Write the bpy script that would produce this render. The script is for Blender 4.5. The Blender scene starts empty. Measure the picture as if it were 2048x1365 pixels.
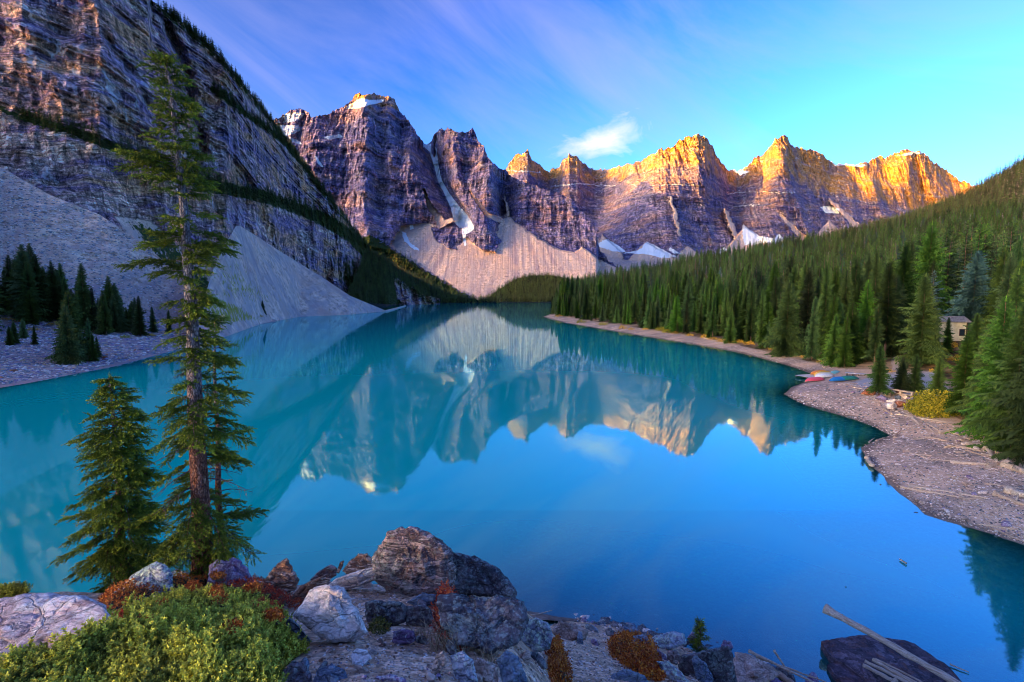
import bpy, bmesh, math, random
import numpy as np
from mathutils import Vector, Matrix
random.seed(7)
RS = np.random.RandomState(11)
scene = bpy.context.scene
COL = scene.collection

# ------------------------------------------------------------------ camera
H = 15.0                      # the rockpile viewpoint stands 15 m above the lake
FPX, CX, CY = 935.0, 1024.0, 682.5
PITCH = math.radians(5.15)
CP, SP = math.cos(PITCH), math.sin(PITCH)
cam_d = bpy.data.cameras.new('camera')
cam = bpy.data.objects.new('camera', cam_d)
COL.objects.link(cam)
cam.location = (0, 0, H)
cam.rotation_euler = (math.radians(90) - PITCH, 0, 0)
cam_d.sensor_width = 36.0
cam_d.lens = 36.0 * FPX / 2048.0
cam_d.clip_start = 0.1
cam_d.clip_end = 90000
scene.camera = cam

# ------------------------------------------------------------------ sun, sky, exposure
SUN_EL = math.radians(4.0)
SUNH = np.array([-0.82, -0.572]); SUNH /= np.linalg.norm(SUNH)      # horizontal direction towards the sun
sun_d = bpy.data.lights.new('sun', 'SUN')
sun_d.energy = 4.6
sun_d.angle = math.radians(0.5)
sun_d.color = (1.0, 0.41, 0.0)
sun = bpy.data.objects.new('sun', sun_d)
COL.objects.link(sun)
sdir = Vector((SUNH[0] * math.cos(SUN_EL), SUNH[1] * math.cos(SUN_EL), math.sin(SUN_EL)))
sun.rotation_euler = sdir.to_track_quat('Z', 'Y').to_euler()
sun.location = (-200, -150, 300)

scene.view_settings.view_transform = 'Standard'
scene.view_settings.look = 'None'
scene.view_settings.gamma = 1.0
scene.view_settings.use_curve_mapping = False
scene.view_settings.exposure = 2.6
scene.cycles.max_bounces = 6
scene.cycles.diffuse_bounces = 2
scene.cycles.glossy_bounces = 3
scene.cycles.transparent_max_bounces = 8
scene.cycles.use_denoising = True
scene.cycles.denoiser = 'OPENIMAGEDENOISE'
scene.cycles.denoising_input_passes = 'RGB_ALBEDO_NORMAL'
scene.cycles.denoising_prefilter = 'ACCURATE'
scene.cycles.filter_width = 0.95
scene.cycles.sample_clamp_indirect = 6.0

# ------------------------------------------------------------------ node helpers
def node(nt, typ, ins=None, **attrs):
    n = nt.nodes.new(typ)
    for k, v in attrs.items():
        setattr(n, k, v)
    for k, v in (ins or {}).items():
        s = n.inputs[k]
        if isinstance(v, bpy.types.NodeSocket):
            nt.links.new(v, s)
        else:
            s.default_value = v
    return n
def math_(nt, op, a, b=None, c=None, clamp=False):
    d = {0: a}
    if b is not None: d[1] = b
    if c is not None: d[2] = c
    return node(nt, 'ShaderNodeMath', d, operation=op, use_clamp=clamp).outputs[0]
def mixc(nt, f, a, b, mode='MIX'):
    f4 = lambda c: (*c, 1) if isinstance(c, tuple) and len(c) == 3 else c
    n = node(nt, 'ShaderNodeMix', {0: f, 6: f4(a), 7: f4(b)}, data_type='RGBA', blend_type=mode)
    return n.outputs[2]
def ramp(nt, fac, stops, interp='LINEAR'):
    n = node(nt, 'ShaderNodeValToRGB', {0: fac})
    cr = n.color_ramp
    cr.interpolation = interp
    while len(cr.elements) < len(stops):
        cr.elements.new(0.5)
    for e, (p, c) in zip(cr.elements, stops):
        e.position = p
        e.color = (*c, 1) if len(c) == 3 else c
    return n.outputs[0]
def maprange(nt, v, a, b, c=0.0, d=1.0):
    return node(nt, 'ShaderNodeMapRange', {0: v, 1: a, 2: b, 3: c, 4: d}).outputs[0]
def noise_n(nt, vec, scale, detail=5.0, rough=0.55, dist=0.0, out=0, lac=2.0):
    return node(nt, 'ShaderNodeTexNoise', {'Vector': vec, 'Scale': scale, 'Detail': detail, 'Roughness': rough, 'Distortion': dist, 'Lacunarity': lac}).outputs[out]
def mapping(nt, vec, scale=(1, 1, 1), rot=(0, 0, 0), loc=(0, 0, 0)):
    return node(nt, 'ShaderNodeMapping', {'Vector': vec, 'Scale': scale, 'Rotation': rot, 'Location': loc}).outputs[0]
def new_mat(name):
    m = bpy.data.materials.new(name)
    m.use_nodes = True
    nt = m.node_tree
    nt.nodes.clear()
    out = nt.nodes.new('ShaderNodeOutputMaterial')
    return m, nt, out
def principled(nt, out, col, rough=0.85, bump=None, bdist=1.0, bstr=1.0, spec=0.3, **kw):
    ins = {'Base Color': col if isinstance(col, bpy.types.NodeSocket) else (*col, 1), 'Roughness': rough, 'Specular IOR Level': spec}
    ins.update(kw)
    if bump is not None:
        ins['Normal'] = node(nt, 'ShaderNodeBump', {'Height': bump, 'Distance': bdist, 'Strength': bstr}).outputs[0]
    p = node(nt, 'ShaderNodeBsdfPrincipled', ins)
    nt.links.new(p.outputs[0], out.inputs[0])
    return p
def objco(nt):
    return node(nt, 'ShaderNodeTexCoord').outputs['Object']
def attr(nt, name):
    return node(nt, 'ShaderNodeAttribute', attribute_name=name)
def sepc(nt, col):
    return node(nt, 'ShaderNodeSeparateColor', {0: col})

# ------------------------------------------------------------------ world
world = bpy.data.worlds.new('World')
scene.world = world
world.use_nodes = True
wt = world.node_tree
wt.nodes.clear()
wout = wt.nodes.new('ShaderNodeOutputWorld')
sky = node(wt, 'ShaderNodeTexSky', sky_type='NISHITA', sun_disc=False)
sky.sun_elevation = SUN_EL
sky.sun_rotation = math.atan2(SUNH[0], SUNH[1])
sky.altitude = 1900
sky.air_density = 1.0
sky.dust_density = 5.0
sky.ozone_density = 2.0
wdir = node(wt, 'ShaderNodeTexCoord').outputs['Generated']
sep = node(wt, 'ShaderNodeSeparateXYZ', {0: wdir})
sx, sy, sz = sep.outputs
skyc = node(wt, 'ShaderNodeHueSaturation', {'Hue': 0.509, 'Saturation': 1.0, 'Value': 1.0, 'Color': sky.outputs[0]}).outputs[0]
skyc = node(wt, 'ShaderNodeGamma', {0: skyc, 1: 2.2}).outputs[0]
hzf = math_(wt, 'SUBTRACT', 1.0, math_(wt, 'MULTIPLY', math_(wt, 'EXPONENT', math_(wt, 'MULTIPLY', math_(wt, 'MAXIMUM', sz, 0.0), -3.4)), 0.93))
skyc = mixc(wt, 1.0, skyc, node(wt, 'ShaderNodeCombineColor', {0: hzf, 1: hzf, 2: hzf}).outputs[0], 'MULTIPLY')
# high thin cirrus, drawn out in streaks, laid on a flat layer above
zz = math_(wt, 'ADD', math_(wt, 'MAXIMUM', sz, 0.0), 0.12)
plx = math_(wt, 'DIVIDE', sx, zz); ply = math_(wt, 'DIVIDE', sy, zz)
pl = node(wt, 'ShaderNodeCombineXYZ', {0: plx, 1: ply, 2: 0.0}).outputs[0]
azel = node(wt, 'ShaderNodeCombineXYZ', {0: math_(wt, 'ARCTAN2', sx, sy), 1: math_(wt, 'ARCSINE', sz), 2: 0.0}).outputs[0]
c1 = noise_n(wt, mapping(wt, mapping(wt, azel, (1, 1, 1), (0, 0, 0.55)), (1.5, 6.0, 1), (0, 0, 0), (1.3, 0.4, 0)), 1.0, 7, 0.60, 0.8)
c2 = noise_n(wt, mapping(wt, azel, (1.1, 2.2, 1), (0, 0, 0), (4.1, 2.2, 0)), 1.4, 3, 0.5)
side = maprange(wt, math_(wt, 'ARCTAN2', sx, sy), 0.7, -0.7, -0.03, 0.10)
cir = math_(wt, 'ADD', math_(wt, 'MULTIPLY', c1, 0.75), math_(wt, 'MULTIPLY', c2, 0.35))
cir = maprange(wt, math_(wt, 'ADD', cir, side), 0.50, 0.95, 0.0, 0.62)
skyc = mixc(wt, cir, skyc, (0.95, 0.90, 1.55))
# one small bright cumulus wisp beyond the peaks
yy = math_(wt, 'MAXIMUM', sy, 0.02)
rx = math_(wt, 'DIVIDE', sx, yy); tz_ = math_(wt, 'DIVIDE', sz, yy)
cv = node(wt, 'ShaderNodeCombineXYZ', {0: rx, 1: tz_, 2: 0.0}).outputs[0]
cn = noise_n(wt, mapping(wt, cv, (9, 17, 1), (0, 0, -0.32)), 1.0, 7, 0.6, 0.5)
cm = mapping(wt, cv, (1, 1, 1), (0, 0, 0), (-0.193, -0.328, 0))
cm = mapping(wt, cm, (1, 1, 1), (0, 0, -0.30))
cm = mapping(wt, cm, (1 / 0.125, 1 / 0.040, 1))
cl = node(wt, 'ShaderNodeVectorMath', {0: cm}, operation='LENGTH').outputs['Value']
cf = math_(wt, 'SUBTRACT', math_(wt, 'ADD', math_(wt, 'MULTIPLY', cn, 3.0), -0.65), cl)
cf = maprange(wt, cf, 0.0, 1.25, 0.0, 0.85)
cf = math_(wt, 'MULTIPLY', cf, math_(wt, 'GREATER_THAN', sy, 0.05))
skyc = mixc(wt, cf, skyc, (2.0, 1.75, 2.1))
bg = node(wt, 'ShaderNodeBackground', {'Color': skyc, 'Strength': 0.12})
wt.links.new(bg.outputs[0], wout.inputs[0])
scene.cycles.use_adaptive_sampling = True
world.cycles.sampling_method = 'MANUAL'
world.cycles.sample_map_resolution = 2048

# ------------------------------------------------------------------ projection helpers
def ratios(px, py):
    """world direction of a photo pixel as x/y and z/y"""
    u = (np.asarray(px, float) - CX) / FPX; v = (CY - np.asarray(py, float)) / FPX
    d = CP + v * SP
    return u / d, (v * CP - SP) / d
def unproj(px, py, Y):
    r, t = ratios(px, py)
    return np.stack([Y * r, Y * np.ones_like(r), H + Y * t], -1)
def water_pt(px, py):
    r, t = ratios(px, py)
    Y = -H / t
    return float(Y * r), float(Y)
def project(x, y, z):
    zz = z - H
    d = y * CP - zz * SP
    return CX + FPX * x / d, CY - FPX * (zz * CP + y * SP) / d

# ------------------------------------------------------------------ noise
_p = RS.permutation(256); PERM = np.concatenate([_p, _p, _p])
_g = RS.normal(size=(256, 3)); GRAD = _g / np.linalg.norm(_g, axis=1)[:, None]
def perlin(x, y, z):
    x, y, z = np.broadcast_arrays(np.asarray(x, float), np.asarray(y, float), np.asarray(z, float))
    xi = np.floor(x).astype(int); yi = np.floor(y).astype(int); zi = np.floor(z).astype(int)
    xf = x - xi; yf = y - yi; zf = z - zi
    u = xf ** 3 * (xf * (xf * 6 - 15) + 10); v = yf ** 3 * (yf * (yf * 6 - 15) + 10); w = zf ** 3 * (zf * (zf * 6 - 15) + 10)
    xi &= 255; yi &= 255; zi &= 255
    res = 0
    for dx in (0, 1):
        a = PERM[xi + dx]
        wx = u if dx else 1 - u
        for dy in (0, 1):
            b = PERM[a + yi + dy]
            wy = v if dy else 1 - v
            for dz in (0, 1):
                g = GRAD[PERM[b + zi + dz]]
                wz = w if dz else 1 - w
                res = res + wx * wy * wz * (g[..., 0] * (xf - dx) + g[..., 1] * (yf - dy) + g[..., 2] * (zf - dz))
    return res * 1.6
def fbm(x, y, z, o=4, gain=0.5):
    s = 0; a = 1; n = 0
    for i in range(o):
        s = s + a * perlin(x + 17.3 * i, y + 5.1 * i, z + 9.7 * i); n += a
        a *= gain; x = x * 2.03; y = y * 2.03; z = z * 2.03
    return s / n
def ridged(x, y, z, o=4, gain=0.5):
    s = 0; a = 1; n = 0
    for i in range(o):
        s = s + a * (1 - np.abs(perlin(x + 31.3 * i, y + 7.1 * i, z + 3.7 * i)) * 2); n += a
        a *= gain; x = x * 2.03; y = y * 2.03; z = z * 2.03
    return s / n
def sstep(a, b, x):
    t = np.clip((x - a) / (b - a), 0, 1)
    return t * t * (3 - 2 * t)
def pl_dist(x, y, pts):
    """distance of points to a polyline, and position along it"""
    best = np.full(np.shape(x), 1e9); at = np.zeros(np.shape(x)); n = len(pts) - 1
    for i in range(n):
        ax, ay = pts[i][:2]; bx, by = pts[i + 1][:2]
        dx, dy = bx - ax, by - ay
        t = np.clip(((x - ax) * dx + (y - ay) * dy) / (dx * dx + dy * dy + 1e-9), 0, 1)
        d = np.hypot(x - ax - t * dx, y - ay - t * dy)
        m = d < best
        best = np.where(m, d, best); at = np.where(m, (i + t) / n, at)
    return best, at
def sd_poly(x, y, pts):
    """signed distance to a polygon, negative inside"""
    d, _ = pl_dist(x, y, list(pts) + [pts[0]])
    ins = np.zeros(np.shape(x), bool)
    n = len(pts)
    for i in range(n):
        ax, ay = pts[i]; bx, by = pts[(i + 1) % n]
        if ay == by: continue
        c = ((ay > y) != (by > y)) & (x < (bx - ax) * (y - ay) / (by - ay) + ax)
        ins ^= c
    return np.where(ins, -d, d)
def soft(sd, w):
    return np.clip(0.5 - sd / w, 0, 1)
def strip(px, py, pts):
    """soft mask of a polyline whose third value is its half width"""
    d, at = pl_dist(px, py, pts)
    w = np.interp(at, np.linspace(0, 1, len(pts)), [p[2] for p in pts])
    return np.clip((w - d) / 2.0 + 0.5, 0, 1)
def strip_s(px, py, pts):
    """smooth trough along a polyline"""
    d, at = pl_dist(px, py, pts)
    w = np.interp(at, np.linspace(0, 1, len(pts)), [p[2] for p in pts])
    return sstep(1, 0, d / w) * sstep(0, 0.12, at) * sstep(1, 0.88, at)
def curve(pts):
    xs = [p[0] for p in pts]; ys = [p[1] for p in pts]
    return lambda x: np.interp(x, xs, ys)

# ------------------------------------------------------------------ mesh helpers
def mesh_np(name, V, Fq, smooth=True, attrs=None):
    me = bpy.data.meshes.new(name)
    V = np.asarray(V, np.float32); Fq = np.asarray(Fq, np.int32)
    k = Fq.shape[1]
    me.vertices.add(len(V)); me.vertices.foreach_set('co', V.ravel())
    me.loops.add(Fq.size); me.loops.foreach_set('vertex_index', Fq.ravel())
    me.polygons.add(len(Fq))
    me.polygons.foreach_set('loop_start', np.arange(0, Fq.size, k, dtype=np.int32))
    me.polygons.foreach_set('loop_total', np.full(len(Fq), k, np.int32))
    me.polygons.foreach_set('use_smooth', np.full(len(Fq), smooth, bool))
    for an, a in (attrs or {}).items():
        a = np.asarray(a, np.float32)
        at = me.color_attributes.new(an, 'FLOAT_COLOR', 'POINT')
        if a.shape[1] == 3: a = np.concatenate([a, np.ones((len(a), 1), np.float32)], 1)
        at.data.foreach_set('color', a.ravel())
    me.update(calc_edges=True)
    return me
def grid_faces(nr, nc):
    i = np.arange(nr - 1)[:, None] * nc + np.arange(nc - 1)[None, :]
    return np.stack([i, i + 1, i + nc + 1, i + nc], -1).reshape(-1, 4)
def link(name, me, mat=None, parent=None, kind=None, label=None, cat=None, group=None, loc=None):
    o = bpy.data.objects.new(name, me)
    COL.objects.link(o)
    if mat is not None and me is not None and not me.materials:
        me.materials.append(mat)
    if parent is not None: o.parent = parent
    if kind: o['kind'] = kind
    if label: o['label'] = label
    if cat: o['category'] = cat
    if group: o['group'] = group
    if loc is not None: o.location = loc
    return o
# ================================================================== LAND: mountain sides grown upward from their foot,
# each with the true steepness of its parts (scree about 35 degrees, cliffs much steeper)
class Sheet: pass
def make_sheet(name, px0, px1, ncol, nrow, base, yb, crest, kfun, relief, masks, mat, jag=0.0, jagw=30, smoothk=5, back=True):
    px = np.linspace(px0, px1, ncol)
    b = base(px); c = crest(px)
    c = c + jag * (fbm(px / jagw, 3.1, 0.5, 4, 0.6) - np.abs(fbm(px / (jagw * 0.5), 8.8, 0.5, 3, 0.6)) * 0.7) * sstep(0, 40, b - c)
    v = np.linspace(0, 1, nrow)[:, None]
    PY = b[None, :] + (c - b)[None, :] * v
    PX = np.broadcast_to(px[None, :], PY.shape)
    r, t = ratios(PX, PY)
    Y = np.zeros_like(PY)
    Y[0] = yb(px) if callable(yb) else -H / t[0]
    K = kfun(PX, PY)
    for j in range(1, nrow):
        k = K[j]; dt = t[j] - t[j - 1]
        q = np.clip(1 - k * t[j], 0.12, None)
        Y[j] = Y[j - 1] + k * Y[j - 1] * dt / q
    for _ in range(smoothk):
        Y[:, 1:-1] = 0.25 * Y[:, :-2] + 0.5 * Y[:, 1:-1] + 0.25 * Y[:, 2:]
    X0 = Y * r; Z0 = H + Y * t
    s = Sheet()
    s.px, s.PX, s.PY, s.b, s.c, s.nrow, s.ncol = px, PX, PY, b, c, nrow, ncol
    M = masks(PX, PY, X0, Y, Z0)
    fade = sstep(0, 0.05, v)
    Y = Y + relief(PX, PY, X0, Y, Z0, M) * fade
    s.Y = Y; s.X = Y * r; s.Z = H + Y * t
    P = np.stack([s.X, s.Y, s.Z], -1)
    A = np.stack([M[k] for k in ('scree', 'snow', 'veg', 'aux')], -1)
    nr = nrow
    if back:                                     # the far side of the mountain falls away behind its crest
        top = P[-1]; rows = []; ar = []
        hgt = np.maximum(top[:, 2], 5)
        dirx = top[:, :2] / np.linalg.norm(top[:, :2], axis=1)[:, None]
        for q in (0.04, 0.15, 0.4, 0.8, 1.3):
            p = top.copy()
            p[:, :2] += dirx * (hgt * q)[:, None]
            p[:, 2] = np.maximum(top[:, 2] - hgt * q * 0.75 - 2, -10)
            rows.append(p); ar.append(A[-1])
        P = np.concatenate([P, np.array(rows)], 0); A = np.concatenate([A, np.array(ar)], 0); nr += 5
    me = mesh_np(name, P.reshape(-1, 3), grid_faces(nr, ncol), True, {'mask': A.reshape(-1, 4)})
    s.obj = link(name, me, mat, kind='structure')
    return s
def on_sheet(s, px, py):
    """surface point of a sheet seen at a photo pixel"""
    px = np.asarray(px, float); py = np.asarray(py, float)
    ci = np.clip(np.interp(px, s.px, np.arange(s.ncol)), 0, s.ncol - 1.001)
    i = ci.astype(int)
    v = (py - s.b[i]) / (s.c[i] - s.b[i])
    ri = np.clip(v * (s.nrow - 1), 0, s.nrow - 1.001); j = ri.astype(int)
    return np.stack([s.X[j, i], s.Y[j, i], s.Z[j, i]], -1)
def ledges(z, period, sharp=0.25):
    f = z / period; i = np.floor(f); f = f - i
    return (np.clip((f - (1 - sharp)) / sharp, 0, 1) - f) * (0.5 + 0.5 * np.sin(i * 2.3 + 1.7 * np.sin(i * 0.7)))

# ---------------------------------------------------------------- rock materials of the mountains
def rock_material(name, unit, dip, cols, warm, scree_cols, vegcol=(0.035, 0.05, 0.012), contrast=1.0, aux_col=(0.30, 0.16, 0.07), fine=1.0, streak=1.0, dust=0.0, high=0.0, blue=0.5, azrot=0.0, pale=(0.98, 0.90, 0.88)):
    m, nt, out = new_mat(name)
    co = objco(nt)
    msk = attr(nt, 'mask')
    ms = sepc(nt, msk.outputs['Color'])
    scree, snow, veg = ms.outputs[0], ms.outputs[1], ms.outputs[2]
    aux = msk.outputs['Alpha']
    w = mapping(nt, co, (1, 1, 1), (0, dip, azrot))
    warp = noise_n(nt, w, 1 / (unit * 6), 3, 0.5, out=1)
    w2 = node(nt, 'ShaderNodeVectorMath', {0: w, 1: node(nt, 'ShaderNodeVectorMath', {0: warp, 3: unit * 1.6}, operation='SCALE').outputs[0]}, operation='ADD').outputs[0]
    big = noise_n(nt, mapping(nt, w2, (1, 1, 3.0)), 1 / (unit * 9), 4, 0.55)
    strata = noise_n(nt, mapping(nt, w2, (0.10, 0.10, 1.0)), 1 / (unit * 0.9), 6, 0.68)
    fine_s = noise_n(nt, mapping(nt, w2, (0.12, 0.12, 1.0)), 1 / (unit * 0.16), 5, 0.7)
    streakn = noise_n(nt, mapping(nt, co, (1.0, 1.0, 0.12)), 1 / (unit * 0.55), 6, 0.68)
    crack = noise_n(nt, co, 1 / (unit * 0.5), 8, 0.72)
    cr = math_(nt, 'ABSOLUTE', math_(nt, 'SUBTRACT', crack, 0.5))
    crk = maprange(nt, cr, 0.0, 0.04, 0.42, 1.0)
    vc = noise_n(nt, mapping(nt, co, (1.0, 1.0, 0.16), (0, 0, 0), (7, 3, 5)), 1 / (unit * 1.3), 7, 0.66)
    crk = math_(nt, 'MULTIPLY', crk, maprange(nt, math_(nt, 'ABSOLUTE', math_(nt, 'SUBTRACT', vc, 0.5)), 0.0, 0.028, 0.38, 1.0))
    base = ramp(nt, strata, [(0.30, cols[0]), (0.42, cols[1]), (0.5, cols[2]), (0.58, cols[3]), (0.70, cols[4])])
    wm = maprange(nt, math_(nt, 'ADD', big, math_(nt, 'MULTIPLY', math_(nt, 'SUBTRACT', strata, 0.5), 0.5)), 0.5, 0.62)
    base = mixc(nt, math_(nt, 'MULTIPLY', wm, 0.6 if blue > 0.4 else 0.85), base, warm)
    blu0 = None
    if high:  # sunrise gold painted into the rock colour above this height
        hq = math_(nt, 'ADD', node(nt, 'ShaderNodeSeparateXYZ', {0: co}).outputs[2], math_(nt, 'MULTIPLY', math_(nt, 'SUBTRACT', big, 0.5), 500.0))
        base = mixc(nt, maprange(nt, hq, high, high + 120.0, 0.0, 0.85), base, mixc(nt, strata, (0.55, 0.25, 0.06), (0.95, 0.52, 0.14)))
    blu = maprange(nt, noise_n(nt, mapping(nt, co, (1, 1, 1.6), (0, 0, 0), (91, 7, 33)), 1 / (unit * 7), 5, 0.6), 0.48, 0.60)
    base = mixc(nt, math_(nt, 'MULTIPLY', blu, blue), base, (0.22, 0.22, 0.42))
    lo = maprange(nt, fine_s, 0.36, 0.62, 1 - 0.42 * contrast, 1 + 0.42 * contrast)
    st = maprange(nt, streakn, 0.36, 0.62, 1 - 0.38 * contrast * streak, 1 + 0.35 * contrast * streak)
    k = math_(nt, 'MULTIPLY', math_(nt, 'MULTIPLY', lo, st), crk)
    rock = mixc(nt, 1.0, base, node(nt, 'ShaderNodeCombineColor', {0: k, 1: k, 2: k}).outputs[0], 'MULTIPLY')
    # pale lime wash and auxiliary tint
    rock = mixc(nt, math_(nt, 'MULTIPLY', maprange(nt, noise_n(nt, mapping(nt, co, (1, 1, 0.45)), 1 / (unit * 1.1), 6, 0.7), 0.54, 0.66), math_(nt, 'MULTIPLY', aux, 0.9)), rock, pale)
    # scree: fans of small stones with faint fall lines
    sn = noise_n(nt, co, 1 / (unit * 0.5 * fine), 9, 0.82)
    sn2 = noise_n(nt, mapping(nt, co, (1.0, 0.25, 0.25)), 1 / (unit * 0.8), 5, 0.6)
    sc = ramp(nt, sn, [(0.36, scree_cols[0]), (0.5, scree_cols[1]), (0.63, scree_cols[2])])
    sc = mixc(nt, maprange(nt, sn2, 0.44, 0.56, 0.0, 0.8), sc, scree_cols[3])
    sc = mixc(nt, maprange(nt, aux, 0.25, 0.8, 0.0, 0.75), sc, scree_cols[4])
    sc = mixc(nt, maprange(nt, noise_n(nt, co, 1 / (unit * 4), 5, 0.6), 0.5, 0.62, 0.0, 0.5), sc, (0.70, 0.42, 0.28))
    scf = maprange(nt, math_(nt, 'ADD', scree, math_(nt, 'MULTIPLY', math_(nt, 'SUBTRACT', crack, 0.5), 0.9)), 0.42, 0.56)
    col = mixc(nt, scf, rock, sc)
    vg = maprange(nt, math_(nt, 'ADD', veg, math_(nt, 'MULTIPLY', math_(nt, 'SUBTRACT', crack, 0.5), 2.2)), 0.5, 0.62)
    vgc = ramp(nt, noise_n(nt, co, 1 / (unit * 0.3), 5, 0.7), [(0.35, vegcol), (0.55, tuple(c * 1.6 for c in vegcol)), (0.68, (0.30, 0.13, 0.02))])
    col = mixc(nt, vg, col, vgc)
    # snow: patches plus dust on the ledges
    gn = node(nt, 'ShaderNodeNewGeometry')
    nz = node(nt, 'ShaderNodeSeparateXYZ', {0: gn.outputs['Normal']}).outputs[2]
    sf = maprange(nt, math_(nt, 'ADD', snow, math_(nt, 'MULTIPLY', math_(nt, 'SUBTRACT', math_(nt, 'MULTIPLY', math_(nt, 'ADD', crack, streakn), 0.5), 0.5), 3.4)), 0.50, 0.66)
    if dust > 0:
        hz = node(nt, 'ShaderNodeSeparateXYZ', {0: co}).outputs[2]
        d1 = maprange(nt, hz, dust, dust * 2.2)
        d2 = maprange(nt, math_(nt, 'ADD', math_(nt, 'MULTIPLY', nz, 0.7), math_(nt, 'MULTIPLY', fine_s, 0.9)), 0.86, 1.02)
        d3 = maprange(nt, streakn, 0.5, 0.62)
        sf = math_(nt, 'MAXIMUM', sf, math_(nt, 'MULTIPLY', math_(nt, 'MULTIPLY', d1, d2), math_(nt, 'MULTIPLY', d3, 0.85)))
    col = mixc(nt, sf, col, (0.80, 0.82, 0.86))
    bh = math_(nt, 'ADD', math_(nt, 'MULTIPLY', math_(nt, 'ADD', fine_s, crk), 0.6), math_(nt, 'ADD', math_(nt, 'MULTIPLY', streakn, 0.7), crack))
    bh = math_(nt, 'MULTIPLY', bh, math_(nt, 'SUBTRACT', 1.0, math_(nt, 'MULTIPLY', math_(nt, 'MAXIMUM', scf, sf), 0.85)))
    principled(nt, out, col, 0.9, bh, unit * 0.24, 0.9, spec=0.1)
    return m

NAVY, PLUM, BROWN, TAN, PALE = (0.09, 0.08, 0.19), (0.30, 0.23, 0.42), (0.46, 0.32, 0.36), (0.68, 0.46, 0.38), (0.84, 0.68, 0.62)
SCREE = ((0.22, 0.13, 0.10), (0.80, 0.52, 0.37), (1.0, 0.74, 0.54), (0.56, 0.40, 0.35), (0.34, 0.23, 0.24))
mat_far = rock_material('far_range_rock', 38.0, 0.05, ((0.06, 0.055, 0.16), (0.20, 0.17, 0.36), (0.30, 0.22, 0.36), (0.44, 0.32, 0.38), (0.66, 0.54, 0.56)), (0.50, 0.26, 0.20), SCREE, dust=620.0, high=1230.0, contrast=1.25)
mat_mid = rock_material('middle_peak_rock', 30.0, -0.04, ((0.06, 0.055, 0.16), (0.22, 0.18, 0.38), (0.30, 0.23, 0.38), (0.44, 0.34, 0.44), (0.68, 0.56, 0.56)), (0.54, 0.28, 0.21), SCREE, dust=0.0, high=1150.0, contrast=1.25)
mat_tower = rock_material('tower_rock', 9.0, 0.32, ((0.07, 0.05, 0.13), (0.42, 0.26, 0.36), (0.66, 0.38, 0.33), (0.86, 0.55, 0.40), (0.98, 0.80, 0.72)), (0.90, 0.44, 0.20), SCREE, contrast=1.55, streak=1.1, blue=0.3)
mat_bank = rock_material('scree_bank', 6.0, 0.1, (NAVY, PLUM, BROWN, TAN, PALE), (0.3, 0.2, 0.12), SCREE, vegcol=(0.28, 0.22, 0.03), fine=1.6)

# ---------------------------------------------------------------- the far range with its sunlit crests
skyB = curve([(940, 380), (990, 345), (1010, 340), (1018, 325), (1030, 318), (1045, 309), (1055, 307), (1065, 318), (1080, 330), (1100, 347), (1118, 335), (1125, 320), (1138, 310), (1155, 312), (1165, 328), (1185, 338), (1210, 342), (1240, 338), (1255, 330), (1290, 315), (1300, 308), (1340, 298), (1370, 280), (1395, 273), (1410, 275), (1422, 295), (1440, 320), (1455, 338), (1475, 345), (1500, 325), (1525, 312), (1540, 293), (1555, 280), (1570, 278), (1590, 292), (1610, 298), (1640, 308), (1660, 325), (1700, 328), (1735, 332), (1745, 325), (1775, 315), (1800, 308), (1830, 305), (1850, 308), (1870, 325), (1900, 348), (1920, 362), (1980, 380), (2160, 420)])
footB = curve([(940, 520), (1190, 500), (1250, 520), (1330, 525), (1420, 512), (1480, 498), (1560, 490), (1650, 475), (1750, 460), (1850, 440), (2160, 420)])
cones = [(1290, 484, 1240, 1380, 530), (1490, 452, 1440, 1560, 505), (1205, 470, 1185, 1250, 510), (1375, 492, 1340, 1420, 520), (1658, 440, 1620, 1700, 480)]
def kB(px, py):
    k = np.where(py > footB(px), 4.0, 0.62)
    k = k + 0.55 * sstep(0.1, 0.5, fbm(px / 90, py / 26, 1.7, 3)) * (py < footB(px))
    return k
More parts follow.
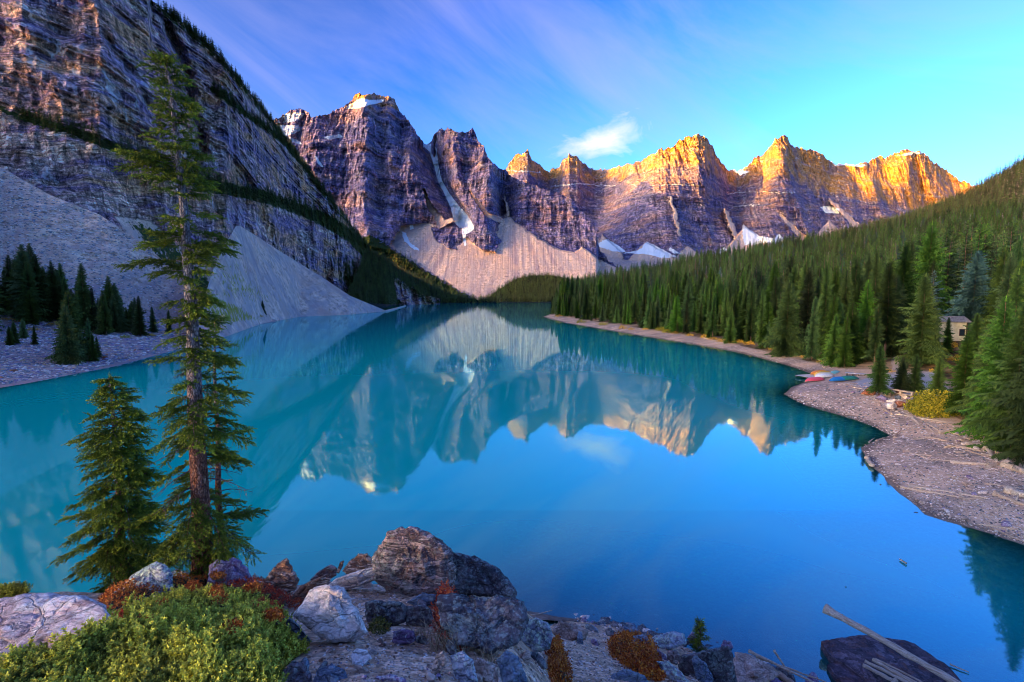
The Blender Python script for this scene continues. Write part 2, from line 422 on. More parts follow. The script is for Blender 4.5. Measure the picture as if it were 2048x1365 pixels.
def masksB(px, py, X, Y, Z):
    scree = soft(footB(px) - py, 6)
    n = fbm(px / 12, py / 6, 0.3, 3) * 6
    for ax, ay, l, r_, b in cones:
        f = np.clip((py - ay) / (b - ay), 0, 1)
        scree = np.maximum(scree, soft(np.maximum(np.abs(px - (ax + ((l + r_) / 2 - ax) * f)) - f * (r_ - l) / 2 * 0.9, ay - py) + n * 0.5, 4))
    for pts in ([(1340, 395, 3), (1350, 430, 4), (1360, 470, 3)], [(1560, 430, 3), (1600, 470, 6), (1620, 490, 8)], [(1450, 420, 3), (1462, 450, 6), (1475, 480, 4)], [(1660, 400, 3), (1690, 430, 5), (1720, 460, 7)]):
        scree = np.maximum(scree, strip(px + n, py, pts) * 0.8)
    snow = np.zeros_like(px)
    for poly in ([(1195, 486), (1215, 478), (1240, 494), (1256, 506), (1225, 503), (1198, 494)], [(1244, 507), (1278, 500), (1293, 484), (1312, 492), (1338, 506), (1358, 515), (1330, 517), (1290, 509)], [(1335, 500), (1342, 495), (1362, 508), (1350, 509)],
                 [(1432, 505), (1450, 494), (1455, 500), (1440, 512)], [(1486, 448), (1500, 460), (1520, 472), (1560, 478), (1572, 486), (1530, 486), (1490, 492), (1484, 470)], [(1545, 478), (1560, 468), (1572, 484)], [(1640, 415), (1655, 412), (1680, 418), (1678, 428), (1650, 426)], [(1650, 460), (1662, 465), (1656, 472)],
                 [(1662, 322), (1700, 325), (1738, 330), (1720, 335), (1690, 332), (1666, 331)], [(1785, 312), (1830, 303), (1850, 307), (1815, 312)], [(1450, 330), (1478, 340), (1505, 344), (1480, 352)]):
        snow = np.maximum(snow, soft(sd_poly(px + n * 0.6, py + n * 0.3, poly), 3))
    for pts in ([(1455, 388, 1.2), (1500, 384, 1.0), (1560, 386, 1.2), (1590, 385, 1.0)], [(1465, 415, 1), (1520, 410, 1.5)], [(1110, 372, 1.5), (1160, 368, 1.5), (1230, 372, 1.2)], [(1010, 342, 1.4), (1080, 344, 1.8)], [(1300, 372, 1.0), (1340, 370, 1.4), (1400, 372, 1.2)]):
        snow = np.maximum(snow, strip(px, py + n * 0.6, pts) * 0.75)
    high = sstep(405, 330, py + (px - 1400) * 0.02)
    snow = np.maximum(snow, 0.50 * high * sstep(0.0, 0.35, fbm(px / 9, py / 5, 4.4, 4, 0.6)) * sstep(1090, 1120, px))
    aux = sstep(0.0, 0.5, fbm(px / 60, py / 30, 7.4, 3)) * 0.5
    return dict(scree=scree, snow=snow, veg=np.zeros_like(px), aux=aux)
def reliefB(px, py, X, Y, Z, M):
    ro = 1 - 0.9 * np.clip(M['scree'], 0, 1)
    xx = X + 0.3 * Y
    d = -230 * (ridged(xx / 900, Z / 2600, 0.4, 2) - 0.5)
    d += -90 * (ridged(xx / 300 + 0.25 * fbm(xx / 200, Z / 200, 3, 2), Z / 1100, 2.1, 3) - 0.5)
    d += -56 * (ridged(xx / 95, Z / 300, 5.1, 4, 0.6) - 0.5)
    d += 14 * fbm(X / 40, Z / 25, 8.8, 3) - 20 * (ridged(xx / 34, Z / 90, 3.3, 3, 0.6) - 0.5)
    up_ = sstep(0, 1, (footB(px) - py) / np.maximum(footB(px) - skyB(px), 10))
    d += 15 * np.clip(skyB(px) - np.interp(px, [990, 1140, 1400, 1560, 1830, 2100], [300, 300, 273, 278, 305, 340]), 0, 70) * up_
    wz = Z + 22 * fbm(X / 400, Z / 400, 1.2, 2) - 0.03 * X
    d += 60 * ledges(wz, 88, 0.35) + 22 * ledges(wz + 9, 27, 0.3)
    # the shaded flute that cuts the rightmost dome
    d += 120 * np.clip(strip(px, py, [(1828, 312, 4), (1832, 340, 8), (1842, 385, 6)]), 0, 1)
    return d * ro
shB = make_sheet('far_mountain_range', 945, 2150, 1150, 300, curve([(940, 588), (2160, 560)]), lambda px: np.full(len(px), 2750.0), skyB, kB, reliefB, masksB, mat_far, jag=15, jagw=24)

# ---------------------------------------------------------------- the two dark peaks on the left of the valley head
skyA = curve([(470, 275), (520, 262), (548, 238), (570, 225), (595, 222), (612, 226), (622, 234), (680, 220), (690, 207), (702, 203), (712, 192), (722, 193), (735, 187), (760, 195), (775, 198), (790, 202), (800, 226), (815, 238), (830, 262), (845, 287), (855, 288), (875, 268), (895, 258), (915, 268), (925, 264), (935, 264), (945, 262), (955, 280), (970, 303), (985, 325), (1005, 340), (1015, 350), (1050, 364), (1085, 378), (1110, 385), (1150, 410), (1180, 435), (1192, 465), (1200, 500), (1215, 522), (1250, 545), (1300, 570), (1360, 592)])
topScree = curve([(470, 575), (740, 565), (790, 470), (805, 452), (850, 446), (880, 452), (905, 490), (935, 476), (965, 492), (985, 498), (1000, 450), (1012, 430), (1040, 452), (1080, 478), (1120, 500), (1150, 505), (1165, 492), (1200, 520), (1240, 540), (1360, 580)])
def kA(px, py):
    k = np.where(py > topScree(px), 1.42, 0.52)
    k = k + 0.7 * sstep(0.0, 0.5, fbm(px / 80, py / 28, 2.7, 3)) * (py <= topScree(px))
    k = np.where((px > 1195) & (py > 540), 2.5, k)
    return k
def fanA(px, py):
    a1 = np.arctan2(px - 930, py - 400); a2 = np.arctan2(px - 1030, py - 360)
    a = np.where(px + (py - 480) * 0.4 < 985, a1 * 9, a2 * 11 + 40)
    return np.clip(0.35 + 1.1 * fbm(a, np.hypot(px - 980, py - 420) / 160, 0.3, 4, 0.6), 0, 1)
def masksA(px, py, X, Y, Z):
    n = fbm(px / 14, py / 7, 0.9, 3) * 8
    scree = soft(topScree(px + n) - py, 6)
    for poly in ([(862, 455), (900, 448), (925, 462), (922, 490), (900, 498), (870, 480)], [(935, 460), (975, 458), (1003, 480), (990, 505), (962, 500), (940, 480)], [(895, 495), (915, 482), (912, 500)]):
        scree *= 1 - soft(sd_poly(px + n * 0.7, py, poly), 3)
    for pts in ([(848, 380, 2), (860, 415, 5), (880, 440, 8)], [(940, 385, 2), (955, 405, 3), (975, 430, 4), (1000, 440, 6)], [(1010, 395, 2), (1016, 430, 4)], [(905, 440, 4), (880, 450, 8)]):
        scree = np.maximum(scree, strip(px + n * 0.6, py, pts))
    snow = strip(px, py, [(850, 288, 6), (866, 300, 8), (872, 330, 5), (880, 362, 4), (895, 390, 5), (908, 412, 8), (922, 438, 15), (935, 455, 13), (928, 468, 4), (930, 490, 2.5)])
    for poly in ([(688, 214), (705, 206), (722, 196), (738, 200), (770, 199), (765, 205), (735, 212), (715, 218), (690, 218)], [(570, 228), (595, 224), (612, 228), (600, 240), (575, 246), (552, 246)], [(628, 311), (634, 314), (646, 332), (644, 337), (636, 328)],
                 [(803, 463), (812, 466), (820, 485), (840, 500), (828, 500), (808, 482)], [(818, 452), (826, 450), (828, 458), (820, 460)], [(640, 275), (680, 268), (688, 275), (660, 280)], [(575, 272), (600, 283), (606, 290), (585, 286)]):
        snow = np.maximum(snow, soft(sd_poly(px + n * 0.3, py + n * 0.2, poly), 3))
    aux = soft(sd_poly(px, py, [(550, 250), (598, 250), (602, 262), (570, 275), (548, 262)]), 4)
    snow = np.maximum(snow, aux * 0.9)
    veg = soft(sd_poly(px + n, py, [(640, 560), (700, 480), (745, 470), (790, 500), (850, 540), (950, 600), (600, 610)]), 10)
    return dict(scree=scree * (1 - veg), snow=snow, veg=veg * 0.9, aux=np.where(scree > 0.4, fanA(px, py), 0.35 * sstep(0, 0.4, fbm(px / 50, py / 25, 2.2, 3))))
def reliefA(px, py, X, Y, Z, M):
    ro = 1 - 0.93 * np.clip(M['scree'], 0, 1)
    d = -170 * (ridged(X / 620, Z / 1900, 7.4, 2) - 0.5)
    d += -75 * (ridged(X / 210 + 0.3 * fbm(X / 150, Z / 150, 3, 2), Z / 800, 4.1, 3) - 0.5)
    d += -44 * (ridged(X / 66, Z / 260, 1.1, 4, 0.6) - 0.5)
    d += 11 * fbm(X / 28, Z / 18, 2.8, 3) - 15 * (ridged(X / 26, Z / 75, 6.3, 3, 0.6) - 0.5)
    wz = Z + 20 * fbm(X / 320, Z / 300, 9.2, 2) + 0.02 * X
    d += 52 * ledges(wz, 74, 0.4) + 18 * ledges(wz + 9, 23, 0.3)
    # couloir between the peaks and the deep corner beneath the summit wall
    g = strip(px, py, [(855, 290, 10), (872, 330, 12), (885, 370, 12), (905, 405, 14), (925, 440, 18)])
    d += 90 * g
    d += 230 * strip_s(px, py, [(846, 270, 40), (872, 330, 45), (900, 405, 40), (930, 460, 30)])
    d += 160 * strip_s(px, py, [(1008, 335, 30), (1012, 400, 30), (1010, 440, 20)])
    d += -150 * soft(sd_poly(px, py, [(735, 215), (790, 205), (830, 270), (860, 340), (900, 420), (850, 445), (800, 440), (770, 330)]), 60)
    d += -160 * soft(sd_poly(px, py, [(700, 475), (720, 440), (800, 440), (815, 470), (850, 530), (750, 520)]), 50)
    sc = np.clip(M['scree'], 0, 1)
    return d * ro + sc * 3 * fbm(X / 18, Z / 200, 1, 3)
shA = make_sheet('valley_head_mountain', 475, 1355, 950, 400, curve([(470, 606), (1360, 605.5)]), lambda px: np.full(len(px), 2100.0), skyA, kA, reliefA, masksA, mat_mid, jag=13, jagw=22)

# ---------------------------------------------------------------- the great tower that fills the left of the picture
crestT = curve([(-620, -520), (-300, -430), (0, -310), (200, -110), (300, 0), (340, 28), (400, 75), (440, 115), (480, 165), (515, 205), (545, 242), (575, 285), (600, 320), (625, 350), (650, 382), (670, 410), (690, 432), (712, 462), (740, 500), (765, 530), (800, 560), (850, 590), (900, 603)])
footT = curve([(-620, 150), (-300, 160), (0, 350), (100, 402), (200, 440), (290, 500), (370, 575), (430, 590), (475, 470), (500, 480), (560, 520), (640, 570), (700, 606), (770, 622), (900, 612)])
ledge1 = [(-60, 190), (40, 235), (130, 258), (200, 285), (285, 315), (345, 345), (420, 372), (520, 392), (580, 412), (640, 436), (700, 470), (740, 505)]
ledge2 = [(425, 178), (460, 205), (500, 235), (540, 262), (575, 292), (610, 335), (650, 390)]
def kT(px, py):
    d1, _ = pl_dist(px, py, ledge1)
    d2, _ = pl_dist(px, py, ledge2)
    k = np.full(np.shape(px), 0.34) + 0.55 * soft(d1 - 9, 10) + 0.45 * soft(d2 - 5, 8)
    k = k + 0.3 * (py < np.interp(px, [300, 425, 650], [150, 178, 390])) * (px > 300)
    k = np.where(py > footT(px) - 40, 0.8, k)
    return k
def masksT(px, py, X, Y, Z):
    n = fbm(px / 16, py / 8, 2.9, 3) * 10
    d1, at = pl_dist(px, py + n * 0.5, ledge1)
    veg = soft(d1 - np.interp(at, [0, 0.3, 0.5, 0.8, 1], [4, 9, 12, 12, 16]), 8)
    d2, _ = pl_dist(px, py + n * 0.5, ledge2)
    veg = np.maximum(veg, soft(d2 - 5, 6))
    dsk = py - crestT(px)
    veg = np.maximum(veg, 0.62 * soft(dsk - 18, 14) * (px > 300))
    veg = np.maximum(veg, 0.75 * soft(sd_poly(px + n, py, [(250, 440), (330, 460), (420, 560), (470, 600), (380, 600), (290, 490)]), 20))
    veg = np.maximum(veg, soft(sd_poly(px + n, py, [(690, 545), (730, 560), (800, 600), (800, 620), (700, 606)]), 14))
    scree = 0.9 * soft(sd_poly(px + n, py, [(220, 430), (300, 440), (400, 520), (470, 560), (480, 620), (300, 520)]), 20)
    # pale wash in the middle of the upper wall
    aux = soft(sd_poly(px + 2 * n, py + n, [(-100, -60), (150, -10), (190, 60), (230, 130), (330, 160), (420, 220), (330, 250), (200, 240), (100, 160), (-100, 130)]), 60)
    aux = np.maximum(aux, 0.8 * soft(sd_poly(px + n, py, [(400, 380), (450, 400), (520, 440), (560, 480), (480, 480), (430, 440)]), 20))
    aux = np.maximum(aux, 0.7 * soft(sd_poly(px + n, py, [(-60, 330), (60, 300), (180, 390), (200, 430), (60, 380)]), 40))
    return dict(scree=scree, snow=np.zeros_like(px), veg=veg, aux=aux)
def reliefT(px, py, X, Y, Z, M):
    s = Y / 500.0
    ro = (1 - 0.8 * np.clip(M['scree'], 0, 1)) * s
    q = X * 0.8 + Y * 0.6
    d = -44 * (ridged(q / 170, Z / 420, 3.4, 2) - 0.5)
    d += -17 * (ridged(q / 52 + 0.3 * fbm(X / 40, Z / 40, 3, 2), Z / 190, 6.1, 3) - 0.5)
    d += -6.0 * (ridged(q / 17, Z / 60, 2.1, 3) - 0.5)
    d += 2.2 * fbm(q / 6, Z / 5, 2.8, 3)
    wz = Z + 6 * fbm(q / 80, Z / 80, 9.2, 2) + 0.30 * q
    upper = sstep(0, 30, np.interp(px, [p[0] for p in ledge1], [p[1] for p in ledge1]) - py)
    d += (13 * ledges(wz, 17, 0.4) + 5.5 * ledges(wz + 9, 5.2, 0.3)) * (0.35 + 0.65 * upper)
    # deep cleft right of the main wall
    wb = 14 * fbm(px / 30, py / 30, 5.5, 3)
    d += 26 * strip_s(px + wb, py, [(318, 30, 12), (340, 70, 16), (370, 130, 18), (385, 200, 18), (400, 270, 16), (420, 330, 12)])
    d += 9 * strip_s(px + wb, py, [(200, 60, 14), (250, 130, 16), (300, 210, 16), (330, 270, 14)])
    return d * ro
shT = make_sheet('rock_tower_mountain', -600, 880, 1050, 620, footT, curve([(-620, 300), (0, 310), (200, 330), (330, 380), (450, 450), (560, 650), (640, 800), (700, 950), (760, 1120), (900, 1400)]), crestT, kT, reliefT, masksT, mat_tower, jag=5, jagw=18)

# ---------------------------------------------------------------- second scree cone, with its apex against the cliff
def zero_masks(px, **kw):
    d = dict(scree=np.ones_like(px), snow=np.zeros_like(px), veg=np.zeros_like(px), aux=np.zeros_like(px))
    d.update(kw); return d
def masksC(px, py, X, Y, Z):
    n = fbm(px / 16, py / 10, 4.9, 3) * 14
    veg = 0.5 * soft(sd_poly(px + n, py, [(430, 540), (475, 510), (520, 560), (560, 600), (520, 620), (430, 600)]), 60)
    veg = np.maximum(veg, 0.62 * soft(sd_poly(px + n, py, [(395, 600), (430, 590), (480, 615), (525, 640), (440, 650)]), 10))
    a = np.arctan2(px - 474, py - 430) * 16
    return zero_masks(px, veg=veg, aux=np.clip(0.3 + 1.0 * fbm(a, py / 120, 1.3, 4, 0.6), 0, 1))
shC = make_sheet('scree_cone', 392, 812, 330, 170, curve([(380, 695), (440, 678), (520, 649), (545, 644), (600, 634), (700, 630), (775, 623), (815, 611.5)]), None,
                 curve([(392, 640), (406, 604), (420, 560), (431, 525), (452, 486), (472, 452), (480, 452), (500, 464), (560, 503), (640, 552), (700, 592), (770, 621), (815, 610)]),
                 lambda px, py: np.where(py > 640, 3.0, 1.42), lambda px, py, X, Y, Z, M: 0.8 * fbm(X / 5, Y / 9, 1, 4) + 2.2 * fbm(X / 16, Z / 60, 5, 3), masksC, mat_bank, smoothk=2)

# ---------------------------------------------------------------- left bank: stony shore, bench, then the near scree cone
benchL = curve([(-560, 800), (-300, 740), (0, 655), (150, 650), (330, 642), (450, 640), (560, 642)])
def masksL(px, py, X, Y, Z):
    n = fbm(px / 22, py / 7, 6.9, 4) * 14
    bench = soft(benchL(px) - 20 - py, 20) * soft(py - curve([(-560, 880), (0, 745), (150, 722), (330, 690), (450, 664), (560, 640)])(px), 8)
    veg = bench * (0.28 + 0.5 * fbm(px / 40, py / 12, 3, 3))
    return zero_masks(px, veg=veg, aux=np.clip(0.1 + 0.8 * sstep(-110, 40, py - np.interp(px, [0, 330, 550], [560, 600, 640])) + 0.9 * fbm((px - py * 0.9) / 260, (py + px * 0.75) / 26, 1.3, 5, 0.65), 0, 1))
def reliefL(px, py, X, Y, Z, M):
    s = Y / 150
    return s * (0.9 * fbm(X / 2.2, Y / 2.2, Z / 2, 4, 0.6) + 2.2 * fbm(X / 14, Y / 14, 3, 3)) * sstep(-0.3, 1.0, Z)
shL = make_sheet('left_bank', -560, 552, 700, 300, curve([(-560, 930), (-300, 850), (0, 776), (60, 766), (150, 748), (230, 733), (330, 706), (440, 676), (520, 649), (560, 642)]), None,
                 curve([(-560, 20), (-300, 160), (0, 334), (60, 368), (100, 390), (200, 430), (290, 490), (370, 560), (450, 616), (552, 640)]),
                 lambda px, py: np.where(py > benchL(px), 9.0, 1.45), reliefL, masksL, mat_bank, smoothk=4)

# ---------------------------------------------------------------- wooded slope at the far left end of the lake and the wooded knoll
mfl, nt, out = new_mat('forest_floor')
co = objco(nt)
c = ramp(nt, noise_n(nt, co, 0.15, 6, 0.7), [(0.35, (0.005, 0.010, 0.004)), (0.6, (0.014, 0.018, 0.007)), (0.75, (0.07, 0.04, 0.02))])
principled(nt, out, c, 0.95, noise_n(nt, co, 0.8, 5, 0.7), 0.5)
zm = lambda px, py, X, Y, Z: zero_masks(px)
shF = make_sheet('wooded_slope', 690, 1000, 200, 70, curve([(690, 616), (775, 613), (800, 609.5), (830, 608), (880, 607), (1000, 606.2)]), None,
                 curve([(690, 614), (706, 575), (722, 530), (740, 510), (770, 520), (800, 540), (860, 570), (900, 588), (945, 600), (1000, 604)]),
                 lambda px, py: np.where(py > 606, 6.0, 1.3), lambda px, py, X, Y, Z, M: 6 * fbm(X / 60, Y / 60, 1, 3), zm, mfl)
shK = make_sheet('wooded_knoll', 940, 1330, 220, 70, curve([(940, 606), (1115, 606), (1330, 606)]), None,
                 curve([(940, 603), (975, 598), (1000, 578), (1030, 560), (1060, 552), (1100, 551), (1130, 556), (1160, 566), (1200, 570), (1330, 580)]),
                 lambda px, py: np.where(py > 603.5, 8.0, 3.0), lambda px, py, X, Y, Z, M: 5 * fbm(X / 60, Y / 60, 1, 3), zm, mfl)

# ---------------------------------------------------------------- eastern ridge behind the viewpoint: its shadow fills the valley, only the summits catch the sun
UH = np.array([-SUNH[1], SUNH[0]])
UH = np.array([0.572, -0.82]); UH /= np.linalg.norm(UH)
keys = []
for s, a, b in ((shA, 700, 232), (shA, 770, 246), (shA, 600, 212), (shB, 1050, 290), (shB, 1140, 338), (shB, 1240, 325), (shB, 1330, 340), (shB, 1400, 350), (shB, 1440, 345), (shB, 1540, 352), (shB, 1600, 372), (shB, 1700, 385), (shB, 1800, 385), (shB, 1900, 382)):
    yk = on_sheet(s, a, b)[1]; P = unproj(a, b, yk)
    Q = P[:2]
    keys.append((float(Q @ UH), float(P[2] + (26000 - Q @ SUNH) * math.tan(SUN_EL))))
keys.sort()
print('ridge keys', [(round(a), round(b)) for a, b in keys])
uu = np.linspace(-22000, 20000, 260); rr = np.linspace(-1, 1, 21)
hk = np.interp(uu, [k[0] for k in keys], [k[1] for k in keys])
hk = hk + 14 * fbm(uu / 130, 0.3, 0.7, 3)
ps = []
for q in rr:
    off = 26000 + q * 5000
    h = hk * (1 - abs(q)) ** 0.8 + (0 if abs(q) < 0.01 else 60 * fbm(uu / 300, q * 5, 2.0, 3) * (1 - abs(q)))
    ps.append(np.stack([SUNH[0] * off + UH[0] * uu, SUNH[1] * off + UH[1] * uu, h - 3], -1))
me = mesh_np('eastern_ridge', np.array(ps).reshape(-1, 3), grid_faces(21, 260), True, {'mask': np.tile([0., 0, 0, 0], (21 * 260, 1))})
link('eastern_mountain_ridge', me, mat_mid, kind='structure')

# ================================================================== THE LAKE
W = water_pt
lake_pts = [(-260, 40), (-120, 24), (-60, 17), (-14, 17), (0, 19.5)] + [W(*p) for p in [(1050, 1224), (1100, 1232), (1150, 1240), (1230, 1256), (1300, 1267), (1420, 1284), (1500, 1302), (1560, 1332), (1650, 1375)]] + \
    [(15, 15.5), (24, 10), (40, 8), (70, 8)] + [W(*p) for p in [(2300, 1190), (2048, 1090), (1985, 1070), (1930, 1054), (1850, 1030), (1815, 1000), (1780, 970), (1750, 940), (1732, 920), (1722, 895), (1745, 885), (1783, 872), (1740, 850), (1700, 836), (1650, 822), (1610, 811), (1567, 788), (1585, 775), (1612, 764), (1622, 748), (1600, 739), (1560, 727), (1480, 706), (1400, 691), (1350, 683), (1270, 670), (1200, 658), (1130, 646), (1086, 634), (1100, 630), (1108, 622), (1118, 614), (1130, 610), (1330, 607.5), (1330, 605.5), (960, 605.8), (830, 607.5), (800, 609), (775, 622), (700, 629), (600, 633), (520, 648), (440, 675), (330, 705), (230, 732), (150, 747), (60, 765), (0, 775), (-300, 850), (-560, 930)]]
LX = np.array(lake_pts)
def lake_sd(x, y):
    return sd_poly(x, y, lake_pts)

def rk(pts):                                     # photo column -> x/y ratio on the horizon
    return [((p[0] - CX) / FPX / (CP + 0.09 * SP), *p[1:]) for p in pts]
hill1 = rk([(900, 450, 2), (1110, 450, 8), (1200, 520, 22), (1350, 620, 48), (1500, 720, 80), (1650, 800, 110), (1780, 850, 140), (1900, 880, 166), (2048, 900, 195), (2300, 950, 260)])
hill2 = rk([(900, 1000, 0), (1110, 800, -5), (1500, 1050, 70), (1780, 1150, 190), (1850, 1180, 226), (1920, 1200, 272), (2048, 1250, 392), (2300, 1350, 560)])
def ground_right(x, y):
    sd = lake_sd(x, y)
    r = x / y
    a = [h[0] for h in hill1]; b = [h[0] for h in hill2]
    Y1 = np.interp(r, a, [h[1] for h in hill1]); z1 = np.interp(r, a, [h[2] for h in hill1])
    Y2 = np.interp(r, b, [h[1] for h in hill2]); z2 = np.interp(r, b, [h[2] for h in hill2])
    Ys = np.interp(r, [0.09, 0.2, 0.45, 0.6, 0.75, 0.9, 1.1, 1.5], [330, 270, 180, 140, 110, 80, 60, 50])
    f = np.clip((y - Ys) / (Y1 - Ys), 0, 1); g = np.clip((y - Y1) / (Y2 - Y1), 0, 1)
    hill = np.maximum(z1 - 2, 0) * f ** 1.35 + (z2 - z1) * g + (y > Y2) * (-(y - Y2) * 0.3)
    beach = np.where(sd > 0, 0.9 * (1 - np.exp(-np.maximum(sd, 0) / 5)) + 0.045 * np.clip(sd, 0, 50), np.maximum(-7, sd * 0.16))
    rough = 0.10 * fbm(x / 3.0, y / 3.0, 0.2, 3) * np.clip(sd * 0.5 + 0.6, 0.1, 1) + 0.8 * fbm(x / 25, y / 25, 1.2, 3) * sstep(12, 40, sd)
    # a gentle rise under the cabins
    rise = 5.5 * np.exp(-(((x / y) - 0.95) / 0.13) ** 2) * sstep(75, 105, y)
    return beach + hill * sstep(0, 12, sd) + rough + rise * (sd > 0)

near_keys = [(-0.95, [(0, 13.2), (3.2, 12.0), (6, 10.4), (9.5, 8.7), (13, 5), (18, -1), (30, -6)]),
             (-0.62, [(0, 13.2), (3.2, 12.0), (6, 10.5), (10, 8.6), (13.5, 5.5), (18, 0), (30, -6)]),
             (-0.35, [(0, 13.2), (3.4, 12.0), (6, 10.6), (9.6, 8.85), (12.5, 6), (18, 0), (30, -6)]),
             (-0.15, [(0, 13.2), (4, 11.6), (7, 10.0), (10.0, 8.7), (12.5, 6.5), (18.5, 0), (30, -5)]),
             (0.0, [(0, 13.2), (5, 10.9), (8, 9.2), (10.2, 8.05), (14, 4.2), (19.6, 0), (30, -4)]),
             (0.13, [(0, 13.2), (7, 8.9), (10.5, 6.7), (14, 4.3), (18, 1.3), (20.6, 0), (26, -1.6), (34, -5)]),
             (0.28, [(0, 13.2), (8, 8.1), (12, 5.0), (16, 2.3), (19.6, 0.1), (25, -1.3), (34, -5)]),
             (0.42, [(0, 13.2), (9, 7.2), (13, 3.8), (16.5, 1.3), (18.6, 0), (24, -1.2), (34, -5)]),
             (0.60, [(0, 13.2), (10, 6.0), (13, 3.0), (15, 1.2), (17.2, 0.0), (22, -1.0), (34, -5)]),
             (0.80, [(0, 13.2), (10, 5), (13, 1.8), (15.5, 0.0), (20, -1.0), (34, -5)]),
             (1.3, [(0, 13.2), (7, 4.5), (9, 1.5), (10.5, 0.0), (14, -1.0), (34, -5)])]
def ground_near(x, y):
    x = np.asarray(x, float); y = np.asarray(y, float)
    r = x / np.maximum(y, 0.3)
    zs = np.stack([np.interp(y, [k[0] for k in ks], [k[1] for k in ks]) for _, ks in near_keys], 0)
    rs = np.array([k[0] for k in near_keys])
    f = np.interp(r, rs, np.arange(len(rs)))
    i = np.clip(f.astype(int), 0, len(rs) - 2); w = f - i
    z = np.take_along_axis(zs, i[None], 0)[0] * (1 - w) + np.take_along_axis(zs, i[None] + 1, 0)[0] * w
    return z + 0.12 * fbm(x / 1.3, y / 1.3, 0.5, 4) + 0.03 * fbm(x / 0.25, y / 0.25, 2.5, 3)
def ground(x, y):
    x = np.asarray(x, float); y = np.asarray(y, float)
    return np.where(y < 25, ground_near(x, y), ground_right(x, y))
# ---------------------------------------------------------------- beach and forest ground on the right, going on under the water
mgr, nt, out = new_mat('beach_and_ground')
co = objco(nt)
ms = sepc(nt, attr(nt, 'mask').outputs['Color'])
s1 = noise_n(nt, co, 2.2, 6, 0.75); s2 = noise_n(nt, co, 0.25, 5, 0.6); s3 = noise_n(nt, co, 9.0, 3, 0.7)
g = ramp(nt, s1, [(0.36, (0.10, 0.065, 0.05)), (0.47, (0.46, 0.33, 0.26)), (0.56, (0.68, 0.50, 0.41)), (0.70, (0.88, 0.72, 0.62))])
g = mixc(nt, maprange(nt, s2, 0.4, 0.62, 0.0, 0.6), g, (0.30, 0.22, 0.17))
g = mixc(nt, maprange(nt, s3, 0.35, 0.6, 0.45, 0.0), g, (0.07, 0.05, 0.05))
fl = ramp(nt, noise_n(nt, co, 0.7, 6, 0.7), [(0.34, (0.018, 0.02, 0.010)), (0.52, (0.07, 0.045, 0.02)), (0.62, (0.20, 0.10, 0.03)), (0.72, (0.26, 0.19, 0.13))])
g = mixc(nt, maprange(nt, math_(nt, 'ADD', ms.outputs[2], math_(nt, 'MULTIPLY', math_(nt, 'SUBTRACT', s1, 0.5), 1.4)), 0.42, 0.6), g, fl)
g = mixc(nt, maprange(nt, noise_n(nt, co, 0.11, 5, 0.65), 0.42, 0.6, 0.0, 0.75), g, mixc(nt, 0.6, g, (0.95, 0.62, 0.40)))
_wet = math_(nt, 'ADD', attr(nt, 'mask').outputs['Alpha'], math_(nt, 'MULTIPLY', math_(nt, 'SUBTRACT', s2, 0.5), 0.8))
g = mixc(nt, maprange(nt, _wet, 0.25, 0.6, 0.0, 0.8), g, mixc(nt, 0.8, g, (0.05, 0.035, 0.035)))
g = mixc(nt, ms.outputs[0], g, ramp(nt, s1, [(0.35, (0.30, 0.29, 0.31)), (0.6, (0.44, 0.43, 0.46))]))
bed = ramp(nt, noise_n(nt, co, 1.6, 6, 0.75), [(0.32, (0.03, 0.05, 0.06)), (0.5, (0.10, 0.14, 0.13)), (0.66, (0.26, 0.29, 0.27))])
g = mixc(nt, ms.outputs[1], g, bed)
principled(nt, out, g, 0.9, math_(nt, 'ADD', s1, math_(nt, 'MULTIPLY', s3, 0.4)), 0.04, 1.0, spec=0.15)

forest_edge = curve([(1080, 624), (1105, 630), (1200, 645), (1330, 663), (1450, 684), (1540, 706), (1620, 724), (1690, 738), (1760, 740), (1870, 742), (1895, 765), (1905, 830), (1990, 885), (2048, 905), (2200, 955), (2500, 1050)])
gxr = np.linspace(-0.02, 1.75, 520); gy = np.geomspace(20.5, 1500, 620)
R_, Y_ = np.meshgrid(gxr, gy); X_ = R_ * Y_
Zg = ground_right(X_, Y_)
sd = lake_sd(X_, Y_)
LUT_R = (gxr, np.log(gy), Zg)
gp, gq = project(X_, Y_, Zg)
forest = soft(gq - forest_edge(gp), 10) * (sd > 3)
ramp_m = soft(sd_poly(gp, gq, [(1700, 768), (1760, 748), (1870, 745), (1895, 780), (1880, 812), (1860, 800), (1800, 790), (1740, 780)]), 4) * (sd > 1)
path_m = strip(gp, gq, [(1795, 745, 9), (1790, 725, 8), (1800, 706, 6), (1830, 700, 5)]) * 0.7
forest *= 1 - path_m
A = np.stack([np.maximum(ramp_m, path_m * 0.6), soft(sd + 0.15, 0.5), forest, np.exp(-np.maximum(sd, 0) / 0.9) * (sd > -1)], -1)
me = mesh_np('beach', np.stack([X_, Y_, Zg], -1).reshape(-1, 3), grid_faces(*X_.shape), True, {'mask': A.reshape(-1, 4)})
link('beach_ground', me, mgr, kind='structure')

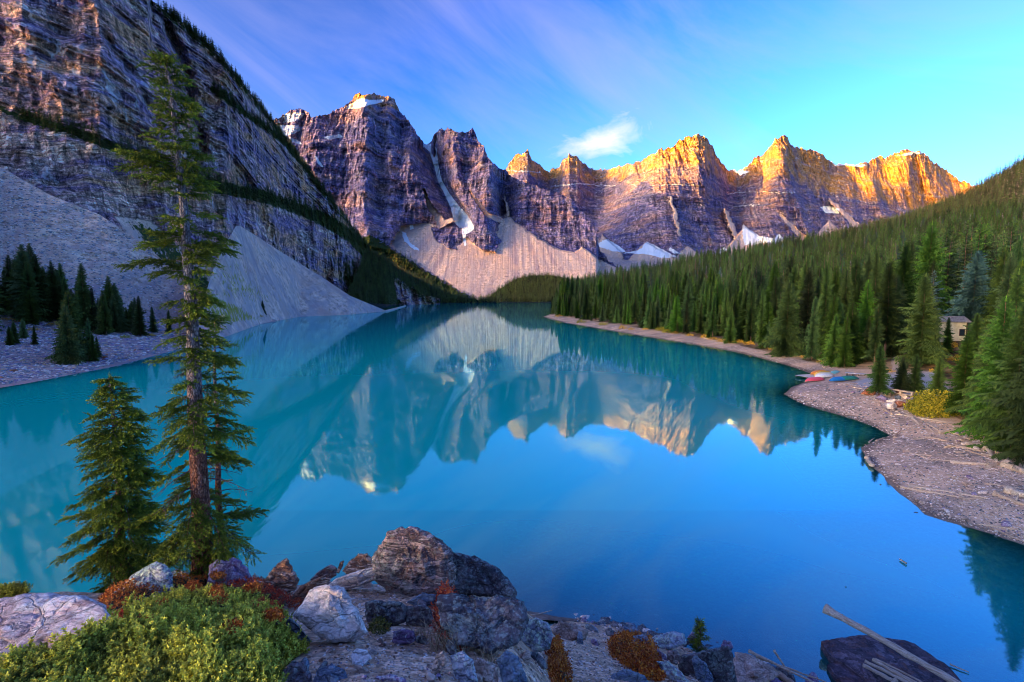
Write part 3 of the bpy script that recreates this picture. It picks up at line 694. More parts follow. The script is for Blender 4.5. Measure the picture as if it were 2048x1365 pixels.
# ---------------------------------------------------------------- the rockpile underfoot
mrp, nt, out = new_mat('rockpile_gravel')
co = objco(nt)
s1 = noise_n(nt, co, 7, 7, 0.78); s2 = noise_n(nt, co, 0.9, 5, 0.6); s3 = noise_n(nt, co, 34, 4, 0.75)
vor = node(nt, 'ShaderNodeTexVoronoi', {'Vector': co, 'Scale': 16.0})
g = ramp(nt, s1, [(0.34, (0.16, 0.09, 0.06)), (0.45, (0.54, 0.34, 0.22)), (0.56, (0.80, 0.56, 0.40)), (0.68, (0.98, 0.80, 0.64))])
g = mixc(nt, maprange(nt, s2, 0.42, 0.62, 0.0, 0.55), g, (0.24, 0.13, 0.06))
g = mixc(nt, 0.55, g, mixc(nt, 1.0, g, ramp(nt, node(nt, 'ShaderNodeSeparateColor', {0: vor.outputs['Color']}).outputs[0], [(0.0, (0.35, 0.32, 0.36)), (0.55, (1.0, 0.95, 0.92)), (1.0, (1.9, 1.7, 1.6))]), 'MULTIPLY'))
bed2 = ramp(nt, noise_n(nt, co, 0.9, 8, 0.75), [(0.40, (0.01, 0.03, 0.05)), (0.5, (0.22, 0.28, 0.26)), (0.60, (0.90, 0.90, 0.80))])
g = mixc(nt, sepc(nt, attr(nt, 'mask').outputs['Color']).outputs[1], g, bed2)
bh = math_(nt, 'ADD', s1, math_(nt, 'ADD', math_(nt, 'MULTIPLY', s3, 0.5), math_(nt, 'MULTIPLY', vor.outputs['Distance'], -0.8)))
principled(nt, out, g, 0.92, bh, 0.016, 1.0, spec=0.15)
ang = np.linspace(-1.35, 1.75, 640); gy = np.geomspace(0.4, 25.5, 520)
R_, Y_ = np.meshgrid(ang, gy); X_ = R_ * Y_
Zg = ground_near(X_, Y_)
Zg = np.where(Y_ > 20.5, np.minimum(Zg, ground_right(X_, Y_) * 0 + Zg) , Zg)
LUT_N = (ang, np.log(gy), Zg)
A = np.stack([0 * Zg, soft(Zg + 0.1, 0.3), 0 * Zg, 0 * Zg], -1)
me = mesh_np('rockpile', np.stack([X_, Y_, Zg], -1).reshape(-1, 3), grid_faces(*X_.shape), True, {'mask': A.reshape(-1, 4)})
link('rockpile_ground', me, mrp, kind='structure')

# ---------------------------------------------------------------- deep lake bed far down, and ground to the horizon
mb, nt, out = new_mat('deep_bed')
principled(nt, out, (0.05, 0.09, 0.09), 0.95)
v = [(-9000, -9000, -12), (9000, -9000, -12), (9000, 9000, -12), (-9000, 9000, -12)]
link('valley_ground', mesh_np('valley_ground', v, [(0, 1, 2, 3)]), mb, kind='structure')

# ---------------------------------------------------------------- water
mw, nt, out = new_mat('lake_water')
co = objco(nt)
gn = node(nt, 'ShaderNodeNewGeometry')
n1 = noise_n(nt, mapping(nt, co, (1.0, 0.6, 1)), 1.1, 3, 0.5)
n2 = noise_n(nt, mapping(nt, co, (0.06, 0.03, 1)), 1.0, 3, 0.5)
gust = math_(nt, 'MULTIPLY', maprange(nt, n2, 0.40, 0.62, 0.12, 1.0), maprange(nt, node(nt, 'ShaderNodeSeparateXYZ', {0: co}).outputs[0], 10, -70, 0.5, 2.2))
bmp = node(nt, 'ShaderNodeBump', {'Height': math_(nt, 'MULTIPLY', n1, gust), 'Distance': 0.007, 'Strength': 1.0}).outputs[0]
silt = noise_n(nt, mapping(nt, co, (0.02, 0.008, 1)), 1.0, 4, 0.6)
body = mixc(nt, silt, (0.0, 0.34, 0.34), (0.0, 0.42, 0.40))
dif = node(nt, 'ShaderNodeBsdfDiffuse', {'Color': body}).outputs[0]
shallow = sepc(nt, attr(nt, 'mask').outputs['Color']).outputs[0]
clear = node(nt, 'ShaderNodeBsdfTransparent', {'Color': (0.60, 0.96, 1.0, 1)}).outputs[0]
mx = node(nt, 'ShaderNodeMixShader', {0: shallow, 1: dif, 2: clear}).outputs[0]
gl = node(nt, 'ShaderNodeBsdfGlossy', {'Color': (0.58, 0.98, 1.0, 1), 'Roughness': 0.03, 'Normal': bmp}).outputs[0]
fr = node(nt, 'ShaderNodeFresnel', {'IOR': 2.55, 'Normal': bmp}).outputs[0]
sh = node(nt, 'ShaderNodeMixShader', {0: fr, 1: mx, 2: gl}).outputs[0]
nt.links.new(sh, out.inputs[0])
ang = np.concatenate([np.linspace(-6, -1.5, 30)[:-1], np.linspace(-1.5, 1.7, 420), np.linspace(1.7, 6, 30)[1:]]); gy = np.geomspace(5.0, 1950, 420)
R_, Y_ = np.meshgrid(ang, gy); X_ = R_ * Y_
sdl = lake_sd(X_, Y_)
depth_in = -sdl
near = Y_ < 60
sh_ = np.where(X_ > -20, np.exp(-np.maximum(depth_in, 0) / np.where(Y_ < 32, 8.0, 5.0)), np.exp(-np.maximum(depth_in, 0) / 2.0))
sh_ *= 0.95
A = np.stack([sh_, sh_, sh_, 0 * sh_], -1)
me = mesh_np('lake', np.stack([X_, Y_, 0 * X_], -1).reshape(-1, 3), grid_faces(*X_.shape), True, {'mask': A.reshape(-1, 4)})
link('lake_water', me, mw, kind='structure')

def lut(T, r, Y):
    a, b, Z = T
    u = np.clip((r - a[0]) / (a[1] - a[0]), 0, len(a) - 1.001); v = np.clip((np.log(Y) - b[0]) / (b[1] - b[0]), 0, len(b) - 1.001)
    i = u.astype(int); j = v.astype(int); u = u - i; v = v - j
    return (Z[j, i] * (1 - u) + Z[j, i + 1] * u) * (1 - v) + (Z[j + 1, i] * (1 - u) + Z[j + 1, i + 1] * u) * v
def march(T, px, py, y0, y1, n=220):
    """point where the sight line of a photo pixel meets the ground"""
    px = np.atleast_1d(np.asarray(px, float)); py = np.atleast_1d(np.asarray(py, float))
    r, t = ratios(px, py)
    Y = np.geomspace(y0, y1, n)[:, None]
    D = H + Y * t[None] - lut(T, np.broadcast_to(r[None], (n, len(r))), np.broadcast_to(Y, (n, len(r))))
    below = D <= 0
    j = np.clip(np.where(below.any(0), np.argmax(below, 0), n - 1), 1, n - 1)
    k = np.arange(len(r)); d0, d1 = D[j - 1, k], D[j, k]
    f = np.clip(d0 / np.where(np.abs(d0 - d1) < 1e-9, 1, d0 - d1), 0, 1)
    yy = Y[j - 1, 0] * (1 - f) + Y[j, 0] * f
    return np.stack([yy * r, yy, lut(T, r, yy)], -1)
def hit(px, py): return march(LUT_N, px, py, 2.0, 25.0, 160)
def hit_r(px, py): return march(LUT_R, px, py, 22.0, 1450.0, 300)
# ================================================================== TREES
def needle_material(name, dark, light, tip, hue=0.03, vary=True):
    m, nt, out = new_mat(name)
    co = objco(nt)
    rnd = node(nt, 'ShaderNodeObjectInfo').outputs['Random']
    a = sepc(nt, attr(nt, 'mask').outputs['Color'])
    n = noise_n(nt, co, 1.3, 4, 0.65)
    c = mixc(nt, maprange(nt, n, 0.35, 0.62), dark, light)
    c = mixc(nt, math_(nt, 'MULTIPLY', a.outputs[0], maprange(nt, rnd, 0, 1, 0.55, 1.0)) if vary else a.outputs[0], c, tip)
    c = node(nt, 'ShaderNodeHueSaturation', {'Hue': maprange(nt, rnd, 0, 1, 0.5 - hue, 0.5 + hue * 0.7), 'Saturation': maprange(nt, math_(nt, 'FRACT', math_(nt, 'MULTIPLY', rnd, 7.3)), 0, 1, 0.8, 1.1),
        'Value': maprange(nt, math_(nt, 'FRACT', math_(nt, 'MULTIPLY', rnd, 13.7)), 0, 1, 0.38, 1.6), 'Color': c}).outputs[0]
    if not vary: c = c.node.inputs['Color'].links[0].from_socket
    p = principled(nt, out, c, 0.65, spec=0.15)
    return m
m_needle = needle_material('spruce_needles', (0.008, 0.027, 0.009), (0.03, 0.075, 0.017), (0.18, 0.30, 0.035))
m_needle_blue = needle_material('blue_spruce_needles', (0.015, 0.04, 0.04), (0.04, 0.09, 0.085), (0.12, 0.23, 0.20))
m_needle_left = needle_material('olive_spruce_needles', (0.02, 0.045, 0.012), (0.07, 0.11, 0.025), (0.30, 0.32, 0.05))  # olive needles of the left grove and the distant trees
m_bark, nt, out = new_mat('spruce_bark')
co = objco(nt)
bn = noise_n(nt, mapping(nt, co, (1, 1, 0.3)), 9, 6, 0.75)
principled(nt, out, ramp(nt, bn, [(0.35, (0.06, 0.03, 0.025)), (0.5, (0.20, 0.10, 0.07)), (0.65, (0.40, 0.26, 0.20))]), 0.9, bn, 0.05)

def tube(path, radii, seg=6):
    path = np.asarray(path, float); n = len(path)
    V = []
    for i in range(n):
        d = path[min(i + 1, n - 1)] - path[max(i - 1, 0)]; d = d / (np.linalg.norm(d) + 1e-9)
        a = np.cross(d, (0, 0, 1.0)) if abs(d[2]) < 0.9 else np.cross(d, (1.0, 0, 0)); a /= np.linalg.norm(a); b = np.cross(d, a)
        for k in range(seg):
            t = 2 * math.pi * k / seg
            V.append(path[i] + radii[i] * (a * math.cos(t) + b * math.sin(t)))
    F = []
    for i in range(n - 1):
        for k in range(seg):
            p, q = i * seg + k, i * seg + (k + 1) % seg
            F += [(p, q, q + seg), (p, q + seg, p + seg)]
    for k in range(1, seg - 1):
        F.append((0, k + 1, k)); F.append(((n - 1) * seg, (n - 1) * seg + k, (n - 1) * seg + k + 1))
    return np.array(V), np.array(F)
def conifer(seed, nbranch, nseg, R=0.15, bare=0.06, lean=0.0, thin=1.0, wk=0.42, fine=False):
    """crown of unit height with its foot at the origin: feathered, drooping boughs"""
    rs = np.random.RandomState(seed)
    V, F, A = [], [], []
    n0 = 0
    for b in range(nbranch):
        f = (b + rs.rand()) / nbranch
        z = bare + (0.985 - bare) * f ** 0.92
        L = R * (1 - z) ** 0.72 * (0.62 + 0.55 * rs.rand()) * (1 + 0.35 * math.sin(seed * 3.1 + z * 17 + 2 * math.sin(b))) + 0.012
        if rs.rand() < 0.10: L *= 1.3
        az = b * 2.39996 + rs.rand() * 0.7
        dx, dy = math.cos(az), math.sin(az)
        up = 0.55 * z - 0.25 + 0.2 * rs.rand()
        pts = []
        for s in range(nseg + 1):
            t = s / nseg
            pts.append((dx * L * t, dy * L * t, z + L * (up * t - 0.55 * t * t * (1 - z) + 0.10 * t ** 3)))
        pts = np.array(pts)
        sx_, sy_ = -dy, dx
        for s in range(nseg):
            p, q = pts[s], pts[s + 1]
            t = (s + 0.5) / nseg
            w = L * (wk * (1 - t) ** 0.7 + 0.25 * wk) * thin
            for sd_ in (-1, 1) if not fine else ():
                tip = q + np.array([sx_, sy_, 0]) * sd_ * w * (0.7 + 0.6 * rs.rand()) + np.array([dx, dy, 0]) * w * 0.5 + np.array([0, 0, -w * (0.15 + 0.5 * rs.rand())])
                V += [p, q, tip]; F.append((n0, n0 + 1, n0 + 2)); n0 += 3
                k = 0.15 + 0.5 * t
                A += [k * 0.3, k * 0.6, 0.9]
            if fine:
                for sd_ in (-1, 1):
                    st0 = p + (q - p) * rs.rand()
                    ww = w * (0.75 + 0.6 * rs.rand())
                    dv = np.array([sx_ * sd_ * 0.85 + dx * 0.55, sy_ * sd_ * 0.85 + dy * 0.55, -0.15 - 0.45 * rs.rand()])
                    for u in range(3):
                        a0 = st0 + dv * ww * u / 3.2
                        e0 = a0 + dv * ww * 0.45 + np.array([dx, dy, 0]) * ww * 0.28 * (1 if u % 2 else -0.2) + np.array([0, 0, -ww * 0.25 * rs.rand()])
                        hw = np.array([dx, dy, 0.3]) * ww * 0.10
                        V += [a0 - hw, a0 + hw, e0]; F.append((n0, n0 + 1, n0 + 2)); n0 += 3
                        k = 0.15 + 0.5 * t + 0.2 * u / 3
                        A += [k * 0.4, k * 0.4, k * 1.25]
            hang = (p + q) / 2 + np.array([sx_ * w * 0.3 * (rs.rand() - 0.5), sy_ * w * 0.3 * (rs.rand() - 0.5), -w * (0.5 + 0.6 * rs.rand())])
            V += [p, q, hang]; F.append((n0, n0 + 1, n0 + 2)); n0 += 3
            A += [0.1, 0.3 * t, 0.1]
    V = np.array(V); A = np.array(A)
    V[:, 0] += lean * V[:, 2] ** 2
    for k in range(4):                       # leader
        a = k * 1.6
        V = np.concatenate([V, [[lean, 0, 1.0], [0.010 * math.cos(a) + lean, 0.010 * math.sin(a), 0.955], [0.010 * math.cos(a + 1.6) + lean, 0.010 * math.sin(a + 1.6), 0.955]]])
        F.append((n0, n0 + 1, n0 + 2)); n0 += 3; A = np.concatenate([A, [1, 0.5, 0.5]])
    return V, np.array(F), np.stack([A, A, A, A], -1)
def trunk_np(h, r, lean=0.0, seg=6):
    zs = np.linspace(-0.03, 0.97, 8)
    return tube([(lean * max(z, 0) ** 2 + 0.004 * math.sin(z * 9), 0.003 * math.cos(z * 7), z) for z in zs], [r * (1 - 0.93 * max(z, 0)) for z in zs], seg)
HERO = []
for i in range(7):
    V, F, A = conifer(20 + i, 400, 7, wk=0.40, fine=True, R=[0.15, 0.18, 0.13, 0.165, 0.14, 0.20, 0.12][i], bare=[0.05, 0.03, 0.14, 0.06, 0.10, 0.02, 0.22][i], lean=[0, 0.02, -0.02, 0.01, -0.01, 0, 0.03][i])
    T = trunk_np(1, 0.0125, [0, 0.02, -0.02, 0.01, -0.01, 0, 0.03][i])
    HERO.append((mesh_np('crown_mesh', V, F, False, {'mask': A}), mesh_np('trunk_mesh', T[0], T[1], True)))
for a, b in HERO:
    a.materials.append(m_needle); b.materials.append(m_bark)
def variant(me, mat):
    m = me.copy(); m.materials.clear(); m.materials.append(mat); return m
HERO_BLUE = [(variant(a, m_needle_blue), b) for a, b in HERO]
HERO_LEFT = [(variant(a, m_needle_left), b) for a, b in HERO]
def place_tree(p, h, label, group=None, mesh=None, name='spruce_tree', wide=1.0, cat='tree'):
    me = mesh or HERO[random.randrange(len(HERO))]
    root = link(name, None, label=label, cat=cat, group=group, loc=Vector([float(v) for v in p]))
    root.rotation_euler.z = random.uniform(0, 6.28)
    root.scale = (h * wide, h * wide, h)
    link('trunk', me[1], parent=root); link('crown', me[0], parent=root)
    return root
def top_height(P, py_top):
    _, t = ratios(0, py_top)
    return H + P[1] * t - P[2]

# trees one can point at on the right shore: (column, foot, tip, crown width, kind, label)
single = [(1757, 796, 688, 1.35, 0, 'small bushy spruce standing alone on the beach beside the boulder heap'),
          (1802, 784, 713, 1.4, 0, 'small green spruce just right of the lone beach spruce, the left one of a pair'),
          (1829, 784, 708, 1.3, 0, 'small green spruce in front of the pale ramp, the right one of a pair'),
          (1875, 790, 712, 1.35, 0, 'small dark spruce at the far side of the pale boat ramp above the yellow willow'),
          (1924, 838, 664, 1.15, 5, 'tall spruce with bare reddish lower trunk right behind the yellow willow bush'),
          (1962, 858, 655, 0.95, 0, 'broad green spruce right of the yellow willow, its skirt down to the beach logs'),
          (1990, 880, 590, 1.0, 0, 'tall narrow spruce behind the grey riprap stones'),
          (2022, 905, 600, 0.9, 0, 'nearest big spruce standing over the driftwood at the right edge of the photo'),
          (2066, 930, 540, 0.85, 0, 'big spruce cut by the right edge of the photo above the driftwood'),
          (1838, 735, 545, 1.35, 0, 'broad big spruce right of the forest path, left of the cream cabin'),
          (1782, 712, 548, 1.1, 0, 'tall spruce left of the forest path above the lone beach spruce'),
          (1893, 706, 634, 0.9, 0, 'dark thin spruce growing right in front of the cream cabin'),
          (1990, 700, 505, 1.2, 0, 'tall spruce between the cream cabin and the grey roof'),
          (2010, 735, 470, 0.7, 6, 'tall sparse spruce with a pale bare trunk near the grey rocks in the forest'),
          (1941, 660, 500, 1.25, 1, 'blue spruce rising behind the cream cabin next to the grey roof'),
          (1950, 718, 625, 1.3, 0, 'bright green young spruce right of the cream cabin'),
          (1700, 728, 600, 1.0, 0, 'spruce with bare orange stem foot right behind the canoes'),
          (1660, 722, 585, 1.0, 0, 'spruce at the forest corner just left of the canoe dock'),
          (1570, 712, 560, 1.1, 0, 'tall bright spruce at the forest edge above the dark cove')]
explicit = []
for q in single:
    P = hit_r(q[0], q[1])[0]; h = top_height(P, q[2])
    k = q[4]
    me = HERO_BLUE[1] if k == 1 else HERO[{0: random.randrange(5), 5: 4, 6: 6}[k]]
    place_tree(P, h, q[5], mesh=me, wide=q[3])
    explicit.append(P[:2])
# the grove on the left bank
left_trees = [(26, 625, 507), (40, 630, 516), (57, 633, 485), (70, 622, 483), (86, 618, 525), (102, 622, 542), (114, 640, 520), (128, 622, 523), (134, 726, 628), (147, 720, 580), (158, 718, 640), (172, 665, 523), (181, 718, 633), (189, 665, 573), (196, 715, 670),
              (201, 665, 593), (214, 670, 578), (225, 662, 549), (236, 662, 563), (245, 658, 593), (262, 636, 607), (273, 665, 593), (282, 672, 589), (308, 665, 611), (339, 668, 618), (8, 612, 570), (22, 690, 650), (31, 688, 640), (64, 645, 578), (71, 690, 648), (48, 676, 635),
              (138, 640, 560), (162, 650, 560), (95, 632, 560), (180, 655, 600), (527, 636, 600), (472, 633, 616), (492, 634, 620), (-14, 640, 500), (-30, 660, 520), (15, 622, 530), (150, 700, 620), (33, 628, 535), (49, 626, 500), (63, 640, 520), (78, 634, 505), (94, 622, 530), (108, 626, 545), (121, 634, 535), (134, 640, 552), (150, 655, 575), (168, 655, 545), (185, 660, 580), (208, 668, 590), (220, 662, 575), (231, 664, 585), (255, 662, 612), (268, 662, 600), (278, 668, 605), (140, 728, 605), (165, 722, 655), (188, 722, 665), (2, 625, 540), (-8, 622, 545)]
named_left = {(57, 633, 485): 'tallest dark spruce of the grove on the left bank, left one of its pair', (172, 665, 523): 'dark spruce spire rising alone mid-grove on the left bank', (225, 662, 549): 'dark spruce spire at the right half of the left bank grove',
              (134, 726, 628): 'spruce nearest the water on the left bank, left edge of the front clump', (147, 720, 580): 'tallest spruce of the front clump above the left shore stones', (527, 636, 600): 'small lone spruce at the foot of the second scree cone by the water',
              (308, 665, 611): 'lone spruce just left of the big foreground spruce, on the left bank', (181, 718, 633): 'right-hand spruce of the front clump above the left shore stones'}
def left_label(q, h):
    where = 'at the far left of the left bank' if q[0] < 45 else ('in the left part of the left bank grove' if q[0] < 110 else ('in the middle of the left bank grove' if q[0] < 190 else ('in the right part of the left bank grove' if q[0] < 290 else 'right of the left bank grove')))
    return ('tall' if h > 16 else ('middling' if h > 10 else 'small')) + ' dark spruce ' + ('nearest the shore ' if q[1] > 680 else ('against the scree ' if q[1] < 632 else '')) + where
for q in left_trees:
    P = on_sheet(shL, q[0], q[1]) if q[0] < 545 else None
    h = top_height(P, q[2])
    place_tree(P - [0, 0, 0.3], h, named_left.get(q, left_label(q, h)), None if q in named_left else 'spruces of the grove on the left bank', HERO_LEFT[random.randrange(6)], wide=0.95)

# ---------------------------------------------------------------- the forest on the right: nearest trees singly, the mass behind as stuff
rs = np.random.RandomState(5)
cand = []
N = 90000
r = rs.uniform(0.075, 1.36, N); y = np.sqrt(rs.uniform(30 ** 2, 1300 ** 2, N))
x = r * y
# Poisson-like thinning on a hashed grid, coarser far away
cell = np.where(y < 220, 3.8, np.where(y < 600, 5.6, 8.5))
seen = set(); keep = np.zeros(N, bool)
ki = np.floor(x / cell).astype(int); kj = np.floor(y / cell).astype(int)
for i in range(N):
    k = (ki[i], kj[i], int(cell[i] * 10))
    if k not in seen:
        seen.add(k); keep[i] = True
x, y = x[keep], y[keep]
z = lut(LUT_R, x / y, y); gp, gq = project(x, y, z)
hh0 = rs.uniform(9, 25, len(x)) * np.where(rs.rand(len(x)) < 0.2, 0.6, 1)
ok = (gq < forest_edge(gp)) & (lake_sd(x, y) > 4) & (gp > 1095)
# clearings: path, ramp, cabin yard
for poly in ([(1780, 755), (1785, 715), (1795, 700), (1835, 695), (1840, 706), (1812, 716), (1806, 755)], [(1862, 760), (1866, 690), (1872, 655), (1945, 655), (1950, 700), (1945, 740), (1905, 752)], [(1935, 660), (1935, 596), (1985, 596), (1990, 650)]):
    ok &= sd_poly(gp, gq, poly) > 0
tx_, tq = project(x, y, z + hh0)
ok &= ~((np.abs(gp - 1905) < 44) & (gq > 682) & (tq < 700))
ok &= ~((np.abs(gp - 1958) < 24) & (gq > 622) & (tq < 640))
x, y, z, gp, gq, hh0 = x[ok], y[ok], z[ok], gp[ok], gq[ok], hh0[ok]
for e in explicit:
    o2 = np.hypot(x - e[0], y - e[1]) > 2.2
    x, y, z, gp, gq, hh0 = x[o2], y[o2], z[o2], gp[o2], gq[o2], hh0[o2]
hh = hh0
edge = forest_edge(gp) - gq
hh *= np.where(edge < 9, rs.uniform(0.5, 0.85, len(x)), 1.0)
hh *= np.interp(y, [50, 100, 300, 1300], [0.85, 1, 1.1, 1.1])
# nothing behind the far point's tip may exceed the outline there
app = hh / y
score = app * 400 - np.clip(edge, 0, 200) * 0.55
score[(gp < 1098) | (gp > 2090)] = -1e9
order = np.argsort(-score)
n_single = 262
near_i = order[:n_single]; rest = order[n_single:]
ZONES = [(1095, 'on the tip of the wooded point'), (1190, 'just right of the wooded point tip'), (1270, 'where the narrow beach starts to widen'), (1350, 'above the left part of the dark cove'), (1430, 'above the middle of the dark cove'), (1510, 'above the right part of the dark cove'), (1590, 'at the cove corner left of the dock'), (1650, 'right behind the dock and canoes'), (1730, 'beside the forest path'), (1840, 'near the cream cabin'), (1960, 'at the right edge beyond the riprap')]
for i in near_i:
    c = gp[i]; zone = [z_[1] for z_ in ZONES if c >= z_[0]][-1]
    wd = rs.uniform(0.7, 1.05)
    size = 'very tall' if hh[i] > 19.5 else ('tall' if hh[i] > 16 else ('middling' if hh[i] > 12 else 'short'))
    form = 'slim' if wd < 0.82 else ('broad' if wd > 0.95 else 'green')
    row = 'in the front row' if edge[i] < 7 else ('in the second row' if edge[i] < 18 else 'farther back')
    place_tree((x[i], y[i], z[i] - 0.2), hh[i], f'{size} {form} spruce {row} {zone}', 'spruces ' + zone, wide=wd)

def low_tree(seed, nb, ns, mat, **kw):
    V, F, A = conifer(seed, nb, ns, **kw)
    T = trunk_np(1, 0.012, kw.get('lean', 0), 4)
    F2 = T[1] + len(V)
    me = mesh_np('spruce_mesh', np.concatenate([V, T[0]]), np.concatenate([F, F2]), False, {'mask': np.concatenate([A, np.zeros((len(T[0]), 4))])})
    me.materials.append(mat); me.materials.append(m_bark)
    mi = np.zeros(len(F) + len(F2), np.int32); mi[len(F):] = 1
    me.polygons.foreach_set('material_index', mi)
    return bpy.data.objects.new('spruce_source', me)
def forest_mass(name, P, hs, variants, vi, wide, label=None):
    """one object that repeats a few trees over many points"""
    me = bpy.data.meshes.new(name)
    me.vertices.add(len(P)); me.vertices.foreach_set('co', np.asarray(P, np.float32).ravel())
    for an, tp, d in (('tree_h', 'FLOAT', hs), ('tree_w', 'FLOAT', np.asarray(hs) * wide), ('turn', 'FLOAT', RS.uniform(0, 6.28, len(P))), ('kind_i', 'INT', vi)):
        a = me.attributes.new(an, tp, 'POINT'); a.data.foreach_set('value', np.asarray(d, np.float32 if tp == 'FLOAT' else np.int32))
    o = link(name, me, kind='stuff', label=label)
    ng = bpy.data.node_groups.new(name + '_nodes', 'GeometryNodeTree')
    ng.interface.new_socket('Geometry', in_out='INPUT', socket_type='NodeSocketGeometry')
    ng.interface.new_socket('Geometry', in_out='OUTPUT', socket_type='NodeSocketGeometry')
    gi = ng.nodes.new('NodeGroupInput'); go = ng.nodes.new('NodeGroupOutput')
    def at(nm, dt):
        n = ng.nodes.new('GeometryNodeInputNamedAttribute'); n.data_type = dt; n.inputs[0].default_value = nm; return n.outputs[0]
    w, h_, t, k = at('tree_w', 'FLOAT'), at('tree_h', 'FLOAT'), at('turn', 'FLOAT'), at('kind_i', 'INT')
    sc_ = ng.nodes.new('ShaderNodeCombineXYZ'); ng.links.new(w, sc_.inputs[0]); ng.links.new(w, sc_.inputs[1]); ng.links.new(h_, sc_.inputs[2])
    ro = ng.nodes.new('ShaderNodeCombineXYZ'); ng.links.new(t, ro.inputs[2])
    jn = ng.nodes.new('GeometryNodeJoinGeometry')
    for i, src in enumerate(variants):
        cmpn = ng.nodes.new('FunctionNodeCompare'); cmpn.data_type = 'INT'; cmpn.operation = 'EQUAL'
        ng.links.new(k, cmpn.inputs[2]); cmpn.inputs[3].default_value = i
        oi = ng.nodes.new('GeometryNodeObjectInfo'); oi.inputs[0].default_value = src; oi.inputs[1].default_value = True
        ip = ng.nodes.new('GeometryNodeInstanceOnPoints')
        ng.links.new(gi.outputs[0], ip.inputs['Points']); ng.links.new(cmpn.outputs[0], ip.inputs['Selection'])
        ng.links.new(oi.outputs['Geometry'], ip.inputs['Instance']); ng.links.new(ro.outputs[0], ip.inputs['Rotation']); ng.links.new(sc_.outputs[0], ip.inputs['Scale'])
        ng.links.new(ip.outputs[0], jn.inputs[0])
    ng.links.new(jn.outputs[0], go.inputs[0])
    md = o.modifiers.new('trees', 'NODES'); md.node_group = ng
    return o
MID = [low_tree(60 + i, 120, 4, m_needle, R=[0.15, 0.17, 0.13, 0.16, 0.18][i], bare=0.06, lean=[0, 0.02, -0.02, 0, 0.01][i]) for i in range(5)] + [low_tree(66, 110, 4, m_needle_blue, R=0.17, bare=0.05)]
FAR = [low_tree(80 + i, 46, 3, m_needle_left, R=[0.17, 0.2, 0.15][i], bare=0.04) for i in range(3)]
m_grey = needle_material('dead_grey_twigs', (0.10, 0.07, 0.08), (0.20, 0.15, 0.17), (0.34, 0.27, 0.30))
DEADT = [low_tree(71, 90, 4, m_grey, R=0.10, bare=0.12, thin=0.5)]
vi = rs.randint(0, 5, len(x)); vi[rs.rand(len(x)) < 0.03] = 5; vi[rs.rand(len(x)) < 0.06] = 9
farm = y > 760; vi[farm] = rs.randint(6, 9, farm.sum())
forest_mass('forest', np.stack([x, y, z - 0.2], -1)[rest], hh[rest], MID + FAR + DEADT, vi[rest], rs.uniform(0.65, 1.05, len(rest)))
print('forest trees', len(rest))

# woods at the far end: slope under the tower and the knoll; a golden larch belt above them
m_larch = needle_material('golden_larch_needles', (0.10, 0.06, 0.01), (0.26, 0.15, 0.02), (0.42, 0.27, 0.04))
LARCH = [low_tree(90 + i, 40, 3, m_larch, R=0.19, bare=0.08) for i in range(2)]
def scatter_px(s, poly, n, jit=0):
    xs = [p[0] for p in poly]; ys = [p[1] for p in poly]
    px = RS.uniform(min(xs), max(xs), n); py = RS.uniform(min(ys), max(ys), n)
    k = sd_poly(px, py, poly) < 0
    return on_sheet(s, px[k], py[k])
Pf = scatter_px(shF, [(692, 614), (708, 576), (724, 532), (738, 508), (800, 542), (860, 572), (900, 590), (1000, 604), (1000, 606), (780, 609), (735, 606)], 16000)
Pk = scatter_px(shK, [(942, 605), (975, 598), (1000, 578), (1030, 560), (1060, 552), (1100, 551), (1130, 556), (1200, 568), (1325, 580), (1325, 603), (1120, 604.5), (960, 605)], 20000)
Pa = scatter_px(shA, [(690, 590), (740, 520), (790, 500), (830, 520), (850, 545), (950, 600)], 2600)
P = np.concatenate([Pf, Pk, Pa])
k = RS.permutation(len(P))[:8000]; P = P[k]
forest_mass('far_shore_woods', P - [0, 0, 0.5], RS.uniform(11, 27, len(P)), FAR, RS.randint(0, 3, len(P)), 1.1)
def along(s, pts, n, spread):
    t = RS.rand(n) * (len(pts) - 1)
    px = np.interp(t, np.arange(len(pts)), [p[0] for p in pts]) + RS.normal(size=n) * 2
    py = np.interp(t, np.arange(len(pts)), [p[1] for p in pts]) + RS.normal(size=n) * spread
    return on_sheet(s, px, py)
PL = np.concatenate([scatter_px(shF, [(735, 512), (760, 510), (800, 530), (850, 560), (870, 575), (800, 560), (745, 535)], 700), along(shA, [(640, 375), (700, 378), (740, 395), (770, 410)], 110, 3), along(shA, [(740, 500), (790, 525), (850, 560)], 120, 6), scatter_px(shF, [(735, 512), (760, 512), (810, 545), (770, 545)], 700)])
forest_mass('larch_belt', PL, RS.uniform(8, 14, len(PL)), LARCH, RS.randint(0, 2, len(PL)), 1.2)
crest_pts = [(x_, float(crestT(x_)) + 3) for x_ in range(320, 860, 12)]
PT = np.concatenate([along(shT, crest_pts, 620, 4), along(shT, ledge1[1:], 420, 6), along(shT, ledge1[5:], 500, 9), along(shT, ledge2, 240, 5), along(shT, [(690, 540), (730, 560), (790, 600)], 260, 12), along(shT, [(650, 500), (680, 540), (700, 580)], 60, 12),
                     along(shT, [(400, 330), (440, 400), (450, 470), (440, 540)], 40, 8)])
hT = RS.uniform(0.6, 1.2, len(PT)) * np.interp(PT[:, 1], [300, 500, 900, 1400], [9, 11, 14, 16])
forest_mass('cliff_ledge_trees', PT - [0, 0, 0.4], hT, FAR, RS.randint(0, 3, len(PT)), 1.15)
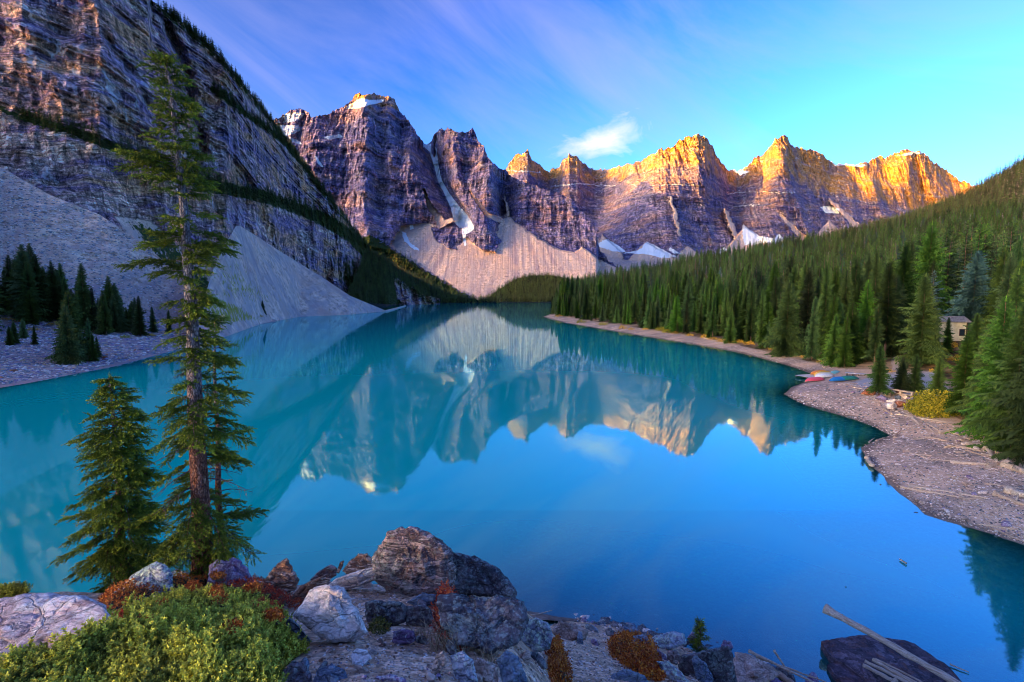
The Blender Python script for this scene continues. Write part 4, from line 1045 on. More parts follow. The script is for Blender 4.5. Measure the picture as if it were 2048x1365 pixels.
# ================================================================== ROCKS
def rock_mat(name, a, b, c, speck=0.0, speck_col=(0.45, 0.52, 0.42), bands=0.0, rot=(0.6, 0.4, 0.3), scale=1.0, bump=0.08, rust=0.0, dark=0.35):
    b, c = [tuple(min(0.95, x * k) for x, k in zip(q, (1.35, 1.22, 1.12))) for q in (b, c)]
    m, nt, out = new_mat(name)
    co = objco(nt)
    geo = node(nt, 'ShaderNodeNewGeometry').outputs['Position']
    co = geo
    n1 = noise_n(nt, co, 2.6 * scale, 9, 0.72, 0.4)
    n2 = noise_n(nt, co, 0.9 * scale, 4, 0.6)
    bw = noise_n(nt, mapping(nt, co, (1, 1, 9), rot), 1.6 * scale, 7, 0.72, 0.3)
    base = ramp(nt, n1, [(0.32, a), (0.5, b), (0.66, c)])
    if bands:
        base = mixc(nt, bands, base, ramp(nt, bw, [(0.34, a), (0.44, b), (0.5, tuple(x * 0.35 for x in a)), (0.56, c), (0.66, b)]))
    base = mixc(nt, maprange(nt, n2, 0.42, 0.62, 0.0, dark), base, tuple(x * 0.4 for x in a))
    if rust:
        base = mixc(nt, math_(nt, 'MULTIPLY', maprange(nt, noise_n(nt, co, 2.0 * scale, 6, 0.7, 0.8), 0.52, 0.64), rust), base, (0.36, 0.12, 0.04))
    if speck:
        ln = noise_n(nt, co, 16 * scale, 5, 0.72)
        reg = noise_n(nt, co, 1.4 * scale, 3, 0.6)
        up = node(nt, 'ShaderNodeSeparateXYZ', {0: node(nt, 'ShaderNodeNewGeometry').outputs['Normal']}).outputs[2]
        f = math_(nt, 'MULTIPLY', maprange(nt, math_(nt, 'ADD', ln, math_(nt, 'MULTIPLY', reg, 0.5)), 0.74, 0.84), maprange(nt, up, -0.5, 0.6, 0.35, 1.0))
        base = mixc(nt, math_(nt, 'MULTIPLY', f, speck), base, speck_col)
        base = mixc(nt, math_(nt, 'MULTIPLY', maprange(nt, noise_n(nt, mapping(nt, co, (1, 1, 1), (0, 0, 0), (5, 3, 1)), 13 * scale, 4, 0.7), 0.56, 0.66), speck * 0.8), base, (0.02, 0.025, 0.03))
    fine = noise_n(nt, co, 22 * scale, 5, 0.75)
    wv = node(nt, 'ShaderNodeVectorMath', {0: mapping(nt, co, (1, 1, 1.5), rot), 1: node(nt, 'ShaderNodeVectorMath', {0: noise_n(nt, co, 1.5 * scale, 5, 0.6, out=1), 3: 0.7}, operation='SCALE').outputs[0]}, operation='ADD').outputs[0]
    ck = node(nt, 'ShaderNodeTexVoronoi', {'Vector': wv, 'Scale': 1.9 * scale}, feature='DISTANCE_TO_EDGE').outputs[0]
    ck2 = node(nt, 'ShaderNodeTexVoronoi', {'Vector': mapping(nt, wv, (1, 1, 2.2)), 'Scale': 5.5 * scale}, feature='DISTANCE_TO_EDGE').outputs[0]
    ckf = math_(nt, 'MULTIPLY', maprange(nt, ck, 0.0, 0.03, 0.0, 1.0), maprange(nt, ck2, 0.0, 0.045, 0.45, 1.0))
    base = mixc(nt, maprange(nt, ckf, 0.0, 1.0, 0.35, 1.0), tuple(x * 0.4 for x in a), base)
    h = math_(nt, 'ADD', math_(nt, 'ADD', math_(nt, 'ADD', n1, math_(nt, 'MULTIPLY', ckf, 0.5)), math_(nt, 'MULTIPLY', bw, 0.5 + bands)), math_(nt, 'MULTIPLY', fine, 0.35))
    k = maprange(nt, fine, 0.35, 0.62, 0.72, 1.22)
    base = mixc(nt, 1.0, base, node(nt, 'ShaderNodeCombineColor', {0: k, 1: k, 2: k}).outputs[0], 'MULTIPLY')
    principled(nt, out, base, 0.88, h, bump * 0.42, 1.0, spec=0.2)
    return m
M_DARK = rock_mat('dark_lichen_rock', (0.035, 0.035, 0.05), (0.10, 0.09, 0.11), (0.28, 0.25, 0.27), bump=0.11, speck=0.42, speck_col=(0.48, 0.58, 0.52))
M_BANDED = rock_mat('banded_quartzite', (0.04, 0.03, 0.04), (0.20, 0.14, 0.15), (0.52, 0.42, 0.42), bands=0.85, rot=(0.2, 0.75, 0.3), rust=0.5, speck=0.3)
M_BROWN = rock_mat('brown_layered_rock', (0.08, 0.04, 0.03), (0.42, 0.22, 0.15), (0.78, 0.54, 0.42), bands=0.9, rot=(0.1, 1.0, 0.2), rust=0.45)
M_WHITE = rock_mat('pale_quartzite', (0.36, 0.29, 0.29), (0.72, 0.60, 0.58), (0.95, 0.86, 0.82), bands=0.25, rust=0.22, speck=0.15, dark=0.12)
M_MAUVE = rock_mat('white_mauve_rock', (0.22, 0.12, 0.14), (0.66, 0.52, 0.54), (0.98, 0.90, 0.88), bands=0.45, rot=(0.9, 0.3, 0.2), rust=0.5, dark=0.3, bump=0.1)
M_PLUM = rock_mat('plum_rock', (0.10, 0.05, 0.13), (0.26, 0.17, 0.32), (0.46, 0.38, 0.50), speck=0.6, speck_col=(0.62, 0.62, 0.66), bands=0.3)
M_LICHEN = rock_mat('lichened_grey_rock', (0.10, 0.12, 0.18), (0.30, 0.32, 0.40), (0.56, 0.60, 0.66), speck=0.9, speck_col=(0.62, 0.70, 0.50))
M_BLUE = rock_mat('blue_grey_rock', (0.05, 0.07, 0.12), (0.14, 0.19, 0.28), (0.34, 0.42, 0.52), bands=0.4, speck=0.35)
M_TAN = rock_mat('tan_rock', (0.20, 0.13, 0.10), (0.42, 0.31, 0.26), (0.66, 0.55, 0.50), rust=0.3, bands=0.2, dark=0.2)
M_RED = rock_mat('rusty_rock', (0.16, 0.05, 0.03), (0.36, 0.13, 0.07), (0.56, 0.30, 0.22), rust=0.4)
M_PEB = rock_mat('shore_stone', (0.18, 0.14, 0.13), (0.44, 0.36, 0.33), (0.78, 0.68, 0.62), rust=0.15)
M_SLAB = rock_mat('wet_slab_rock', (0.045, 0.035, 0.055), (0.12, 0.09, 0.125), (0.25, 0.20, 0.26), bands=0.6, rot=(0.1, 0.3, 0.5), rust=0.35, dark=0.5)

def rock_outline(name, pts, mat, label, Y=None, thick=0.55, lean=0.5, seed=1, rough=0.05, planes=12, foot=None, cat='rock', group=None, strat=0.0, nu=104, nv=52):
    """a boulder whose outline is star shaped round its middle; a full body with facets front and back"""
    rs = np.random.RandomState(seed)
    P = np.array(pts, float)
    c = (P.min(0) + P.max(0)) / 2 * 0.5 + P.mean(0) * 0.5
    if Y is None:
        fy = foot if foot is not None else P[:, 1].max() - 6
        Y = float(hit(c[0], min(fy, 1362))[0][1])
        if Y > 12 and c[0] < 1000: Y = 9.8
    ang = np.arctan2(P[:, 1] - c[1], P[:, 0] - c[0]); o = np.argsort(ang); ang = ang[o]; Q = P[o]
    th = np.linspace(-math.pi, math.pi, nu, endpoint=False)
    R = np.zeros(nu)
    for i, a in enumerate(th):               # ray against the outline
        d = np.array([math.cos(a), math.sin(a)])
        best = 1e9
        for j in range(len(Q)):
            p, q = Q[j] - c, Q[(j + 1) % len(Q)] - c
            e = q - p; den = d[0] * e[1] - d[1] * e[0]
            if abs(den) < 1e-9: continue
            t = (p[0] * e[1] - p[1] * e[0]) / den; s = (p[0] * d[1] - p[1] * d[0]) / den
            if t > 0 and -1e-6 <= s <= 1 + 1e-6: best = min(best, t)
        R[i] = best if best < 1e8 else R[i - 1]
    wpx = (P[:, 0].max() - P[:, 0].min() + P[:, 1].max() - P[:, 1].min()) / 2
    D = thick * wpx / FPX * Y * 0.5
    ph = np.linspace(-math.pi / 2, math.pi / 2, nv)
    N = []; 
    for _ in range(planes):
        n = rs.normal(size=3); n[1] = -abs(n[1]) - 0.25; n /= np.linalg.norm(n); N.append((n, rs.uniform(0.48, 0.84)))
    for _ in range(3):
        n = rs.normal(size=3); n[1] = abs(n[1]) + 0.25; n /= np.linalg.norm(n); N.append((n, rs.uniform(0.65, 0.9)))
    TH, PH = np.meshgrid(th, ph)
    g = np.cos(PH) ** 0.4; s = np.sin(PH)
    dy = -np.sign(s) * np.abs(s) ** 0.8
    L = np.stack([np.cos(TH) * g, dy, -np.sin(TH) * g], -1)      # unit body: x right, y away, z up
    sc = np.ones(TH.shape)
    for n, h in N:
        dt = L @ n
        sc = np.minimum(sc, np.where(dt > h, h / np.maximum(dt, 1e-6), 1))
    rim = np.abs(s) < 0.6                                       # keep the outline itself
    sc = np.where(rim, sc + (1 - sc) * (1 - np.abs(s) / 0.6) ** 0.5, sc)
    RR = R[None, :] * g * sc
    px = c[0] + np.cos(TH) * RR; py = c[1] + np.sin(TH) * RR
    off = dy * D * sc
    off = off - (py - c[1]) / FPX * Y * lean
    W_ = unproj(px, py, Y + off)
    size = wpx / FPX * Y
    f = 2.2 / size
    x, y, z = W_[..., 0] * f, W_[..., 1] * f, W_[..., 2] * f
    nz = fbm(x, y, z, 3) * 0.45 + 0.9 * ledges(x * 1.7 + z * 1.1 + 0.4 * fbm(x, y, z, 2), 1.0, 0.2) + 0.7 * ledges(z * 2.6 - x * 0.9 + 0.3 * fbm(y, x, z, 2), 1.0, 0.2) + 0.9 * (ridged(x * 2.2, y * 2.2, z * 2.2, 4, 0.6) - 0.6) + 0.45 * fbm(x * 7, y * 7, z * 7, 3, 0.65)
    if strat:
        cc, s2 = math.cos(0.5 + seed), math.sin(0.5 + seed)
        nz = nz + strat * ledges((z * cc + x * s2 * 0.6 + 0.15 * fbm(x, y, z, 2)) * 3.0, 1.0, 0.3) * 2
    cen = W_.reshape(-1, 3).mean(0)
    dirn = W_ - cen; dirn /= np.linalg.norm(dirn, axis=-1)[..., None] + 1e-9
    W_ = W_ + dirn * (nz * rough * size)[..., None]
    W_[0] = W_[0].mean(0); W_[-1] = W_[-1].mean(0)
    V = W_.reshape(-1, 3)
    i = np.arange(nv - 1)[:, None] * nu; j = np.arange(nu)[None, :]; j2 = (j + 1) % nu
    F = np.stack([i + j, i + j2, i + nu + j2, i + nu + j], -1).reshape(-1, 4)
    base = V.mean(0)
    me = mesh_np(name, V - base, F[:, ::-1], False)
    return link(name, me, mat, label=label, cat=cat, group=group, loc=Vector(base.tolist()))

RK = [  # outline, material, label, options
 ([(736, 1122), (742, 1104), (760, 1076), (775, 1060), (800, 1047), (838, 1053), (880, 1076), (912, 1106), (915, 1150), (905, 1205), (850, 1210), (785, 1200), (745, 1160)], M_BANDED, 'biggest boulder on the brink, dark banded rock rising to a rounded point above the water', dict(foot=1188, lean=0.3, strat=0.5, seed=3, rough=0.05)),
 ([(880, 1110), (905, 1103), (950, 1112), (992, 1132), (1018, 1158), (1036, 1185), (1032, 1202), (985, 1196), (915, 1190), (872, 1184)], M_DARK, 'dark lichened boulder with a shaded face leaning on the right of the biggest boulder', dict(foot=1196, lean=0.4, seed=5, rough=0.045, planes=9)),
 ([(872, 1192), (905, 1186), (960, 1192), (1000, 1186), (1048, 1202), (1058, 1240), (1040, 1285), (985, 1310), (915, 1295), (880, 1250)], M_DARK, 'broad black and teal lichened ledge below the two big boulders', dict(foot=1296, lean=0.9, seed=9, rough=0.07)),
 ([(1032, 1262), (1045, 1242), (1070, 1234), (1096, 1244), (1108, 1270), (1100, 1300), (1068, 1308), (1040, 1298)], M_LICHEN, 'round grey-green boulder right of the black lichened ledge', dict(foot=1304, seed=12, rough=0.035)),
 ([(900, 1312), (925, 1300), (948, 1320), (958, 1372), (930, 1400), (908, 1372)], M_LICHEN, 'pale slab with a lichened top, leftmost of the tilted slabs at the bottom edge', dict(foot=1362, seed=15, strat=0.5)),
 ([(942, 1322), (960, 1316), (998, 1328), (1010, 1372), (985, 1400), (955, 1390)], M_TAN, 'pinkish tilted slab in the middle of the slabs at the bottom edge', dict(foot=1362, seed=16, strat=0.6)),
 ([(990, 1318), (1010, 1300), (1036, 1308), (1050, 1340), (1060, 1380), (1030, 1400), (1006, 1375)], M_BLUE, 'blue-grey streaked slab, rightmost of the tilted slabs at the bottom edge', dict(foot=1362, seed=18, strat=0.6)),
 ([(730, 1206), (745, 1200), (800, 1203), (815, 1212), (812, 1245), (790, 1254), (735, 1248), (728, 1225)], M_DARK, 'black flat-topped block with a pale green upper edge behind the small plum rock', dict(foot=1250, seed=21, lean=0.2, planes=5)),
 ([(808, 1212), (835, 1208), (862, 1216), (868, 1245), (850, 1256), (812, 1250)], M_DARK, 'dark block butting against the right end of the flat-topped black block', dict(foot=1252, seed=22, lean=0.2, planes=5)),
 ([(812, 1205), (845, 1185), (875, 1190), (872, 1212), (830, 1212)], M_BLUE, 'dark blue wedge rock at the foot of the biggest boulder', dict(foot=1212, seed=23)),
 ([(783, 1284), (787, 1264), (805, 1257), (828, 1262), (834, 1280), (820, 1289), (795, 1291)], M_PLUM, 'small plum-purple speckled rock on the gravel', dict(foot=1288, seed=25)),
 ([(584, 1232), (606, 1200), (618, 1178), (650, 1168), (690, 1172), (705, 1196), (722, 1232), (737, 1266), (712, 1285), (660, 1288), (630, 1270)], M_WHITE, 'large white quartzite boulder with green lichen on its crown beside the juniper', dict(foot=1284, seed=27, lean=0.5, rough=0.035, planes=8)),
 ([(652, 1172), (672, 1157), (720, 1140), (765, 1130), (776, 1140), (770, 1152), (735, 1168), (690, 1182), (668, 1182)], M_WHITE, 'long pale grey slab lying like a plank behind the white boulder', dict(foot=1180, seed=29, lean=0.1, rough=0.02, planes=4)),
 ([(518, 1170), (535, 1150), (560, 1122), (576, 1116), (582, 1130), (600, 1158), (594, 1180), (555, 1196), (530, 1190)], M_BROWN, 'sharp brown spire of tilted layers standing against the water', dict(foot=1188, seed=31, strat=0.7)),
 ([(572, 1200), (600, 1172), (645, 1152), (665, 1158), (640, 1178), (600, 1208), (580, 1212)], M_BROWN, 'low brown layered slab between the spire and the white boulder', dict(foot=1204, seed=33, strat=0.6)),
 ([(618, 1160), (640, 1140), (662, 1128), (676, 1134), (674, 1152), (640, 1168), (622, 1170)], M_BANDED, 'brown ridge of rock with orange lichen right of the spire', dict(foot=1166, seed=35, strat=0.6)),
 ([(672, 1146), (680, 1124), (688, 1121), (687, 1130), (678, 1148)], M_BROWN, 'thin finger of rock poking up between two brown ridges', dict(foot=1148, seed=36)),
 ([(684, 1142), (700, 1120), (716, 1107), (736, 1106), (748, 1120), (752, 1136), (720, 1150), (695, 1152)], M_BROWN, 'brown layered rock tucked against the left foot of the biggest boulder', dict(foot=1150, seed=37, strat=0.7)),
 ([(412, 1170), (416, 1130), (438, 1116), (450, 1122), (466, 1112), (486, 1120), (505, 1150), (522, 1178), (505, 1186), (455, 1188), (425, 1182)], M_PLUM, 'lilac and plum rock with yellow lichen right of the big spruce trunk', dict(foot=1184, seed=39, strat=0.3)),
 ([(222, 1190), (240, 1170), (262, 1152), (290, 1134), (312, 1122), (335, 1130), (346, 1150), (350, 1182), (320, 1205), (260, 1208), (228, 1204)], M_LICHEN, 'blue-grey boulder covered in green lichen spots left of the big spruce', dict(foot=1204, seed=41)),
 ([(335, 1150), (352, 1138), (375, 1142), (388, 1158), (380, 1178), (350, 1182), (336, 1172)], M_LICHEN, 'smaller lichen-spotted boulder between the blue-grey boulder and the trunk', dict(foot=1176, seed=42)),
 ([(-60, 1230), (-20, 1200), (40, 1186), (110, 1186), (165, 1190), (215, 1206), (226, 1240), (190, 1290), (120, 1320), (40, 1345), (-40, 1350)], M_MAUVE, 'huge white and mauve boulder cut by the left edge of the photo', dict(foot=1330, seed=44, lean=1.0, planes=8, rough=0.035, thick=0.45)),
 ([(0, 1330), (25, 1302), (60, 1294), (100, 1304), (120, 1325), (90, 1345), (30, 1350)], M_BLUE, 'low dark blue rock in front of the huge white boulder', dict(foot=1345, seed=46)),
 ([(556, 1372), (566, 1340), (585, 1322), (610, 1324), (625, 1350), (625, 1400), (570, 1400)], M_DARK, 'dark lichened rock at the bottom edge, left one beside the juniper', dict(foot=1362, seed=48)),
 ([(622, 1372), (632, 1340), (662, 1326), (690, 1340), (706, 1380), (690, 1400), (630, 1400)], M_BLUE, 'blue-green lichened rock at the bottom edge, right one beside the juniper', dict(foot=1362, seed=50)),
 ([(566, 1232), (585, 1238), (606, 1262), (628, 1286), (612, 1292), (585, 1272), (568, 1252)], M_BLUE, 'small slate-blue rock peeking out of the right side of the juniper', dict(foot=1285, seed=52)),
 ([(740, 1372), (752, 1352), (782, 1347), (812, 1358), (825, 1380), (780, 1400), (745, 1395)], M_PLUM, 'lilac flat rock at the bottom edge below the plum rock', dict(foot=1362, seed=54)),
 ([(1102, 1262), (1120, 1240), (1150, 1250), (1178, 1262), (1172, 1282), (1140, 1284), (1108, 1276)], M_TAN, 'block with a brown broken face beside the shore stones', dict(foot=1280, seed=56, planes=5)),
 ([(1286, 1300), (1262, 1286), (1265, 1272), (1285, 1268), (1304, 1280), (1316, 1312), (1300, 1322)], M_BLUE, 'dark blue rock right behind the orange bush', dict(foot=1316, seed=58)),
 ([(1296, 1286), (1310, 1270), (1345, 1262), (1372, 1268), (1374, 1290), (1340, 1300), (1305, 1298)], M_LICHEN, 'flat pale grey-green rock at the waterline left of the little fir', dict(foot=1296, seed=60, lean=1.0)),
 ([(1352, 1330), (1362, 1310), (1400, 1302), (1455, 1290), (1463, 1294), (1472, 1330), (1478, 1372), (1440, 1385), (1395, 1378), (1360, 1355)], M_DARK, 'dark angular flat-topped boulder in front of the little fir', dict(foot=1364, seed=62, lean=0.2, planes=6)),
 ([(1382, 1318), (1392, 1310), (1412, 1326), (1430, 1362), (1418, 1380), (1392, 1360)], M_BLUE, 'upright blue lens-shaped slab leaning on the dark angular boulder', dict(foot=1364, seed=64, Yadd=-0.5)),
 ([(1312, 1322), (1335, 1322), (1365, 1345), (1385, 1372), (1352, 1370), (1325, 1345)], M_LICHEN, 'thin grey slab lying left of the blue lens-shaped slab', dict(foot=1364, seed=66)),
 ([(1205, 1372), (1225, 1346), (1255, 1338), (1290, 1350), (1310, 1378), (1270, 1400), (1215, 1395)], M_BLUE, 'rounded dark blue rock at the bottom edge under the orange bush', dict(foot=1364, seed=68)),
 ([(1438, 1300), (1446, 1280), (1462, 1282), (1468, 1296), (1455, 1304)], M_PLUM, 'small mauve rock behind the dark angular boulder', dict(foot=1302, seed=70)),
 ([(1374, 1276), (1384, 1262), (1394, 1270), (1392, 1284), (1380, 1286)], M_PLUM, 'small mauve rock left of the little fir', dict(foot=1284, seed=71)),
 ([(1462, 1330), (1470, 1304), (1500, 1308), (1540, 1330), (1560, 1352), (1520, 1375), (1475, 1370)], M_TAN, 'low pinkish shelf of rock with a rusty patch near the crossed sticks', dict(foot=1364, seed=72, lean=1.2)),
 ([(1470, 1380), (1490, 1358), (1540, 1352), (1590, 1372), (1560, 1400), (1480, 1400)], M_PLUM, 'mauve speckled rock at the bottom edge under the crossed sticks', dict(foot=1364, seed=73, lean=1.0)),
 ([(1335, 1300), (1352, 1300), (1368, 1318), (1352, 1332), (1332, 1318)], M_BANDED, 'brown wedge rock between the pale flat rock and the dark angular boulder', dict(foot=1328, seed=74)),
 ([(862, 1338), (872, 1308), (888, 1300), (896, 1322), (880, 1350), (866, 1352)], M_TAN, 'tan stone half buried in the gravel left of the tilted slabs', dict(foot=1346, seed=75)),
 ([(700, 1310), (712, 1296), (735, 1300), (745, 1318), (725, 1336), (704, 1330)], M_WHITE, 'flat white slab fragment on the gravel below the white boulder', dict(foot=1330, seed=76, lean=1.0)),
]
for pts, mt, lab, kw in RK:
    kw = dict(kw); kw.pop('Yadd', None)
    rock_outline('boulder', pts, mt, lab, **kw)

# smaller broken blocks that fill the gaps between the boulders
BLK = [(560, 1205, 34, 'brown'), (612, 1192, 30, 'brown'), (650, 1172, 26, 'tan'), (735, 1175, 34, 'tan'), (700, 1160, 22, 'brown'), (845, 1218, 30, 'dark'), (872, 1230, 26, 'dark'), (760, 1285, 22, 'tan'), (845, 1288, 30, 'dark'), (905, 1305, 36, 'dark'), (1010, 1295, 34, 'dark'), (1048, 1322, 40, 'tan'), (1080, 1330, 46, 'dark'), (1120, 1300, 28, 'tan'),
       (1160, 1288, 30, 'blue'), (1190, 1290, 24, 'plum'), (1220, 1272, 30, 'dark'), (1255, 1268, 26, 'blue'), (1185, 1262, 28, 'blue'), (1325, 1318, 30, 'plum'), (1342, 1356, 34, 'tan'), (1490, 1338, 36, 'plum'), (1535, 1352, 40, 'blue'), (1580, 1366, 46, 'dark'), (1620, 1372, 40, 'plum'), (640, 1345, 30, 'dark'), (605, 1345, 36, 'blue'), (725, 1345, 30, 'tan'), (860, 1360, 34, 'tan'), (540, 1200, 26, 'plum'),
       (236, 1215, 34, 'blue'), (200, 1206, 30, 'tan'), (385, 1172, 26, 'blue'), (1058, 1225, 22, 'dark'), (1085, 1238, 26, 'blue'), (1275, 1275, 30, 'dark'), (1400, 1296, 30, 'dark'), (1430, 1292, 24, 'blue'), (1365, 1286, 22, 'tan'), (790, 1250, 20, 'dark'), (958, 1362, 30, 'tan'), (1130, 1355, 34, 'tan'), (1160, 1330, 20, 'white')]
BLKS = []
# the great slab in the shallows
def water_Y(px, py): return W(px, py)[1]
def slab(name, outline, zt, thick, mat, label, seed, tilt=(0, 0)):
    """flat-lying rock slab from plan points given where its top edge is seen"""
    pts = []
    for px, py in outline:
        r, t = ratios(px, py); Yd = -(H - zt) / t
        pts.append((float(Yd * r), float(Yd)))
    pts = np.array(pts); c = pts.mean(0)
    n = len(pts); m = 14
    ring = []
    for k in range(n):
        a, b = pts[k], pts[(k + 1) % n]
        for q in range(m): ring.append(a + (b - a) * q / m)
    ring = np.array(ring); V = []
    levels = [0.0, 0.25, 0.5, 0.75, 0.92, 1.0]
    for f in levels:
        p = c + (ring - c) * f
        z = zt + tilt[0] * (p[:, 0] - c[0]) + tilt[1] * (p[:, 1] - c[1]) + 0.16 * fbm(p[:, 0] * 0.9, p[:, 1] * 0.9, seed, 3) - 0.10 * np.clip(ledges(p[:, 0] * 0.8 + p[:, 1] * 0.9 + 0.3 * fbm(p[:, 0], p[:, 1], 1, 2), 0.9, 0.1) + 0.6, 0, 1) - (f ** 6) * 0.08
        V.append(np.stack([p[:, 0], p[:, 1], z], -1))
    for k, (g_, dz) in enumerate(((1.01, 0.3), (0.97, 0.65), (0.94, 1.0))):
        p = c + (ring - c) * (g_ + 0.02 * fbm(ring[:, 0] * 2, ring[:, 1] * 2, k, 2)[:, None])
        V.append(np.stack([p[:, 0], p[:, 1], V[5][:, 2] - thick * dz], -1))
    N_ = len(ring); nr = len(V)
    V = np.concatenate(V)
    i = np.arange(nr - 1)[:, None] * N_; j = np.arange(N_)[None, :]; j2 = (j + 1) % N_
    F = np.stack([i + j, i + nr * 0 + N_ + j, i + N_ + j2, i + j2], -1).reshape(-1, 4)
    base = V.mean(0)
    return link(name, mesh_np(name, V - base, F, False), mat, label=label, cat='rock', loc=Vector(base.tolist()))
slab('rock_slab', [(1643, 1278), (1665, 1274), (1705, 1266), (1745, 1264), (1790, 1270), (1830, 1280), (1865, 1305), (1900, 1330), (1930, 1365), (1945, 1420), (1800, 1440), (1722, 1345), (1690, 1322), (1660, 1305)], 0.45, 1.6, M_SLAB, 'great dark purple cracked slab lying in the shallow water under the long pole', 4, (0, -0.03))
slab('rock_slab', [(1655, 1325), (1680, 1313), (1700, 1322), (1730, 1345), (1760, 1375), (1700, 1372), (1668, 1345)], 0.3, 1.0, M_SLAB, 'small dark ledge of rock at the lower left of the great slab in the water', 7)

# loose rocks: one body, many copies
def loose_mesh(seed, flat=0.6, rough=0.08):
    rs = np.random.RandomState(seed)
    bm = bmesh.new(); bmesh.ops.create_icosphere(bm, subdivisions=3, radius=1)
    V = np.array([v.co[:] for v in bm.verts]); F = np.array([[v.index for v in f.verts] for f in bm.faces]); bm.free()
    sc = np.ones(len(V))
    for _ in range(12):
        n = rs.normal(size=3); n /= np.linalg.norm(n); h = rs.uniform(0.42, 0.8); d = V @ n
        sc = np.minimum(sc, np.where(d > h, h / np.maximum(d, 1e-6), 1))
    V = V * sc[:, None] * np.array([rs.uniform(0.8, 1.25), rs.uniform(0.7, 1.0), flat * rs.uniform(0.75, 1.2)])
    V *= (1 + rough * fbm(V[:, 0] * 2 + seed, V[:, 1] * 2, V[:, 2] * 2, 3))[:, None]
    return V, F
def inst_rock(me, p, s, label, group=None, cat='rock', name='rock', tilt=0.35, mat=None):
    o = link(name, me, label=label, cat=cat, group=group, loc=Vector([float(v) for v in p]))
    o.rotation_euler = (random.uniform(-tilt, tilt), random.uniform(-tilt, tilt), random.uniform(0, 6.28))
    s_ = s if isinstance(s, tuple) else (s, s, s)
    o.scale = s_
    return o
LOOSE = {}
for nm, mt in (('white', M_WHITE), ('plum', M_PLUM), ('tan', M_TAN), ('blue', M_BLUE), ('red', M_RED), ('peb', M_PEB), ('dark', M_DARK), ('brown', M_BROWN)):
    LOOSE[nm] = []
    for k in range(3):
        V, F = loose_mesh(hash(nm) % 97 * 0 + len(LOOSE) * 13 + k, flat=0.55 if nm != 'red' else 0.75)
        me = mesh_np('rock_mesh', V, F, False); me.materials.append(mt); LOOSE[nm].append(me)
def pick(*ns): return random.choice(LOOSE[random.choice(ns)])

BN = {'brown': 'brown', 'tan': 'tan', 'dark': 'black lichened', 'blue': 'slate-blue', 'plum': 'plum-grey', 'white': 'white'}
for px, py, w, kd in BLK:
    P = hit(px, py)[0]
    if P[1] > 12 and px < 1000: P = unproj(px, py, 9.7)
    s = w / FPX * P[1] * 0.62
    side_ = 'left of the white boulder' if px < 590 else ('between the white boulder and the big boulders' if px < 860 else ('round the black lichened ledge' if px < 1140 else ('round the orange bush' if px < 1340 else 'by the dark angular boulder')))
    o = inst_rock(pick(kd), P + [0, 0, s * 0.2], (s, s * 0.8, s * 1.2), BN[kd] + ' broken block wedged ' + side_, 'broken blocks between the boulders', name='rock_block', tilt=0.8)
# boulder heap below the lone beach spruce
heap = [(1737, 790, 34, 'red', 'reddish-brown boulder at the left end of the heap below the lone beach spruce'), (1765, 803, 30, 'plum', 'lilac boulder in the left half of the heap below the lone beach spruce'), (1783, 806, 22, 'white', None), (1758, 812, 14, 'tan', None), (1797, 798, 18, 'blue', 'dark blue boulder in the top row of the heap'),
        (1782, 819, 36, 'white', 'biggest pale rounded boulder in front of the heap'), (1797, 815, 26, 'red', 'rust-red boulder right of the biggest pale boulder of the heap'), (1812, 812, 32, 'tan', 'broad tan boulder at the right end of the heap by the yellow willow'), (1775, 792, 22, 'tan', None), (1750, 797, 16, 'peb', None),
        (1768, 788, 18, 'peb', None), (1786, 790, 18, 'white', None), (1808, 797, 22, 'peb', None), (1822, 804, 20, 'plum', None), (1756, 785, 14, 'white', None), (1745, 806, 10, 'peb', None), (1800, 829, 10, 'peb', None), (1830, 822, 12, 'tan', None), (1772, 828, 9, 'plum', None), (1795, 786, 14, 'red', None), (1728, 783, 12, 'peb', None), (1792, 782, 20, 'tan', None)]
for px, py, w, kd, lab in heap:
    P = hit_r(px, py)[0]; s = w / FPX * P[1] * 0.5
    inst_rock(pick(kd), P + [0, 0, s * 0.35], s, lab or 'small boulder in the heap below the lone beach spruce', None if lab else 'boulders of the heap on the beach', name='boulder', cat='boulder')
rs = np.random.RandomState(3)
poly = [(1905, 868), (1925, 858), (1965, 862), (1992, 872), (1998, 890), (1975, 905), (1930, 895), (1912, 885)]
cnt = 0
while cnt < 34:
    px, py = rs.uniform(1905, 1998), rs.uniform(858, 905)
    if sd_poly(np.array([px]), np.array([py]), poly)[0] > 0: continue
    P = hit_r(px, py)[0]; w = rs.uniform(8, 18); s = w / FPX * P[1] * 0.5
    big = cnt == 0
    inst_rock(pick('tan') if big else pick('peb', 'plum', 'peb', 'white'), P + [0, 0, s * 0.4], s * (1.6 if big else 1), 'orange-tan stone, biggest of the riprap under the nearest big spruce' if big else 'grey stone in the riprap under the nearest big spruce', None if big else 'riprap stones under the big spruce', name='stone', cat='stone')
    cnt += 1
